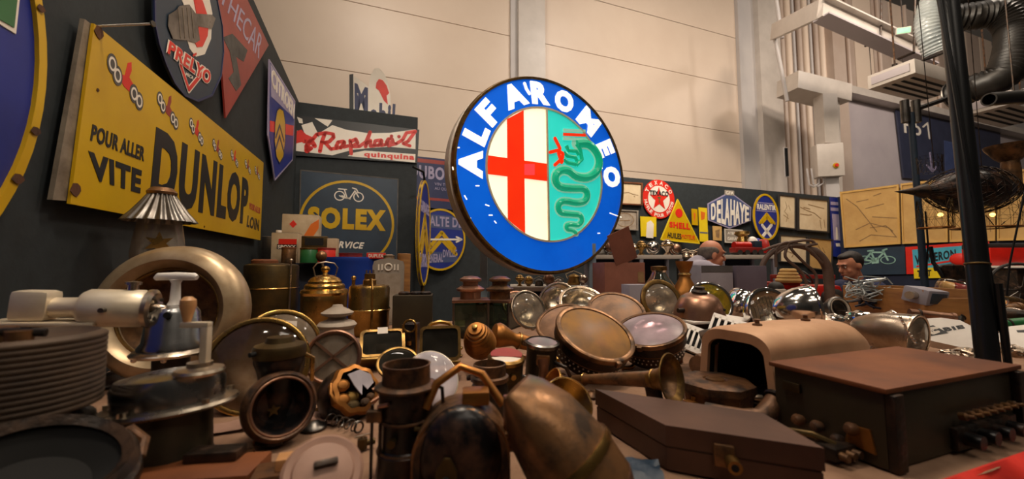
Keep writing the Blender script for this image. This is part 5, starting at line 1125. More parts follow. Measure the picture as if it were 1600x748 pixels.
# trumpet horn
p0 = at(862, 592, 1.0); p1 = at(1050, 592, .77); ax = (p1-p0); L = ax.length
t = thing('trumpet_horn', 'long tarnished brass trumpet horn lying across the table', 'horn', frame(p0, ax))
build(MB().lathe([(0, 0), (.010, 0), (.011, .01), (.009, .02), (.010, L*.3), (.013, L*.32), (.013, L*.34), (.011, L*.36), (.016, L*.8), (.018, L*.9), (.026, L*.96), (.040, L*.99), (.048, L*1.0)], 40), 'tube', 'rust_copper', t)
build(MB().lathe([(.048, L), (.050, L*1.001), (.048, L*1.006), (.036, L*.985), (.022, L*.93), (.014, L*.8), (0, L*.78)], 40), 'bell_inside', 'brass_dull', t)
for q in (.12, .33, .88): build(MB().torus(.0125 if q < .5 else .0185, .002, Matrix.Translation((0, 0, L*q)), 24, 6), 'ring', 'brass_dull', t)
build(MB().box((0, -.034, L*.86), (.014, .05, .03), bev=.003), 'stand_bracket', 'dark_iron', t)
# flat octagonal rusty cap
t = thing('filler_drum', 'rusty octagonal flat drum before the cowl opening', 'drum', yawM(foot(1118, .84, py=610), 8)); k = mpp(.84)
build(MB().lathe([(0, 0), (44*k, 0), (48*k, 6*k), (50*k, 22*k), (54*k, 28*k), (54*k, 38*k), (50*k, 40*k), (18*k, 41*k), (16*k, 39*k), (0, 39*k)], 8), 'body', 'rust_brown', t, ang=30)
build(MB().lathe([(0, 39*k), (14*k, 39*k), (13*k, 42*k), (6*k, 43*k), (0, 43*k)], 20), 'boss', 'rust_copper', t); build(MB().cyl(6*k, 0, 16*k, 12, frame((46*k, -14*k, 16*k), (.9, -.5, .0))), 'spout', 'nickel', t)
# pipe elbow
t = thing('pipe_elbow', 'rusty curved exhaust pipe elbow in front of cowl', 'pipe', Matrix.Translation(onz(1180, 652, TZ+.022)))
build(MB().tube([(-.075, .035, .002), (-.05, .015, .0), (-.02, .002, -.002), (.01, .0, .0), (.035, .012, .010), (.052, .02, .022)], [.014, .016, .017, .017, .018, .018], 14), 'pipe', 'rust_brown', t); build(MB().torus(.019, .005, frame((.055, .02, .024), (.8, .3, .5)), 24, 8), 'flange', 'dark_iron', t)
t = thing('brass_scrap', 'small orange brass bracket scrap lying behind flat case', 'bracket', yawM(onz(1085, 628, TZ+.02), 12)); build(MB().box((0, 0, -.006), (.04, .02, .02), bev=.003), 'block', 'amber_brass', t); build(MB().cyl(.006, .0, .012, 10), 'peg', 'brass_dull', t)
# flat case
FL, BL, FR_, BR = onz(1040, 664, .817), onz(930, 607, .817), onz(1288, 700, .817), onz(1192, 645, .817)
t = thing('flat_case', 'flat brown metal case with brass lock lying in front', 'case', yawM(Vector(((FL.x+FR_.x)/2, (FL.y+FR_.y)/2, TZ+.004)), math.degrees(math.atan2(FR_.y-FL.y, FR_.x-FL.x))))
ti = t.matrix_world.inverted(); q4 = [(ti @ p).to_2d() for p in (FL, FR_, BR, BL)]; q4 = [tuple(p) for p in q4]; cq = Vector((sum(p[0] for p in q4)/4, sum(p[1] for p in q4)/4))
build(MB().poly(q4, .034, .063), 'lid', 'brown_paint', t, smooth=False); build(MB().poly([tuple(cq+(Vector(p)-cq)*.985) for p in q4], .0, .031), 'bottom', 'brown_paint', t, smooth=False)
build(MB().poly([tuple(cq+(Vector(p)-cq)*.975) for p in q4], .030, .035), 'seam', 'dark_iron', t, smooth=False)
lk = build(MB().box((-.02, -.002, .034), (.026, .008, .03), bev=.003), 'lock_plate', 'rust_copper', t); build(MB().cyl(.009, 0, .022, 16, frame((-.012, -.004, .03), (.1, -1, 0))), 'lock_barrel', 'brass_dull', lk); build(MB().cyl(.005, 0, .0225, 12, frame((-.012, -.004, .03), (.1, -1, 0))), 'keyhole', 'black_hole', lk)
# brown terminal box
t = thing('terminal_box', 'large dark brown wooden terminal box with brass plates at right', 'box', None)
fl = Vector((.547, .579, 0)); M_ = Matrix((E1, E2, UP)).transposed().to_4x4(); M_.translation = Vector((fl.x, fl.y, TZ+.003)); t.matrix_world = M_
LX, LY, LH = .392, .165, .112
build(MB().box((LX/2, LY/2, LH/2), (LX, LY, LH), bev=.003), 'case', 'dark_olive', t)
build(MB().box((LX/2, LY/2, LH+.003), (LX+.012, LY+.012, .008), bev=.002), 'lid', 'brown_top', t)
for x in (.012, LX-.012): build(MB().box((x, -.006, LH*.49), (.024, .012, LH*.98), bev=.002), 'corner_post', 'dark_iron', t)
build(MB().box((LX*.66, -.004, LH*.20), (.19, .010, .034), bev=.002), 'terminal_rail', 'dark_iron', t)
for i in range(8): build(MB().lathe([(0, 0), (.006, 0), (.006, .008), (.003, .010), (.003, .018), (0, .018)], 12, frame((LX*.45+i*.0225, -.008, LH*.52), (0, -1, .25))), 'terminal', 'rust_copper', t)
for i in range(4): build(MB().cyl(.011, 0, .02, 14, frame((LX*.48+i*.045, -.008, LH*.2), (0, -1, 0))), 'fuse_knob', 'black_lacquer', t)
build(MB().box((-.003, LY*.80, LH*.74), (.006, .03, .016), bev=.002), 'label_plate', 'brass_dark', t)
build(MB().poly([(-.02, -.014), (.02, -.018), (.014, .016), (-.012, .014)], 0, .004, frame((-.0, LY*.2, LH*.32), (-1, 0, 0))), 'brass_plate', 'amber_brass', t)
for (y, z) in ((.09, .03), (.06, .02), (.12, .03), (.04, .045)): build(MB().lathe([(0, 0), (.008, 0), (.01, .01), (.006, .018), (0, .02)], 14, frame((0, y, z), (-1, 0, .1))), 'side_knob', 'rust_brown', t)
t = thing('linkage_casting', 'small dark iron linkage casting beside the terminal box', 'casting', yawM(onz(1306, 715, TZ+.004), 20))
build(MB().box((0, 0, .012), (.05, .03, .02), bev=.003), 'block', 'dark_iron', t)
for dx in (-.014, .002, .016): build(MB().cyl(.006, 0, .012, 10, frame((dx, -.014, .012), (0, -1, 0))), 'bore', 'rust_copper', t)
build(MB().tube([(0, .0, .02), (-.02, .02, .03), (-.03, .05, .026)], .005, 8), 'lever', 'brass_dark', t)
# black pole clamped behind the box
pb = foot(1545, 1.02, TZ+.003, py=575); pt = at(1476, -60, 1.16); pt = pb + (pt-pb)*1.9
t = thing('tent_pole', 'thick leaning black pole rising behind the terminal box', 'pole', Matrix.Translation(pb))
build(MB().tube([(0, 0, 0), tuple(pt-pb)], [.023, .021], 20), 'pole', 'black_steel', t); build(MB().box((0, 0, .006), (.12, .12, .012), bev=.002), 'foot_plate', 'black_steel', t)
build(MB().tube([tuple((pt-pb)*.053 + Vector((.03, -.01, 0))), tuple((pt-pb)*.237+Vector((-.02, -.02, 0))), tuple((pt-pb)*.37+Vector((-.05, -.03, 0))), tuple((pt-pb)*.52+Vector((-.075, -.03, 0)))], .006, 8), 'cable', 'black_steel', t)
build(MB().tube([(.04, -.01, .0), (.036, -.006, (pt-pb).z*.105)], .008, 8), 'stay_rod', 'black_steel', t)
build(MB().torus(.023, .003, frame((pt-pb)*.126, pt-pb), 24, 6), 'clip', 'brass_dark', t)
# ================================================================== RIGHT SIDE OF THE TABLE
t = thing('wooden_crate', 'open rough wooden crate tilted on the right of table', 'crate', None)
pa = Vector((at(1318, 470, 2.0).x, 2.0, TZ+.003)); pb_ = Vector((at(1446, 500, 1.58).x, 1.58, TZ+.003)); dx = (pb_-pa); LXc = dx.length; dx.normalize(); dy = UP.cross(dx)
M_ = Matrix((dx, dy, UP)).transposed().to_4x4(); M_.translation = pa; t.matrix_world = M_
Hc = .20; Wc = .24
build(MB().box((LXc/2, .006, Hc*.5), (LXc, .012, Hc), bev=.002), 'side_board', 'wood', t); build(MB().box((LXc/2, Wc, Hc*.5), (LXc, .012, Hc), bev=.002), 'side_board', 'wood', t)
build(MB().box((.006, Wc/2, Hc*.5), (.012, Wc-.014, Hc), bev=.002), 'end_board', 'wood', t); build(MB().box((LXc-.006, Wc/2, Hc*.42), (.012, Wc-.014, Hc*.84), bev=.002), 'end_board', 'wood', t)
build(MB().box((LXc/2, Wc/2, .005), (LXc-.02, Wc-.014, .01)), 'bottom', 'wood', t, smooth=False)
def crumple(name, label, cat, c, n, size, m, seed, group=None, r=.004):
    rnd = random.Random(seed); t = thing(name, label, cat, Matrix.Translation(c), group)
    for q in range(n):
        pts = [Vector((rnd.uniform(-1, 1)*size[0], rnd.uniform(-1, 1)*size[1], rnd.uniform(0, 1)*size[2]))]
        for i in range(5): pts.append(pts[-1]*.35 + Vector((rnd.uniform(-1, 1)*size[0], rnd.uniform(-1, 1)*size[1], rnd.uniform(0, 1)*size[2]))*.65)
        build(MB().tube([Vector(v) for v in smooth_path([tuple(p) for p in pts], 4)], r, 5), 'strand', m, t)
    return t
cc = at(1362, 455, 1.80)
crumple('wire_bundle', 'tangle of white and silver wires spilling over the crate', 'wires', Vector((cc.x, cc.y, TZ+.13)), 16, (.13, .06, .13), 'plastic_film', 5, r=.003)
crumple('cable_tangle', 'bundle of dark blue cables beneath the white wires', 'wires', Vector((cc.x+.03, cc.y+.04, TZ+.09)), 8, (.12, .07, .10), 'navy', 9, r=.005)
t = thing('instrument_box', 'small blue-grey instrument box perched on the crate edge', 'instrument', frame(at(1445, 462, 1.62), (0.1, -.2, 1), 10)); k = mpp(1.62)
build(MB().box((0, 0, 0), (40*k, 34*k, 24*k), bev=3*k), 'case', 'carton_grey', t); build(MB().box((0, -17.4*k, 0), (28*k, 1.5*k, 16*k), bev=.5*k), 'screen', 'en_slate', t); build(MB().cyl(5*k, 0, 10*k, 12, frame((24*k, -10*k, -4*k), (.8, -.5, 0))), 'knob', 'dark_iron', t)
build(MB().cyl(6*k, 0, 14*k, 12, frame((-20*k, 0, 0), (-1, -.2, 0))), 'socket', 'nickel', t)
build(MB().box((0, 6*k, -32*k), (20*k, 14*k, 46*k)), 'bracket', 'dark_iron', t, smooth=False)
t = thing('glass_bottle', 'clear wrapped bottle with red contents lying on crate', 'bottle', frame(at(1468, 447, 1.78), Vector((.8, -.5, -.30)))); k = mpp(1.78)
build(MB().lathe([(0, -4*k), (12*k, -2*k), (15*k, 6*k), (15*k, 40*k), (11*k, 52*k), (6*k, 60*k), (6*k, 70*k), (0, 71*k)], 24), 'glass', 'glass_clear', t); build(MB().lathe([(0, 14*k), (11*k, 14*k), (11*k, 26*k), (0, 28*k)], 20), 'contents', 'red_rust', t); build(MB().lathe([(0, 0), (10*k, 2*k), (10*k, 13*k), (0, 13*k)], 20), 'paper', 'paper_tan', t)
build(MB().lathe([(0, 30*k), (9*k, 31*k), (9*k, 44*k), (0, 46*k)], 12), 'label', 'chrome_worn', t)
headlamp('large copper-tinted chrome headlamp lying sideways behind terminal box', 1434, 528, 1.16, 36, 70, -8, 'chrome_worn', 'chrome_worn', 'glass_dusty', 'reflector', 'bullet', deep=2.4)
t = thing('bead_trim', 'row of chrome beads on a strip beside copper headlamp', 'trim', Matrix.Translation(at(1408, 512, 1.12)))
mbb = [(0.004*i, -.002*i*i*.05, .03-.009*i) for i in range(9)]
for i, q in enumerate(mbb): build(MB().ball(q, .0042, None, 10), 'bead', 'chrome', t)
build(MB().tube(mbb, .0025, 6), 'strip', 'chrome_worn', t)
# chrome comb strip
p0 = at(1262, 468, 1.32); p1 = at(1332, 540, 1.12)
t = thing('chrome_trim', 'serrated chrome trim strip sloping down between the headlamps', 'trim', frame(p0, p1-p0)); L = (p1-p0).length
build(MB().box((0, 0, L/2), (.02, .008, L), bev=.002), 'strip', 'chrome_worn', t)
for i in range(26): build(MB().box((.010, -.004, L*(i+.5)/26), (.014, .006, L/26*.55), bev=.001), 'tooth', 'chrome', t)
# small horn motor and chrome scraps
t = thing('horn_motor', 'grey round horn motor with dark face left of crate', 'horn', frame(at(1312, 482, 1.55), face(1312, 482, 45, 15))); k = mpp(1.55)
build(MB().lathe([(0, -34*k), (12*k, -34*k), (13*k, -16*k), (15*k, -14*k), (18*k, -8*k), (19*k, 0), (17*k, 2*k), (14*k, 1*k), (13*k, -2*k), (0, -4*k)], 32), 'case', 'nickel_dark', t); build(MB().torus(15*k, 2*k, None, 28, 8), 'rim', 'grey_dusty', t); build(MB().cyl(8*k, -4*k, 0, 20), 'face', 'dark_iron', t); hm = at(1312, 482, 1.55); build(MB().cyl(.02, 0, hm.z-TZ-.01, 12, t.matrix_world.inverted() @ Matrix.Translation((hm.x, hm.y, TZ+.003))), 'foot', 'dark_iron', t)
for i, (px, py, d, lab) in enumerate([(1305, 500, 1.38, 'crumpled silver foil scrap left of the copper headlamp'), (1345, 497, 1.34, 'crumpled silver foil scrap below the wooden crate'), (1484, 556, 1.12, 'clear plastic wrapped chrome part behind the terminal box'), (1512, 556, 1.16, 'wrapped chrome part touching the black pole'), (1582, 548, 1.12, 'plastic wrapped chrome part right of the black pole')]):
    rnd = random.Random(30+i); bm = bmesh.new(); bmesh.ops.create_icosphere(bm, subdivisions=3, radius=1)
    for v in bm.verts: v.co *= (1 + rnd.uniform(-.16, .16)); v.co.z *= .62
    s_ = (15+4*(i % 2))*mpp(d); vs = [tuple(v.co*s_) for v in bm.verts]; bm.verts.index_update(); fs = [tuple(v.index for v in f.verts) for f in bm.faces]; bm.free()
    q = at(px, py, d); o = build(MB().add(vs, fs), 'foil_scrap', 'chrome' if i < 2 else 'chrome_worn', smooth=False); o.location = (q.x, q.y, max(q.z, TZ+.014+s_*.5)); tag(o, lab, 'foil')
# white case with emblem
n_ = face(1478, 522, 26, 90); ex_ = UP.cross(n_).normalized()
S = Sign('white_headlamp_cover', 'white lamp cover with black emblem and letters left of pole', 'cover', at(1478, 522, 1.27), ex_, n_)
S.poly('cover', 'white_paint', [(1426, 506), (1440, 498), (1470, 496), (1500, 500), (1524, 512), (1530, 546), (1500, 542), (1455, 532), (1432, 524)], -.05, 0)
S.poly('emblem', 'en_black', [(1441, 512), (1458, 508), (1470, 514), (1482, 520), (1452, 525), (1446, 520)], .0, .001)
S.strokes([[(1464, 512), (1454, 513), (1452, 518), (1458, 521), (1466, 518)]], .008, 'en_white', .001, .0018, name='emblem_mark')
S.text('BIE', [(1472, 512), (1504, 507.5), (1508, 512.5), (1477, 518)], 'en_black', .0, .001, .06)
S.text('C', [(1456, 514), (1464, 513), (1465, 518), (1457, 519)], 'en_white', .001, .0018, .03)
n_ = face(1590, 530, 40, 95); ex_ = UP.cross(n_).normalized()
S = Sign('white_headlamp_cover', 'plain white lamp cover right of the black pole', 'cover', at(1590, 530, 1.30), ex_, n_)
S.poly('cover', 'white_paint', [(1560, 520), (1575, 510), (1610, 506), (1640, 512), (1640, 545), (1590, 545), (1562, 534)], -.05, 0); S.poly('mark', 'en_black', [(1588, 516), (1604, 515), (1604, 519), (1590, 519)], 0, .001)
for i, (px, py, d, ax_, r, m, lab) in enumerate([(1560, 484, 1.75, (.9, -.2, .1), 8, 'rust_copper', 'short rusty pipe lying right of the black pole'), (1582, 492, 1.6, (.7, -.5, .0), 9, 'dark_iron', 'dark iron pipe stub lying behind the plain white cover'), (1575, 470, 1.95, (-.8, -.2, .1), 7, 'brass_dull', 'dull brass tube at right behind the pole'), (1455, 492, 1.52, (.9, -.35, -.1), 6, 'copper', 'copper tube leaning on front of crate end'), (1500, 488, 1.6, (.6, .4, .4), 6, 'nickel_dark', 'grey metal tube between crate and pole'), (1590, 505, 1.45, (.9, -.1, .1), 8, 'en_green', 'dark green tube end at the right edge')]):
    k = mpp(d); q = at(px, py, d); t = thing('metal_tube', lab, 'tube', frame(q, ax_))
    build(MB().lathe([(0, -26*k), (r*k, -26*k), (r*k, 22*k), (r*1.2*k, 23*k), (r*1.2*k, 27*k), (r*.8*k, 27*k), (r*.7*k, 10*k), (0, 10*k)], 18), 'tube', m, t); build(MB().torus(r*k, 1.6*k, Matrix.Translation((0, 0, -14*k)), 18, 6), 'ring', 'rust_brown', t)
    if q.z-TZ > .05: build(MB().box((0, 0, 0), (.012, .012, .012)), 'clip', 'rust_brown', t)
# ================================================================== HOOP, RED PEDAL CAR, CARTONS
q = at(1244, 470, 2.55); t = thing('wheel_hoop', 'upright brown metal hoop with looped wire hoses', 'hoop', Matrix.Translation(Vector((q.x, q.y, TZ+.003)))); k = mpp(2.55); zc_ = zat(428, 2.55)-TZ
arc_ = [(-52*k*math.cos(a), 0, zc_+ 44*k*math.sin(a)) for a in [math.pi*i/24 for i in range(25)]]
pts = [(-54*k, 0, 0)] + arc_ + [(53*k, 0, 0)]
build(MB().tube(pts, [4*k]*9+[4.5*k]*9+[7*k]*9, 10), 'hoop', 'hoop_brown', t)
for ln in ([(-30, 10), (-28, 40), (-10, 48), (-16, 26), (6, 4), (14, -20), (-4, -34)], [(4, 48), (-6, 40), (10, 20), (30, -2), (24, -30), (0, -36)], [(-50, 36), (-20, 46), (20, 52), (30, 46), (16, 42), (24, 34), (40, 16)], [(-30, 30), (-10, 42), (16, 44), (34, 46)]):
    build(MB().tube([Vector(v) for v in smooth_path([(x*k, -.01-.002*i, zc_+y*k) for i, (x, y) in enumerate(ln)], 5)], 2.2*k, 7), 'hose', 'hoop_brown', t)
build(MB().box((0, 0, .01), (112*k, 10*k, .02), bev=.003), 'foot_bar', 'hoop_brown', t)
q = at(1248, 470, 2.85); t = thing('pedal_car', 'red toy pedal car behind the brown hoop', 'toy car', yawM(Vector((q.x, q.y, TZ+.003)), -14)); k = mpp(2.85)
z1 = zat(441, 2.85)-TZ
build(MB().box((0, 0, z1*.55), (104*k, 46*k, z1*.7), bev=.02, taper=.9), 'body', 'red_paint', t); build(MB().box((-24*k, 0, z1*.9), (40*k, 38*k, z1*.2), bev=.012), 'bonnet', 'red_rust', t)
build(MB().box((6*k, 0, z1*1.22), (86*k, 6*k, 6*k), bev=.003), 'roll_bar', 'red_rust', t)
for sx in (-36, 47): build(MB().cyl(2*k, z1*.8, z1*1.22, 8, Matrix.Translation((sx*k, 0, 0))), 'bar_post', 'red_rust', t)
for sx in (-34, 34):
    for sy in (-1, 1):
        w = build(MB().lathe([(0, -5*k), (12*k, -5*k), (15*k, -3*k), (15*k, 3*k), (12*k, 5*k), (0, 5*k)], 24, frame((sx*k, sy*25*k, 15*k), (0, 1, 0))), 'wheel', 'rubber', t); build(MB().cyl(7*k, -6*k, 6*k, 16, frame((sx*k, sy*25*k, 15*k), (0, 1, 0))), 'hub', 'nickel', w)
build(MB().torus(11*k, 1.5*k, frame((12*k, 0, z1*1.2), (1, 0, .7)), 20, 6), 'steering_wheel', 'rubber', t)
t = thing('rope_coil', 'coil of pale rope sitting on the red pedal car', 'rope', Matrix.Translation(Vector((at(1232, 440, 2.78).x, 2.78, TZ+z1*1.02)))); k = mpp(2.78)
for i in range(4): build(MB().torus((14-2*i)*k, 3.4*k, Matrix.Translation((0, 0, (3+5*i)*k)), 24, 8), 'turn', 'paper_tan', t)
t = thing('helmet', 'black and white helmet beside the pale rope coil', 'helmet', Matrix.Translation(Vector((at(1212, 445, 2.70).x, 2.70, TZ+.10)))); build(MB().ball((0, 0, .05), .05, None, 20, (1, 1, .9)), 'shell', 'rubber', t); build(MB().box((0, -.045, .03), (.07, .02, .03), bev=.006), 'visor', 'white_card', t)
build(MB().lathe([(0, -.1), (.04, -.1), (.03, 0), (.048, .02), (0, .02)], 20), 'stand', 'rubber', t)
def carton(label, px, d, w, dep, ztop, m, rot=10, z0=TZ+.003, tape=None, py=440, flap=None):
    q = foot(px, d, z0, py); t = thing('cardboard_box', label, 'box', yawM(q, rot)); k = mpp(d); h = ztop-z0
    build(MB().box((0, 0, h/2), (w*k, dep*k, h), bev=.003), 'carton', m, t)
    if tape: build(MB().box((0, -dep*k/2-.0008, h-tape*k/2), (w*k*.99, .0016, tape*k)), 'tape', 'tape_grey', t, smooth=False); build(MB().box((0, 0, h+.0008), (w*k*.99, 14*k, .0016)), 'tape', 'tape_grey', t, smooth=False)
    if flap: build(MB().box((0, 0, .5*flap[1]*k), (flap[0]*k, .004, flap[1]*k), Matrix.Translation((flap[2]*k, -dep*k*.5+.004, h)) @ Matrix.Rotation(math.radians(flap[3]), 4, 'Y') @ Matrix.Rotation(math.radians(14), 4, 'X')), 'flap', m, t, smooth=False)
    return t, k, h
t, k, h = carton('large red-brown cardboard box with raised flap right of lit sign', 966, 2.42, 66, 44, zat(410, 2.42), 'carton_brown', 12, flap=(38, 52, 4, -24))
build(MB().box((26*k, -22*k-.001, h*.72), (10*k, .0015, 16*k)), 'printed_mark', 'ink_brown', t, smooth=False); build(MB().box((18*k, -22*k-.001, h*.4), (8*k, .0015, 12*k)), 'printed_mark', 'ink_brown', t, smooth=False)
carton('small grey box leaning before the red-brown cardboard box', 992, 2.15, 34, 24, zat(444, 2.15), 'carton_grey', 16)
carton('pale grey carton with dark tape before the grey-haired man', 1109, 2.55, 52, 36, zat(415, 2.55), 'carton_grey', 8, tape=10)
carton('violet grey carton beside the taped carton', 1161, 2.58, 50, 38, zat(415, 2.58), 'carton_violet', 8)
# vase and jug by the cartons
t, k = vessel('brown_vase', 'amber brown glazed vase in front of white rack', 'vase', 1070, 2.35, [('body', [(0, 0), (14, 0), (20, 20), (18, 40), (9, 56), (7, 66), (12, 78), (13, 84), (10, 84), (5, 66), (0, 60)], 'amber_brass'), ('collar', [(8, 60), (10, 63), (8, 66)], 'brass_dull')], py=440)
t, k = vessel('glass_jar', 'greenish glass jar standing behind the olive rimmed headlamp', 'jar', 1030, 2.25, [('glass', [(0, 0), (20, 0), (22, 10), (22, 50), (14, 62), (10, 70), (12, 74)], 'glass_green'), ('lid', [(0, 73), (12, 73), (12, 79), (0, 80)], 'brass_dull')], py=440)
# ================================================================== BACK RACK AND LOW SHELF
def rack(label, px0, px1, d, pyb, m, posts=(0, 1), th=.04, z_low=None):
    a = at(px0, pyb, d); b = at(px1, pyb, d); z = a.z; t = thing('white_rack', label, 'shelf', Matrix.Translation(Vector((a.x, d, 0)))); L = b.x-a.x
    build(MB().box((L/2, .2, z-th/2), (L, .4, th), bev=.003), 'shelf_board', m, t)
    build(MB().box((L/2, .2, z*.45), (L*.98, .38, .025), bev=.003), 'shelf_board', 'navy', t)
    for f in posts:
        for y in (.02, .38): build(MB().box((L*f, y, (z-th)/2), (.035, .035, z-th)), 'post', 'carton_grey', t, smooth=False)
    build(MB().box((L/2, .40, z*.5), (L, .01, z*.96)), 'back_sheet', 'navy', t, smooth=False)
    return t, z
r1, zr1 = rack('white metal rack with chrome lamps left of grey-haired man', 925, 1066, 3.9, 398, 'white_metal', (.01, .55, .99))
r2, zr2 = rack('white metal rack with toys right of grey-haired man', 1128, 1212, 4.0, 398, 'white_metal', (.02, .98))
r3, zr3 = rack('low white display shelf directly under the lit sign', 797, 884, 2.62, 448, 'white_metal', (.02, .98), .03)
def mini_lamp(label, px, d, z, r, m, sty, group, spin):
    k = mpp(d); q = foot(px, d, z, 400); R = r*k*.86
    t = thing('small_lamp', label, 'lamp', Matrix.Translation(q) @ Matrix.Rotation(math.radians(spin), 4, 'Z'), group)
    if sty == 0:
        build(MB().ball((0, 0, R*1.1), R, None, 18), 'shell', m, t); build(MB().torus(R*.82, R*.12, frame((0, -R*.55, R*1.15), (0, -1, .15)), 24, 6), 'rim', 'chrome', t); build(MB().lathe([(R*.8, 0), (R*.5, R*.16), (0, R*.2)], 20, frame((0, -R*.56, R*1.15), (0, -1, .15))), 'lens', 'glass_clear', t); build(MB().cyl(R*.4, 0, R*.3, 12), 'foot', m, t)
    elif sty == 1:
        build(MB().lathe([(0, 0), (R*.7, 0), (R*.5, R*.2), (R*.25, R*.5), (R*.4, R*.9), (R*.95, R*1.4), (R*1.0, R*1.9), (R*.6, R*2.2), (R*.7, R*2.3), (R*.3, R*2.6), (0, R*2.65)], 24), 'body', m, t); build(MB().torus(R*.95, R*.1, Matrix.Translation((0, 0, R*1.6)), 24, 6), 'band', 'brass', t)
    else:
        build(MB().lathe([(0, 0), (R*.9, 0), (R, R*.3), (R*.7, R*1.1), (R*.9, R*1.3), (R*.4, R*1.6), (0, R*1.7)], 20), 'body', m, t); build(MB().tube([(-R*.9, 0, R*1.0), (-R*1.2, 0, R*1.6), (0, 0, R*2.1), (R*1.2, 0, R*1.6), (R*.9, 0, R*1.0)], R*.1, 6), 'handle', 'nickel', t)
row = [(940, 10, 'nickel_dark', 2), (955, 12, 'copper', 0), (972, 12, 'chrome', 0), (990, 8, 'nickel', 1), (1002, 10, 'brass_dull', 1), (1020, 12, 'chrome', 0), (1043, 11, 'chrome_worn', 1), (1056, 10, 'copper', 0)]
for i, (px, r, m, sty) in enumerate(row): mini_lamp('%s small lamp from the left on rack left of grey-haired man' % ORD[i], px, 3.98, zr1, r, m, sty, 'small lamps on the left rack', random.uniform(-40, 40))
row = [(1072, 8), (1082, 7), (1091, 8)]
for i, (px, r) in enumerate(row): mini_lamp('%s small chrome lamp from the left just behind the man' % ORD[i], px, 4.25, 1.14, r, 'chrome_worn', 2, 'small lamps behind the man', 0)
t = thing('side_table', 'dark narrow side table carrying small lamps behind the man', 'table', Matrix.Translation(Vector((at(1082, 400, 4.3).x, 4.3, 0)))); build(MB().box((0, 0, 1.12), (.26, .3, .03), bev=.003), 'top', 'dark_olive', t)
for sx in (-.11, .11):
    for sy in (-.12, .12): build(MB().box((sx, sy, .55), (.03, .03, 1.1)), 'leg', 'dark_olive', t, smooth=False)
row = [(812, 8, 'brass', 1), (826, 9, 'brass_bright', 0), (842, 8, 'nickel_dark', 2), (857, 11, 'copper', 0), (872, 8, 'chrome', 2)]
for i, (px, r, m, sty) in enumerate(row): mini_lamp('%s small lamp from the left under the lit sign' % ORD[i], px, 2.72, zr3, r, m, sty, 'small lamps on the low shelf', 0)
row = [(896, 12, 'brass', 2), (910, 9, 'chrome_worn', 0)]
t, zz = rack('short grey shelf between lit sign post and low shelf', 886, 920, 2.75, 446, 'hall_grey', (.05, .95), .03)
for i, (px, r, m, sty) in enumerate(row): mini_lamp(['brass bowl lamp with handle near the sign post', 'worn chrome lamp next to the sign post'][i], px, 2.85, zz, r, m, sty, None, 0)
# toys on the right rack
t = thing('toy_locomotive', 'red and blue toy engine on the right white rack', 'toy', yawM(foot(1166, 4.1, zr2, 395), 5)); k = mpp(4.1)
build(MB().box((0, 0, 8*k), (46*k, 16*k, 8*k), bev=1.5*k), 'chassis', 'red_rust', t); build(MB().lathe([(0, -14*k), (6*k, -14*k), (6*k, 12*k), (0, 13*k)], 16, frame((-6*k, 0, 15*k), (1, 0, 0))), 'boiler', 'red_paint', t); build(MB().box((16*k, 0, 16*k), (12*k, 14*k, 12*k), bev=k), 'cab', 'en_slate', t)
for sx in (-16, -4, 8, 18): build(MB().cyl(4*k, -9*k, 9*k, 14, frame((sx*k, 0, 4*k), (0, 1, 0))), 'wheel', 'rubber', t)
t = thing('toy_car', 'orange red toy racer at right end of white rack', 'toy car', yawM(foot(1194, 4.12, zr2, 395), -30)); build(MB().box((0, 0, 14*k), (20*k, 14*k, 22*k), bev=3*k, taper=.6), 'body', 'red_paint', t)
for sx in (-7, 7): build(MB().cyl(4*k, -9*k, 9*k, 14, frame((sx*k, 0, 4*k), (0, 1, 0))), 'wheel', 'rubber', t)
t = thing('white_mask', 'white and blue round mask hanging above toy engine', 'mask', frame(at(1176, 380, 4.3), (0, -1, .1))); k = mpp(4.3)
build(MB().ball((0, 0, 0), 10*k, None, 18, (.9, 1.1, .5)), 'face', 'white_paint', t); build(MB().ball((10*k, 0, -3*k), 9*k, None, 18, (.8, 1.0, .5)), 'side', 'en_blue', t); build(MB().tube([(0, 0, -2*k), (0, -24*k, -2*k)], 1.5*k, 6), 'stem', 'dark_iron', t)
t = thing('yellow_jug', 'yellow brass jug standing behind the white mask', 'jug', Matrix.Translation(foot(1160, 4.34, zr2, 380))); build(MB().lathe([(0, 0), (8*k, 0), (11*k, 10*k), (8*k, 24*k), (6*k, 30*k), (11*k, 34*k), (10*k, 38*k), (0, 40*k)], 20), 'body', 'brass', t); build(MB().tube([(9*k, 0, 14*k), (15*k, 0, 20*k), (8*k, 0, 30*k)], 1.4*k, 6), 'handle', 'brass', t)
# ================================================================== SIGNS ON THE FAR DARK WALL
S = back('enamel_sign', 'round red and white oil sign with red star', (1029, 311), .02)
c = S.p(1029, 311); rx = abs(S.p(1055, 311)[0]-c[0]); ry = abs(S.p(1029, 283)[1]-c[1]); rr = (rx+ry)/2
build(MB().poly(S.ell(c, rr, rr), 0, .01), 'plate', 'en_red', S.root, smooth=False)
build(MB().poly(S.ell(c, rr*.68, rr*.68), .01, .013), 'white_disc', 'en_white', S.root, smooth=False)
build(MB().poly([(c[0]+rr*(.62 if i % 2 == 0 else .25)*math.sin(i*math.pi/5), c[1]+rr*(.62 if i % 2 == 0 else .25)*math.cos(i*math.pi/5)) for i in range(10)], .013, .017), 'star', 'en_red', S.root, smooth=False)
S.text('TEXACO', [(c[0]-rr*.6, c[1]+rr*.42), (c[0]+rr*.6, c[1]+rr*.42), (c[0]+rr*.6, c[1]+rr*.16), (c[0]-rr*.6, c[1]+rr*.16)], 'en_black', .017, .02, .03, local=True)
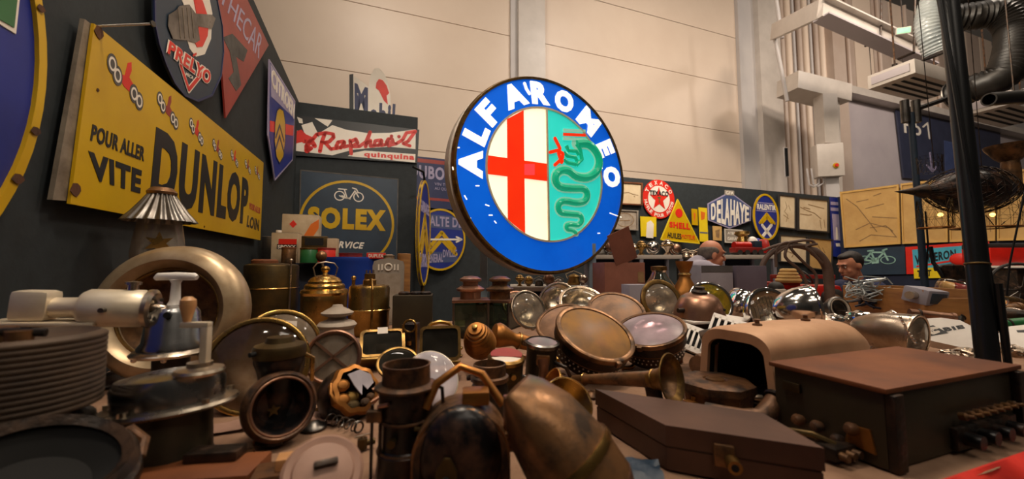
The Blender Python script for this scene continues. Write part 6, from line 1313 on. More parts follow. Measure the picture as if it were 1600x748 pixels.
S.text('T', [(c[0]-rr*.1, c[1]+rr*.1), (c[0]+rr*.1, c[1]+rr*.1), (c[0]+rr*.1, c[1]-rr*.2), (c[0]-rr*.1, c[1]-rr*.2)], 'en_green', .017, .02, .03, local=True)
S.arc('TEXACO', c, rr*.84, rr*.2, rr*.2, [150, 126, 102, 78, 54, 30], 'en_white', .01, .014, .03); S.arc('HUILE POUR AUTOS', c, rr*.84, rr*.18, rr*.15, [190+i*10.6 for i in range(16)], 'en_white', .01, .014, .03, flip=True)
S = back('enamel_sign', 'yellow triangular oil sign with red shell and lettering', (1063, 345), .25)
S.poly('plate', 'en_yellow', [(1058, 312), (1092, 380), (1032, 374)], 0, .012); S.strokes([[(1058, 312), (1092, 380), (1032, 374)]], .02, 'en_yellow_pale', .005, .015, name='rim', closed=True)
c = S.p(1060, 333); build(MB().poly(S.ell(c, .075, .075, 24), .012, .016), 'red_shell', 'en_red', S.root, smooth=False)
S.text('SHELL', [(1045, 346), (1077, 349), (1077, 359), (1045, 355)], 'en_red', .012, .016, .05); S.text('HUILES', [(1043, 363), (1063, 365), (1064, 374), (1042, 371)], 'en_black', .012, .016, .03); S.text('MOTEUR', [(1064, 366), (1085, 368), (1085, 375), (1064, 372)], 'en_red', .012, .016, .0)
build(MB().box((0, -.25, -.12), (.03, .03, .22)), 'bracket', 'black_steel', S.root, smooth=False)
for pts, m, lab, tx in (([(1080, 326), (1089, 327), (1090, 352), (1081, 351)], 'en_yellow', 'small narrow yellow plate right of triangular oil sign', 0), ([(1091, 324), (1104, 325), (1106, 378), (1093, 377)], 'en_yellow_pale', 'tall narrow yellow enamel plate left of hexagonal sign', 1)):
    S = back('enamel_sign', lab, pts[0], .03); S.poly('plate', m, pts, 0, .01); xa_, xb_ = pts[0][0]+3, pts[1][0]-3
    S.poly('figure', 'en_orange', [(xa_, pts[0][1]+6), (xb_, pts[0][1]+8), (xb_-1, pts[0][1]+18), (xa_+1, pts[0][1]+20)], .01, .012)
    if tx: S.poly('stripe', 'en_steel_blue', [(1093, 362), (1105, 363), (1105, 365), (1093, 364)], .01, .012)
S = back('enamel_sign', 'hexagonal steel-blue sign with tall white capitals on far wall', (1139, 327), .05)
hexo = [(1105, 318), (1133, 303), (1146, 304), (1173, 324), (1172, 345), (1139, 357), (1106, 344)]
S.poly('rim', 'en_lilac', hexo, 0, .012); cxh, cyh = 1139, 330
S.poly('plate', 'en_steel_blue', [((x-cxh)*.95+cxh, (y-cyh)*.93+cyh) for x, y in hexo], .010, .015)
S.poly('tab', 'en_grey', [(1132, 297), (1146, 298), (1146, 306), (1132, 305)], 0, .016); S.text('GFA', [(1133, 298.5), (1145, 299.5), (1145, 304.5), (1133, 304)], 'en_white', .016, .019, .02)
for ch, x0, x1, t0, t1, b0, b1 in (('D', 1110, 1117, 319, 315, 343, 345), ('E', 1119, 1125, 314, 312, 347, 349), ('L', 1126, 1131, 311, 310, 349, 351), ('A', 1131, 1139, 310, 311, 351, 353), ('H', 1140, 1147, 311, 313, 353, 352), ('A', 1147, 1155, 313, 317, 352, 350), ('Y', 1154, 1163, 316, 320, 350, 348), ('E', 1163, 1169, 321, 324, 347, 345)):
    S.text(ch, [(x0, t0), (x1, t1), (x1, b1), (x0, b0)], 'en_white', .015, .019, .03, name='letter')
S = back('enamel_sign', 'small grey lettered plate under the hexagonal sign', (1145, 369), .04)
S.poly('plate', 'en_grey', [(1131, 357), (1160, 359), (1160, 381), (1132, 379)], 0, .01); S.strokes([[(1132, 358), (1159.5, 360), (1159.5, 380), (1132.5, 378)]], .012, 'en_white', .008, .012, name='rim', closed=True)
S.text('ATELIER', [(1136, 362), (1156, 363), (1156, 367), (1136, 366)], 'en_white', .01, .013, .02); S.text('GARAGE', [(1136, 370), (1156, 371), (1156, 376), (1136, 375)], 'en_white', .01, .013, .02)
S = back('picture', 'small olive picture beside the grey lettered plate', (1120, 364), .04, 'picture')
S.poly('sheet', 'paper_tan', [(1113, 353), (1127, 354), (1127, 376), (1114, 375)], 0, .01); S.poly('sketch', 'ink_brown', [(1117, 360), (1124, 358), (1123, 372), (1118, 370)], .01, .011)
S = back('enamel_sign', 'oval blue and yellow road sign with chevrons and white cross', (1196, 338), .10)
c = S.p(1196, 339); rx = abs(S.p(1216, 341)[0]-c[0]); ry = abs(S.p(1196, 303)[1]-c[1])
build(MB().poly(S.ell(c, rx, ry), 0, .012), 'plate', 'en_blue', S.root, smooth=False); build(MB().ring(S.ell(c, rx, ry), S.ell(c, rx*.86, ry*.92), .006, .02), 'rim', 'en_yellow', S.root, smooth=False)
S.text('RALENTIR', [(1182, 318), (1211, 321), (1211, 329), (1182, 327)], 'en_white', .012, .016, .03); S.strokes([[(1181, 316), (1211, 319)], [(1181, 329), (1212, 331)]], .014, 'en_lilac', .012, .015, name='line')
S.strokes([[(1186, 348), (1197, 334), (1209, 349)], [(1190, 348), (1197, 340), (1205, 349)]], .05, 'en_yellow', .012, .017, name='chevron'); S.strokes([[(1190, 352), (1204, 370)], [(1204, 352), (1190, 370)]], .06, 'en_white', .012, .017, name='cross')
build(MB().box((0, -ry*.9, -.05), (.05, .05, .1)), 'bracket', 'black_steel', S.root, smooth=False)
def picture(mk, label, q, fr, pg, sk, fw=.05):
    S = mk('framed_picture', label, ((q[0][0]+q[2][0])/2, (q[0][1]+q[2][1])/2), .03, 'picture')
    L_ = [Vector(S.p(*x)) for x in q]; c = sum(L_, Vector((0, 0)))/4
    inn = [tuple(c+(p-c)*(1-fw*2.2)) for p in L_]
    build(MB().ring([tuple(p) for p in L_], inn, -.01, .025), 'frame', fr, S.root, smooth=False); build(MB().poly(inn, -.005, .006), 'sheet', pg, S.root, smooth=False)
    mb = MB(); rnd = random.Random(len(label)+int(q[0][0]))
    for ln in sk:
        mb.stroke([tuple(c + (L_[1]-L_[0])*(u-.5) + (L_[0]-L_[3])*(.5-v)) for u, v in ln], .016 if (L_[1]-L_[0]).length > .7 else .010, .006, .008)
    build(mb, 'drawing', 'ink_brown', S.root, smooth=False); return S
road = [[(.1, .3), (.3, .38), (.55, .45), (.75, .6)], [(.2, .3), (.4, .33)], [(.1, .5), (.35, .52), (.45, .5)], [(.35, .2), (.85, .28)], [(.72, .65), (.76, .9)], [(.85, .62), (.88, .85)]]
car_ = [[(.2, .55), (.3, .5), (.5, .45), (.65, .52), (.85, .56)], [(.25, .6), (.28, .62)], [(.7, .62), (.73, .62)]]
oval_ = [[(.5+.35*math.cos(i*.52), .5+.35*math.sin(i*.52)) for i in range(13)], [(.3, .55), (.7, .52)]]
fig_ = [[(.4, .2), (.5, .35), (.35, .5), (.55, .6), (.45, .8)], [(.3, .6), (.6, .7)], [(.6, .3), (.7, .45)]]
bike_ = [[(.12, .15), (.3, .3), (.5, .6), (.6, .75)], [(.3, .22), (.5, .2)], [(.45, .35), (.75, .3)], [(.25, .7), (.5, .6), (.8, .7), (.9, .85), (.5, .8), (.3, .9)], [(.5, .68), (.75, .66), (.85, .75)], [(.55, .5), (.95, .55)], [(.6, .15), (.72, .12)]]
picture(back, 'framed drawing of a car beside round oil sign', [(960, 283), (1003, 286), (1003, 321), (960, 319)], 'brown_top', 'paper_cream', car_)
picture(back, 'framed oval picture below the framed car drawing', [(955, 327), (996, 329), (996, 360), (955, 358)], 'en_grey', 'grey_dusty', oval_)
picture(back, 'narrow framed drawing on far wall right of oval sign', [(1216, 303), (1242, 306), (1242, 359), (1216, 356)], 'rubber', 'paper_cream', fig_, .035)
picture(back, 'wide framed drawing with red figure at the wall corner', [(1245, 307), (1294, 312), (1294, 364), (1245, 360)], 'rubber', 'paper_cream', road, .04)
picture(back, 'lower framed drawing behind the hoop at left', [(1217, 366), (1260, 369), (1260, 412), (1217, 409)], 'rubber', 'paper_cream', fig_, .03)
picture(back, 'lower tan framed drawing behind the hoop at right', [(1262, 370), (1300, 374), (1299, 424), (1262, 419)], 'rubber', 'paper_tan', fig_, .03)
S = back('poster', 'yellow-green poster above the chrome lamps with pale bust', (1012, 354), .03, 'poster')
S.poly('sheet', 'en_yellow_pale', [(1000, 338), (1025, 339), (1025, 370), (1001, 369)], 0, .008); S.poly('figure', 'en_white', [(1010, 348), (1016, 344), (1021, 350), (1020, 372), (1009, 371)], .008, .011)
S = back('banner', 'tall narrow blue banner with pale bottle picture at wall corner', (1306, 350), .04, 'banner')
S.poly('sheet', 'en_blue', [(1296, 308), (1311, 309), (1317, 403), (1300, 400)], 0, .01); S.poly('panel', 'en_lilac', [(1299, 334), (1310, 335), (1313, 376), (1302, 375)], .01, .013)
S.poly('bottle_picture', 'en_white', [(1305, 355), (1307, 355), (1309, 374), (1305, 374)], .013, .015); S.poly('band', 'en_lilac', [(1297, 315), (1310, 316), (1310, 321), (1297, 320)], .01, .013); S.poly('band', 'en_lilac', [(1297, 324), (1310, 325), (1310, 330), (1297, 329)], .01, .013)
S.poly('seal', 'en_white', [(1305, 380), (1311, 380), (1312, 385), (1306, 385)], .01, .013)
# ------------------------------------------------------------------ right wall
RO = E(RWA, 0, 0)
def rightw(name, label, c, off=.012, cat='sign'): return Sign(name, label, cat, RO, -E2, -E1, c, off=off)
picture(rightw, 'large yellow framed drawing of bicycles, nearest the corner', [(1313, 300), (1405, 288), (1408, 381), (1320, 387)], 'wood_yellow', 'paper_tan', bike_, .03)
picture(rightw, 'second large yellow framed drawing, behind the thin stand', [(1408, 287), (1480, 279), (1482, 378), (1411, 381)], 'wood_yellow', 'paper_tan', fig_, .03)
picture(rightw, 'third large yellow framed drawing, behind the black pole', [(1483, 278), (1556, 270), (1556, 376), (1485, 378)], 'wood_yellow', 'paper_tan', road, .03)
picture(rightw, 'fourth large yellow framed drawing, at the right edge', [(1559, 269), (1660, 258), (1658, 374), (1559, 376)], 'wood_yellow', 'paper_tan', fig_, .03)
S = rightw('bicycle_sign', 'dark green board with pale bicycle under yellow drawings', (1378, 407), .03)
S.poly('board', 'en_slate', [(1326, 389), (1414, 385), (1416, 428), (1330, 430)], 0, .012)
for x in (1352, 1388):
    c = S.p(x, 406); r = abs(S.p(x+13, 406)[0]-c[0]); build(MB().ring(S.ell(c, r*.95, r*.62*1.0, 28), S.ell(c, r*.82, r*.53, 28), .012, .016), 'bicycle_wheel', 'en_mint', S.root, smooth=False)
S.strokes([[(1352, 406), (1362, 394), (1382, 394), (1368, 408), (1352, 406)], [(1362, 394), (1368, 408)], [(1388, 406), (1380, 391), (1386, 389)], [(1357, 392), (1365, 391)]], .03, 'en_mint', .012, .016, name='bicycle_frame'); S.poly('crank_case', 'en_mint', [(1362, 403), (1374, 402), (1374, 411), (1363, 412)], .012, .016)
S = rightw('enamel_sign', 'turquoise sign with dark capitals and red ball behind the stand', (1480, 405), .03)
S.poly('red_edge', 'en_red', [(1415, 386), (1546, 376), (1546, 425), (1417, 428)], 0, .010); S.poly('turquoise_field', 'en_turq', [(1426, 390), (1540, 381), (1543, 415), (1428, 419)], .010, .014); S.poly('yellow_strip', 'en_yellow_pale', [(1428, 419), (1543, 415), (1544, 432), (1429, 435)], .010, .014)
S.text('VIGNERON', [(1430, 399), (1494, 389), (1495, 402), (1431, 414)], 'en_black', .014, .018, .035); S.strokes([[(1434, 416), (1490, 407)]], .03, 'en_red', .014, .017, name='underline')
c = S.p(1501, 405); build(MB().ball((c[0], c[1], .02), .13, None, 20, (1, .8, .3)), 'red_ball', 'en_red', S.root)
S.text('TOT', [(1434, 422), (1456, 421), (1456, 431), (1434, 433)], 'en_black', .014, .018, .04)
# red stall counter
q = at(1590, 415, 4.2); t = thing('red_counter', 'red stall counter with pale ledge at the right edge', 'counter', yawM(Vector((q.x+.35, q.y, 0)), -4)); zl = zat(415, 4.2); zt_ = zat(386, 4.2)
build(MB().box((.15, .25, (zl+zt_)/2), (1.25, .3, zt_-zl), bev=.01), 'red_panel', 'red_paint', t); build(MB().box((.15, .1, zl-.012), (1.3, .7, .024), bev=.004), 'ledge', 'white_metal', t); build(MB().box((.15, .15, (zl-.03)/2), (1.25, .55, zl-.03), bev=.006), 'dark_front', 'dark_iron', t)
build(MB().box((.05, .25, zt_+.02), (1.1, .25, .06), bev=.015), 'dark_cushion', 'rubber', t)
q = at(1596, 452, 3.6); t = thing('spoked_wheel', 'dark spoked wheel leaning at the right edge', 'wheel', frame(q, (-.25, -1, .1))); build(MB().torus(.24, .014, None, 44, 8), 'rim', 'rubber', t)
for i in range(10): a = i*math.pi/5; build(MB().tube([(0, 0, 0), (.235*math.cos(a), .235*math.sin(a), 0)], .003, 5), 'spoke', 'nickel_dark', t)
build(MB().cyl(.03, -.03, .03, 14), 'hub', 'dark_iron', t); build(MB().box((0, -.55, 0), (.03, .62, .03)), 'stand', 'dark_iron', t, smooth=False)
# ================================================================== HALL FITTINGS
def bar(mb, p, q, w, h, up=UP):
    p, q = Vector(p), Vector(q); z = (q-p); L = z.length; M = frame(p, z, x=up); return mb.box((0, 0, L/2), (h, w, L), M)
HD = 10.5
t = thing('steel_frame_beam', 'pale steel cantilever beam frame high on the hall wall', 'beam', Matrix.Translation(at(1208, 50, HD))); o_ = at(1208, 50, HD)
A_, B_, C_ = at(1208, 50, HD)-o_, at(1282, 14, 8.6)-o_, at(1452, 92, 9.6)-o_
def extr(px, py, d): return at(px, py, d)-o_
build(bar(MB(), A_, B_, .12, .42), 'end_beam', 'white_metal', t, smooth=False); build(bar(MB(), B_, C_, .12, .42), 'long_beam', 'white_metal', t, smooth=False)
build(bar(MB(), B_-Vector((0, 0, .2)), C_-Vector((0, 0, .2)), .36, .04), 'lower_flange', 'hall_lilac', t, smooth=False); build(bar(MB(), B_+Vector((0, 0, .2)), C_+Vector((0, 0, .2)), .36, .04), 'upper_flange', 'white_metal', t, smooth=False)
build(MB().tube([extr(1210, 55, HD), extr(1220, 105, HD), extr(1230, 158, HD)], .05, 8), 'drop_pipe', 'hall_grey', t); build(MB().tube([extr(1213, 0, HD), extr(1222, 60, HD)], .05, 8), 'drop_pipe', 'hall_grey', t)
t = thing('cable_channel', 'white boxed cable trunk running above the electrical cabinet', 'trunking', Matrix.Translation(at(1232, 140, 11))); o_ = at(1232, 140, 11)
build(bar(MB(), extr(1230, 132, 11), extr(1312, 152, 11.4), .7, .52), 'trunk', 'white_metal', t, smooth=False); build(bar(MB(), extr(1289, 150, 11), extr(1293, 226, 11), .36, .42), 'drop_trunk', 'white_metal', t, smooth=False); build(bar(MB(), extr(1305, 160, 11.2), extr(1310, 300, 11.2), .14, .14), 'rail', 'white_metal', t, smooth=False)
o_ = at(1292, 252, 10.8); t = thing('electrical_cabinet', 'white electrical cabinet with small red switch on hall wall', 'cabinet', Matrix.Translation(o_) @ Matrix.Rotation(math.radians(-14), 4, 'Z')); k = mpp(10.8)
build(MB().box((0, 0, 0), (36*k, 22*k, 52*k), bev=.02), 'body', 'white_metal', t); sw = build(MB().lathe([(0, 0), (4*k, 0), (4*k, 2*k), (0, 2*k)], 16, frame((6*k, -11*k, -10*k), (0, -1, 0))), 'switch_plate', 'en_yellow', t); build(MB().cyl(2.4*k, 2*k, 4*k, 12, frame((6*k, -11*k, -10*k), (0, -1, 0))), 'switch_knob', 'en_red', sw)
for dx in (-12, -6): build(MB().tube([(dx*k, 0, -26*k), (dx*k, 0, -34*k), ((dx-8)*k, 0, -40*k), ((dx-14)*k, 0, -36*k), ((dx-16)*k, 0, -10*k)], 1.4*k, 6), 'conduit', 'hall_grey', t)
build(MB().box((6*k, 4*k, -44*k), (18*k, 8*k, 36*k)), 'lower_trunk', 'hall_grey', t, smooth=False)
o_ = at(1229, 253, 11.3); t = thing('wall_slot', 'short dark slot strip on the white hall column', 'vent', Matrix.Translation(o_)); build(MB().box((0, 0, 0), (.07, .05, .85)), 'slot', 'black_steel', t, smooth=False); build(MB().box((0, .03, 0), (.11, .02, .9)), 'frame', 'hall_grey', t, smooth=False)
# air diffusers
for lab, px, py, d in (('white ceiling air diffuser with black slots left of pole', 1432, 128, 6.4), ('white ceiling air diffuser with black slots right of pole', 1572, 172, 6.6)):
    t = thing('air_diffuser', lab, 'vent', ROT.copy()); t.matrix_world = Matrix.Translation(at(px, py, d)) @ ROT
    build(MB().box((0, 0, .0), (1.5, .62, .24), bev=.015), 'casing', 'white_metal', t); build(MB().box((-.76, 0, .0), (.02, .5, .13), bev=.003), 'end_panel', 'hall_lilac', t)
    for i in range(4): build(MB().box((.05, -.2+.12*i, -.121), (1.3, .045, .01)), 'slot', 'black_hole', t, smooth=False)
    for sx in (-.6, .6): build(MB().cyl(.012, .12, 3.2, 6, Matrix.Translation((sx, 0, 0))), 'hanger', 'rust_brown', t); 
    for sx in (-.6, .6): build(MB().box((sx, 0, .16), (.06, .06, .10), bev=.01), 'hook', 'dark_iron', t)
# ducts
def duct(name, label, pts, r, m, band=.018):
    P = [Vector(at(*q)) for q in pts]; t = thing(name, label, 'duct', Matrix.Translation(P[0])); P = [p-P[0] for p in P]
    sm = []
    for i in range(len(P)-1):
        p0, p1, p2, p3 = [P[max(0, min(len(P)-1, i+j))] for j in (-1, 0, 1, 2)]; n = max(4, int((p2-p1).length/(r*.13)))
        for s_ in range(n):
            u = s_/n; sm.append(.5*((2*p1)+(p2-p0)*u+(2*p0-5*p1+4*p2-p3)*u*u+(3*p1-p0-3*p2+p3)*u*u*u))
    sm.append(P[-1]); build(MB().tube(sm, [r*(1.0 if i % 2 else .90) for i in range(len(sm))], 20), 'hose', m, t, ang=60)
    for e in (0, -1): build(MB().torus(r*1.02, r*.07, frame(sm[e], (sm[e]-sm[e-1 if e else 1])), 24, 6), 'clamp', 'nickel_dark', t)
    return t
duct('flexible_duct', 'glossy black corrugated duct curling down at upper right', [(1485, 30, 5.2), (1520, 26, 5.1), (1560, 22, 5.0), (1584, 46, 4.9), (1580, 90, 4.8), (1562, 122, 4.8), (1520, 138, 5.0), (1490, 150, 5.2)], .185, 'duct_black')
duct('flexible_duct', 'upper black corrugated duct crossing behind the pole', [(1470, 20, 5.6), (1500, 4, 5.6), (1540, -6, 5.6), (1580, -20, 5.6)], .19, 'duct_black')
duct('flexible_duct', 'black corrugated duct hanging at the top right corner', [(1598, -20, 5.2), (1602, 40, 5.2), (1600, 90, 5.2), (1598, 118, 5.3)], .16, 'duct_black')
duct('flexible_duct', 'white plastic covered duct left of the black pole', [(1472, -20, 5.0), (1456, 10, 5.0), (1452, 45, 5.0), (1466, 84, 5.0)], .15, 'plastic_film')
o_ = at(1585, 152, 4.35); t = thing('duct_collar', 'short dark pipe below the curling black duct', 'pipe', frame(o_, (1, .1, .12))); build(MB().lathe([(.06, -.35), (.075, -.35), (.075, .4), (.06, .4)], 16), 'pipe', 'duct_black', t); build(MB().torus(.08, .012, Matrix.Translation((0, 0, .1)), 20, 6), 'ring', 'nickel_dark', t); build(MB().cyl(.008, 0, 2.6, 6, frame((.0, 0, 0), (0.1, 0, 1)) if False else t.matrix_world.inverted() @ Matrix.Translation(o_)), 'hanger', 'dark_iron', t)
o_ = at(1411, 48, 8.9); t = thing('exit_light', 'small green exit light behind the pale beam', 'light', frame(o_, (-.3, -1, -.2))); build(MB().box((0, 0, 0), (.3, .16, .05), bev=.01), 'housing', 'white_metal', t); build(MB().box((0, 0, .026), (.26, .12, .006)), 'panel', 'exit_green', t, smooth=False); build(MB().cyl(.012, 0, 2.2, 6, t.matrix_world.inverted() @ Matrix.Translation(o_)), 'hanger', 'dark_iron', t)
for lab, p, q in (('thin dark rod jutting left below the pale beam', (1352, 72, 9.4), (1376, 62, 9.0)), ('thin dark rod jutting left of first diffuser', (1404, 92, 8.6), (1428, 82, 8.2))):
    a = at(*p); t = thing('hanger_rod', lab, 'rod', Matrix.Translation(a)); build(MB().tube([(0, 0, 0), at(*q)-a], .03, 8), 'rod', 'dark_iron', t); build(MB().tube([at(p[0]+6, p[1]-2, p[2])-a, at(p[0]+10, p[1]+50, p[2])-a], .008, 6), 'wire', 'dark_iron', t); build(MB().tube([at(*q)-a, at(q[0]+2, q[1]-90, q[2])-a], .02, 6), 'drop', 'dark_iron', t)
# gate sign
S = Sign('gate_sign', 'dark blue hanging gate sign with pale number and arrow', 'sign', E(0, HW-.15, 0), E1, -E2, (1450, 230))
S.poly('board', 'gate_navy', [(1398, 172), (1560, 205), (1560, 292), (1410, 278)], 0, .06)
S.poly('picture', 'en_steel_blue', [(1472, 220), (1490, 224), (1490, 275), (1474, 272)], .06, .07)
[S.text(c_, q_, 'en_white', .06, .075, .0, name='letter') for c_, q_ in (('F', [(1408, 183), (1420, 186), (1421, 211), (1410, 208)]), ('5', [(1424, 187), (1435, 190), (1436, 214), (1425, 211)]))]; S.strokes([[(1439, 199), (1446, 193), (1449, 217)]], .07, 'en_white', .06, .075, name='letter'); S.strokes([[(1450, 240), (1453, 268)], [(1445, 259), (1453, 268), (1459, 262)]], .10, 'en_lilac', .06, .075, name='arrow')
# thin stand with boom
b_ = foot(1446, 3.0, 0, 440); tp = at(1423, 176, 3.0)
t = thing('thin_stand', 'thin dark pole stand with clamp and boom rod', 'stand', Matrix.Translation(Vector((b_.x, b_.y, 0))))
build(MB().tube([(0, 0, 0), tp-t.location], [.026, .020], 12), 'pole', 'en_slate', t); R_t = tp-t.location
for dx in (-.045, .045): build(MB().cyl(.028, -.08, .10, 14, Matrix.Translation(R_t+Vector((dx, 0, 0)))), 'clamp', 'nickel_dark', t)
build(MB().tube([R_t+Vector((.05, 0, .03)), at(1490, 150, 2.85)-t.location], .018, 8), 'boom', 'black_steel', t)
for a in (0.3, 2.4, 4.5): build(MB().tube([(0, 0, .25), (.3*math.cos(a), .3*math.sin(a), .01)], .012, 8), 'foot_leg', 'black_steel', t)
build(MB().tube([at(1446, 330, 2.96)-t.location, at(1450, 380, 2.96)-t.location, at(1447, 430, 2.97)-t.location], .006, 6), 'cord', 'black_steel', t)
# boom microphone arm like tool near it
a0 = at(1454, 385, 2.75); t = thing('bench_vice', 'black bent clamp arm beside the thin stand', 'vice', Matrix.Translation(a0))
build(MB().tube([(0, 0, 0), at(1458, 410, 2.75)-a0, at(1466, 420, 2.72)-a0, at(1478, 440, 2.7)-a0], .012, 8), 'arm', 'black_steel', t); build(MB().tube([at(1460, 419, 2.75)-a0, at(1490, 418, 2.7)-a0], [.02, .03], 12), 'handle', 'black_steel', t)
q_ = at(1490, 425, 2.68)-a0; build(MB().box(q_, (.09, .07, .10), bev=.012), 'body', 'dark_iron', t); build(MB().cyl(.022, TZ-a0.z, q_.z, 12, Matrix.Translation((q_.x, q_.y, 0))), 'post', 'dark_iron', t)
# wire mesh airship lamp
LD = 2.6; o_ = at(1517, 297, LD); t = thing('wire_lamp', 'dark wire mesh airship-shaped hanging lamp with glowing bulbs', 'lamp', Matrix.Translation(o_)); k = mpp(LD)
def wire(prof, seg, M=None, th=.003, keep=None):
    m0 = MB().lathe(prof, seg, M); bm = bmesh.new(); vv = [bm.verts.new(v) for v in m0.v]
    for f in m0.f:
        try: bm.faces.new([vv[i] for i in f])
        except ValueError: pass
    bmesh.ops.triangulate(bm, faces=bm.faces); bmesh.ops.wireframe(bm, faces=bm.faces, thickness=th, use_even_offset=False, use_replace=True)
    bm.verts.index_update(); r = MB().add([tuple(v.co) for v in bm.verts], [tuple(v.index for v in f.verts) for f in bm.faces]); bm.free(); return r
AX = frame((0, 0, 0), (1, 0, .02))
prof = [(0.001, -80*k)] + [(38*k*math.sin(math.pi*(i+.35)/13.7)**.8, (-78+156*i/13)*k) for i in range(14)] + [(.001, 79*k)]
build(wire(prof, 26, AX, .0035), 'mesh_hull', 'dark_iron', t, smooth=False)
build(MB().lathe([(0.0, -70*k)] + [(33*k*math.sin(math.pi*(i+.5)/12)**.8, (-66+132*i/11)*k) for i in range(12)] + [(0, 70*k)], 24, AX), 'inner_lining', 'black_lacquer', t)
build(MB().lathe([(0, -122*k), (1*k, -118*k), (6*k, -90*k), (12*k, -74*k), (0, -72*k)], 12, AX), 'nose_spike', 'dark_iron', t)
for cxl, w, hh_ in ((-65, 20, 34), (14, 38, 34)):
    mz = Matrix.Translation((cxl*k, -.02, -26*k-hh_*k)); bk_ = build(wire([(w*k*.96, hh_*k*1.3), (w*k, hh_*k*.9), (w*k*1.03, hh_*k*.45), (w*k, 0), (w*k*.5, -.002)], 18, mz, .003), 'basket', 'brass_dark', t, smooth=False)
    build(MB().torus(w*k, .004, mz, 30, 6), 'basket_ring', 'amber_brass', bk_); build(MB().ball((cxl*k+ (8*k if cxl > 0 else 6*k), -.03, -40*k), 3.2*k, None, 14), 'bulb', 'lamp_glow', t)
build(wire([(14*k, 34*k), (14*k, 48*k), (15*k, 60*k)], 14, Matrix.Translation((-62*k, 0, -6*k)), .003), 'mesh_turret', 'dark_iron', t, smooth=False)
build(MB().lathe([(10*k, 10*k), (11*k, 45*k), (10*k, 60*k), (16*k, 66*k), (26*k, 82*k), (27*k, 86*k), (24*k, 86*k), (9*k, 66*k), (8*k, 12*k), (0, 10*k)], 24, Matrix.Translation((66*k, 0, -14*k))), 'funnel', 'rust_copper', t)
for dx in (-55, 20): build(MB().tube([(dx*k, 0, 34*k), (dx*k*1.1, .0, 330*k)], .0025, 5), 'hanging_wire', 'dark_iron', t)
build(MB().tube([(44*k, -.02, -50*k), (30*k, -.02, -62*k), (20*k, 0, -40*k)], .003, 5), 'cord', 'dark_iron', t)
# sloping black cable stay at right
a0 = at(1600, 305, 2.25); t = thing('stay_cable', 'thin slanting dark cable at the right edge', 'cable', Matrix.Translation(a0)); build(MB().tube([at(1625, 230, 2.25)-a0, (0, 0, 0), at(1578, 410, 2.27)-a0, at(1572, 470, 2.27)-a0], .005, 6), 'cable', 'black_steel', t); build(MB().ball(at(1572, 470, 2.27)-a0, .012, None, 8), 'end_clip', 'dark_iron', t)
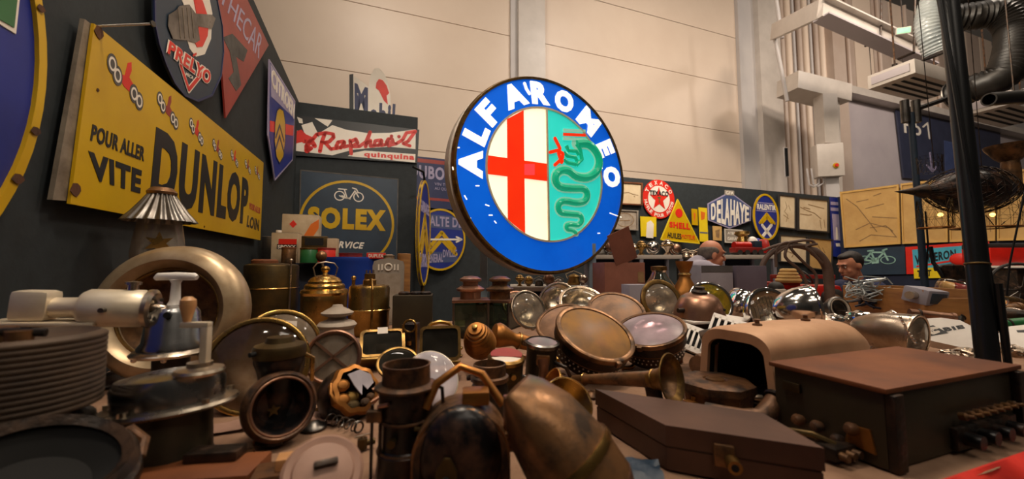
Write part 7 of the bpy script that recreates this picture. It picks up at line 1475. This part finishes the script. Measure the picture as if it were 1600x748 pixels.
# ================================================================== PEOPLE
def caps(mb, p, q, r0, r1, n=6):
    p, q = Vector(p), Vector(q)
    for i in range(n+1): u = i/n; mb.ball(p.lerp(q, u), r0+(r1-r0)*u, None, 12)
def fuse(mb, name, m, parent, vox):
    o = build(mb, name, m, None); md = o.modifiers.new('r', 'REMESH'); md.mode = 'VOXEL'; md.voxel_size = vox
    s2 = o.modifiers.new('s', 'SMOOTH'); s2.iterations = 4; s2.factor = .5
    dg = bpy.context.evaluated_depsgraph_get(); me = bpy.data.meshes.new_from_object(o.evaluated_get(dg)); bpy.data.objects.remove(o)
    for p in me.polygons: p.use_smooth = True
    me.materials.clear(); me.materials.append(MATS[m]); o = bpy.data.objects.new(name, me); COL.objects.link(o); o.parent = parent; return o
def person(label, loc, yaw, hz, hair, shirt, trousers, nod=0, bald=False, hunch=0.0):
    t = thing('person', label, 'person', Matrix.Translation(loc) @ Matrix.Rotation(math.radians(yaw), 4, 'Z'))
    dz = hz-1.13; hc = Vector((0, -.06, 1.13+dz)); RX = Matrix.Translation(hc) @ Matrix.Rotation(math.radians(nod), 4, 'X')
    H = lambda x, y, z: RX @ Vector((x, y, z))
    b = MB(); b.ball((0, 0, 0), 1, RX @ Matrix.Translation((0, .012, .028)), 24, (.076, .096, .094)); b.ball((0, 0, 0), 1, RX @ Matrix.Translation((0, -.028, -.05)), 20, (.058, .062, .066))
    b.ball((0, 0, 0), 1, RX @ Matrix.Translation((0, -.078, -.098)), 14, (.026, .022, .022)); caps(b, H(0, -.086, .018), H(0, -.108, -.024), .010, .016, 5)
    b.ball((0, 0, 0), 1, RX @ Matrix.Translation((0, -.078, .034)), 14, (.052, .022, .014))
    for s_ in (-1, 1): b.ball((0, 0, 0), 1, RX @ Matrix.Translation((s_*.078, .016, -.012)), 12, (.010, .022, .034)); b.ball((0, 0, 0), 1, RX @ Matrix.Translation((s_*.036, -.06, -.03)), 12, (.024, .022, .024))
    b.ball((0, 0, 0), 1, RX @ Matrix.Translation((0, -.086, -.062)), 12, (.024, .012, .010))
    caps(b, H(0, .01, -.05), (0, .02, .95+dz), .058, .062); sh = .92+dz+hunch; bk = hunch*.8
    caps(b, (0, .01, .47), (0, .01+bk, sh-.05), .13, .125, 8); caps(b, (-.15, .01+bk, sh), (.15, .01+bk, sh), .07, .07, 8); caps(b, (-.1, 0, .46), (.1, 0, .46), .12, .12, 4)
    for s_ in (-1, 1):
        el = (s_*.24, -.06, sh-.27); wr = (s_*.13, -.30, sh-.30); caps(b, (s_*.19, .01, sh-.02), el, .056, .046); caps(b, el, wr, .044, .029)
        pm = Vector(wr)+Vector((-s_*.02, -.05, -.01)); caps(b, wr, pm, .028, .032, 3)
        for f in range(4): f0 = pm+Vector((-s_*(.024-.016*f), -.025, 0)); f1 = f0+Vector((0, -.03, -.012)); caps(b, f0, f1, .0085, .008, 4); caps(b, f1, f1+Vector((0, -.018-.004*(f in (1, 2)), -.022)), .008, .007, 4)
        caps(b, pm+Vector((-s_*.03, .01, 0)), pm+Vector((-s_*.05, -.03, -.008)), .010, .008, 4)
        caps(b, (s_*.1, 0, .45), (s_*.13, -.42, .44), .085, .06); caps(b, (s_*.13, -.42, .44), (s_*.13, -.38, .09), .056, .036); caps(b, (s_*.13, -.36, .05), (s_*.14, -.52, .035), .04, .032)
    body = fuse(b, 'body', 'skin', t, .009)
    c = MB(); caps(c, (0, .01, .47), (0, .01+bk, sh-.05), .143, .14, 8); caps(c, (-.16, .01+bk, sh), (.16, .01+bk, sh), .082, .082, 8); caps(c, (0, .015+bk, sh+.03), (0, .018+bk*.5, sh+.055), .078, .072, 3)
    for s_ in (-1, 1): el = (s_*.24, -.06, sh-.27); caps(c, (s_*.195, .01, sh-.02), el, .068, .058); caps(c, el, (s_*.15, -.26, sh-.295), .056, .044)
    fuse(c, 'shirt', shirt, t, .012)
    c = MB(); caps(c, (-.1, 0, .46), (.1, 0, .46), .132, .132, 4)
    for s_ in (-1, 1): caps(c, (s_*.1, 0, .45), (s_*.13, -.42, .44), .097, .072); caps(c, (s_*.13, -.42, .44), (s_*.13, -.38, .12), .07, .056)
    fuse(c, 'trousers', trousers, t, .014)
    c = MB()
    for s_ in (-1, 1): caps(c, (s_*.13, -.36, .055), (s_*.14, -.53, .045), .05, .042)
    fuse(c, 'shoes', 'rubber', t, .012)
    hr = MB(); hr.ball((0, 0, 0), 1, RX @ Matrix.Translation((0, .034 if bald else .034, .012 if bald else .036)), 24, (.083, .082 if bald else .092, .074 if bald else .096))
    if not bald: hr.ball((0, 0, 0), 1, RX @ Matrix.Translation((0, -.01, .092)), 20, (.058, .068, .034))
    else:
        for s_ in (-1, 1): hr.ball((0, 0, 0), 1, RX @ Matrix.Translation((s_*.068, .02, .03)), 14, (.014, .05, .034))
    fuse(hr, 'hair', hair, t, .008)
    for s_ in (-1, 1):
        e = build(MB().ball(H(s_*.032, -.082, .008), .0085, None, 12), 'eye', 'en_white', t); build(MB().ball(H(s_*.032, -.0895, .008), .0042, None, 8), 'iris', 'black_hole', e)
        build(MB().tube([H(s_*.016, -.098, .030), H(s_*.034, -.096, .036), H(s_*.052, -.084, .028)], .0045, 6), 'eyebrow', hair, t)
    build(MB().tube([H(-.022, -.094, -.064), H(0, -.099, -.062), H(.022, -.094, -.064)], .0035, 6), 'mouth', 'en_brick', t)
    return t
def stool(label, loc, h):
    t = thing('stool', label, 'stool', Matrix.Translation(loc)); build(MB().lathe([(0, h-.03), (.17, h-.03), (.18, h-.015), (.17, h), (0, h)], 28), 'seat', 'wood', t)
    for i in range(4): a = i*math.pi/2+.7; build(MB().tube([(.12*math.cos(a), .12*math.sin(a), h-.03), (.17*math.cos(a), .17*math.sin(a), .005)], .015, 8), 'leg', 'dark_iron', t)
q = at(1112, 398, 3.25); person('grey-haired man in pale lilac shirt seated in profile facing right', Vector((q.x-.06, q.y, 0)), 88, q.z, 'hair_grey', 'lilac_cloth', 'navy_cloth', 8, True, .085); stool('wooden stool under the grey-haired man', Vector((q.x-.06, q.y, 0)), .31)
q = at(1330, 415, 3.55); person('dark-haired man in navy jacket looking down to the left', Vector((q.x+.04, q.y, 0)), -84, q.z, 'hair_dark', 'navy_cloth', 'rubber', 16); stool('wooden stool under the dark-haired man', Vector((q.x+.04, q.y, 0)), .31)
# ================================================================== SMALL SCRAP BETWEEN THE LAMPS
def gear(mb, r, h, n, M):
    pts = []
    for i in range(n):
        for (f, q) in ((0, .86), (.25, .86), (.35, 1), (.75, 1), (.85, .86)): a = 2*math.pi*(i+f)/n; pts.append((r*q*math.cos(a), r*q*math.sin(a)))
    return mb.poly(pts, 0, h, M)
def scrap(kind, label, px, py, r, m, yaw=0, dz=0.0):
    p = onz(px, py, TZ+.004+dz); k = r
    t = thing({'gear': 'gear_wheel', 'cap': 'hub_cap', 'bracket': 'metal_bracket', 'pipe': 'pipe_piece', 'knob': 'brass_finial', 'ring': 'clamp_ring', 'bulb': 'horn_bulb', 'valve': 'tap_valve', 'spring': 'coil_spring'}[kind], label, 'scrap', yawM(p, yaw))
    if kind == 'gear':
        build(gear(MB(), k, k*.3, 16, I4), 'gear', m, t); build(MB().lathe([(0, k*.3), (k*.4, k*.3), (k*.36, k*.5), (k*.18, k*.5), (k*.18, k*.3)], 20), 'hub', 'dark_iron', t)
    elif kind == 'cap':
        build(MB().lathe([(k, 0), (k*1.02, k*.08), (k*.95, k*.2), (k*.6, k*.34), (k*.5, k*.46), (k*.25, k*.56), (0, k*.58)], 32), 'cap', m, t); build(MB().torus(k*.96, k*.05, Matrix.Translation((0, 0, k*.08)), 32, 6), 'rim', 'nickel', t)
    elif kind == 'bracket':
        build(MB().box((0, 0, k*.12), (k*2, k*.8, k*.2), bev=k*.04), 'base', m, t); build(MB().box((k*.7, 0, k*.6), (k*.2, k*.7, k*1.0), bev=k*.04), 'upright', m, t)
        for sx in (-.6, .1): build(MB().cyl(k*.14, k*.2, k*.36, 6, Matrix.Translation((sx*k, 0, 0))), 'bolt', 'nickel_dark', t)
    elif kind == 'pipe':
        build(MB().tube([(-k*1.4, 0, k*.4), (-k*.4, 0, k*.36), (k*.3, k*.2, k*.38), (k*.9, k*.7, k*.5)], k*.34, 14), 'pipe', m, t); build(MB().torus(k*.36, k*.12, frame((-k*1.3, 0, k*.46), (1, 0, 0)), 20, 8), 'collar', 'rust_copper', t)
    elif kind == 'knob':
        build(MB().lathe([(0, 0), (k*.7, 0), (k*.8, k*.15), (k*.35, k*.4), (k*.3, k*.8), (k*.7, k*1.1), (k*.75, k*1.4), (k*.4, k*1.7), (0, k*1.75)], 24), 'body', m, t); build(MB().torus(k*.72, k*.06, Matrix.Translation((0, 0, k*1.25)), 24, 6), 'bead', 'brass_bright', t)
    elif kind == 'ring':
        build(MB().torus(k, k*.16, Matrix.Translation((0, 0, k*.17)), 36, 8), 'ring', m, t); build(MB().box((k*1.15, 0, k*.2), (k*.4, k*.3, k*.3), bev=k*.04), 'lug', 'dark_iron', t)
    elif kind == 'bulb':
        build(MB().ball((0, 0, k*.9), k*.9, None, 20, (1, 1, 1)), 'bulb', m, t); build(MB().lathe([(0, 0), (k*.3, 0), (k*.34, k*.5), (k*.5, k*.8), (0, k*.8)], 16, frame((k*.7, 0, k*.9), (1, -.2, 0))), 'neck', 'brass_dull', t)
    elif kind == 'valve':
        build(MB().cyl(k*.5, 0, k*1.0, 8), 'body', m, t); build(MB().tube([(0, 0, k*.5), (k*1.2, -k*.3, k*.5)], k*.3, 12), 'spout', m, t); build(MB().box((0, 0, k*1.25), (k*1.6, k*.3, k*.16), bev=k*.05), 'lever', 'nickel', t); build(MB().cyl(k*.14, k*1.0, k*1.25, 8), 'stem', 'nickel', t)
    else:
        build(MB().tube([(k*.5*math.cos(a*.5), -k*1.2+k*.02*a*4, k*.55+k*.5*math.sin(a*.5)) for a in range(0, 60)], k*.08, 6), 'coil', m, t); build(MB().torus(k*.5, k*.1, frame((0, -k*1.2, k*.55), (0, 1, 0)), 20, 6), 'end_ring', 'dark_iron', t)
    return t
SCR = [('gear', 'rusty gear wheel lying left of the pale pot cover', 372, 716, .022, 'rust_brown', 20), ('bracket', 'dark bracket casting at the bottom left beside reddish board', 345, 738, .020, 'dark_iron', 30), ('pipe', 'short bent iron pipe below the black bezel lamp', 418, 700, .018, 'dark_iron', -20),
       ('cap', 'worn nickel hub cap right of the black bezel lamp', 490, 668, .022, 'nickel_dark', 0), ('knob', 'small brass knob between bezel lamp and broken lamp', 500, 640, .014, 'brass_dull', 0), ('ring', 'rusty clamp ring right of the broken brass lamp', 600, 650, .020, 'rust_copper', 15),
       ('valve', 'brass tap valve left of the tall black lamp', 566, 700, .016, 'brass_dark', 40), ('spring', 'steel coil spring lying below the broken lamp', 548, 672, .018, 'nickel_dark', 60), ('bracket', 'rusty bracket between hooded lamp and tapered housing', 795, 660, .016, 'rust_brown', 80),
       ('cap', 'copper cap lying right of the polished brass bell', 925, 618, .020, 'rust_copper', 0), ('pipe', 'tarnished brass pipe in front of the drum headlamps', 985, 578, .018, 'brass_dull', 10), ('knob', 'small brass knob left of the largest drum headlamp', 872, 570, .016, 'brass', 0),
       ('gear', 'dark gear wheel between trumpet horn and octagonal drum', 1042, 606, .022, 'dark_iron', 10), ('ring', 'brass clamp ring lying beneath the trumpet bell', 1010, 628, .022, 'brass_dull', 0), ('valve', 'rusty tap valve before the white slotted grille', 1062, 566, .020, 'rust_brown', 200),
       ('bulb', 'black rubber horn bulb left of the narrow brass lantern', 548, 552, .026, 'rubber', 30), ('cap', 'nickel hub cap behind the crossed window lantern', 470, 560, .03, 'nickel', 0), ('knob', 'brass knob standing between carriage lamp and beehive cap', 716, 556, .02, 'brass_dull', 0),
       ('bracket', 'dark bracket casting left of brass can', 742, 590, .022, 'dark_iron', 10), ('pipe', 'copper pipe piece behind the brass can', 820, 560, .02, 'copper', 140), ('gear', 'rusty gear wheel before the horn motor', 1285, 520, .03, 'rust_brown', 0), ('cap', 'chrome hub cap between grilles and chrome headlamp', 1170, 530, .034, 'chrome', 0),
       ('ring', 'chrome clamp ring left of the copper headlamp', 1330, 536, .034, 'chrome_worn', 40), ('valve', 'chrome tap valve below the wooden crate', 1380, 512, .03, 'chrome', 100), ('bulb', 'grey rubber horn bulb behind the plain white cover', 1596, 520, .035, 'rubber', 0), ('cap', 'chrome hub cap between copper dome and yellow lens', 1150, 505, .04, 'chrome', 0),
       ('knob', 'dull brass knob behind the mauve lens headlamp', 1052, 520, .03, 'brass_dull', 0), ('bracket', 'dark bracket casting behind the hand siren', 205, 620, .03, 'dark_iron', 40), ('cap', 'dark hub cap under the silver headlamp ring', 170, 600, .05, 'dark_iron', 0), ('gear', 'dark gear wheel under the silver horn motor', 120, 610, .05, 'dark_iron', 0)]
for a in SCR: scrap(*a)
# folded blue-grey rag at the front edge
p = onz(965, 735, TZ+.004); t = thing('folded_rag', 'folded blue-grey rag lying before the flat case', 'cloth', yawM(p, -10)); vs, fs = [], []
for i in range(17):
    for j in range(7): vs.append((-.06+.0075*i, -.03+.01*j, .004+.008*abs(math.sin(i*.6+j*.9))*(0.2 if j in (0, 6) else 1)))
for i in range(16):
    for j in range(6): fs.append((i*7+j, (i+1)*7+j, (i+1)*7+j+1, i*7+j+1))
build(MB().add(vs, fs), 'rag', 'en_slate', t)
# scrap pieces on the paper behind: folded white papers
for px, py, yw, lab in ((360, 668, 20, 'crumpled pinkish paper beside the hand siren base'), (508, 655, -15, 'pale scrap paper right of the bezel lamp')):
    p = onz(px, py, TZ+.004); o = build(cloth_sheet(-.04, .04, -.025, .025, 14, 10, .002, .009, int(px)), 'scrap_paper', 'lid_pink'); o.matrix_world = yawM(p, yw); tag(o, lab, 'paper')
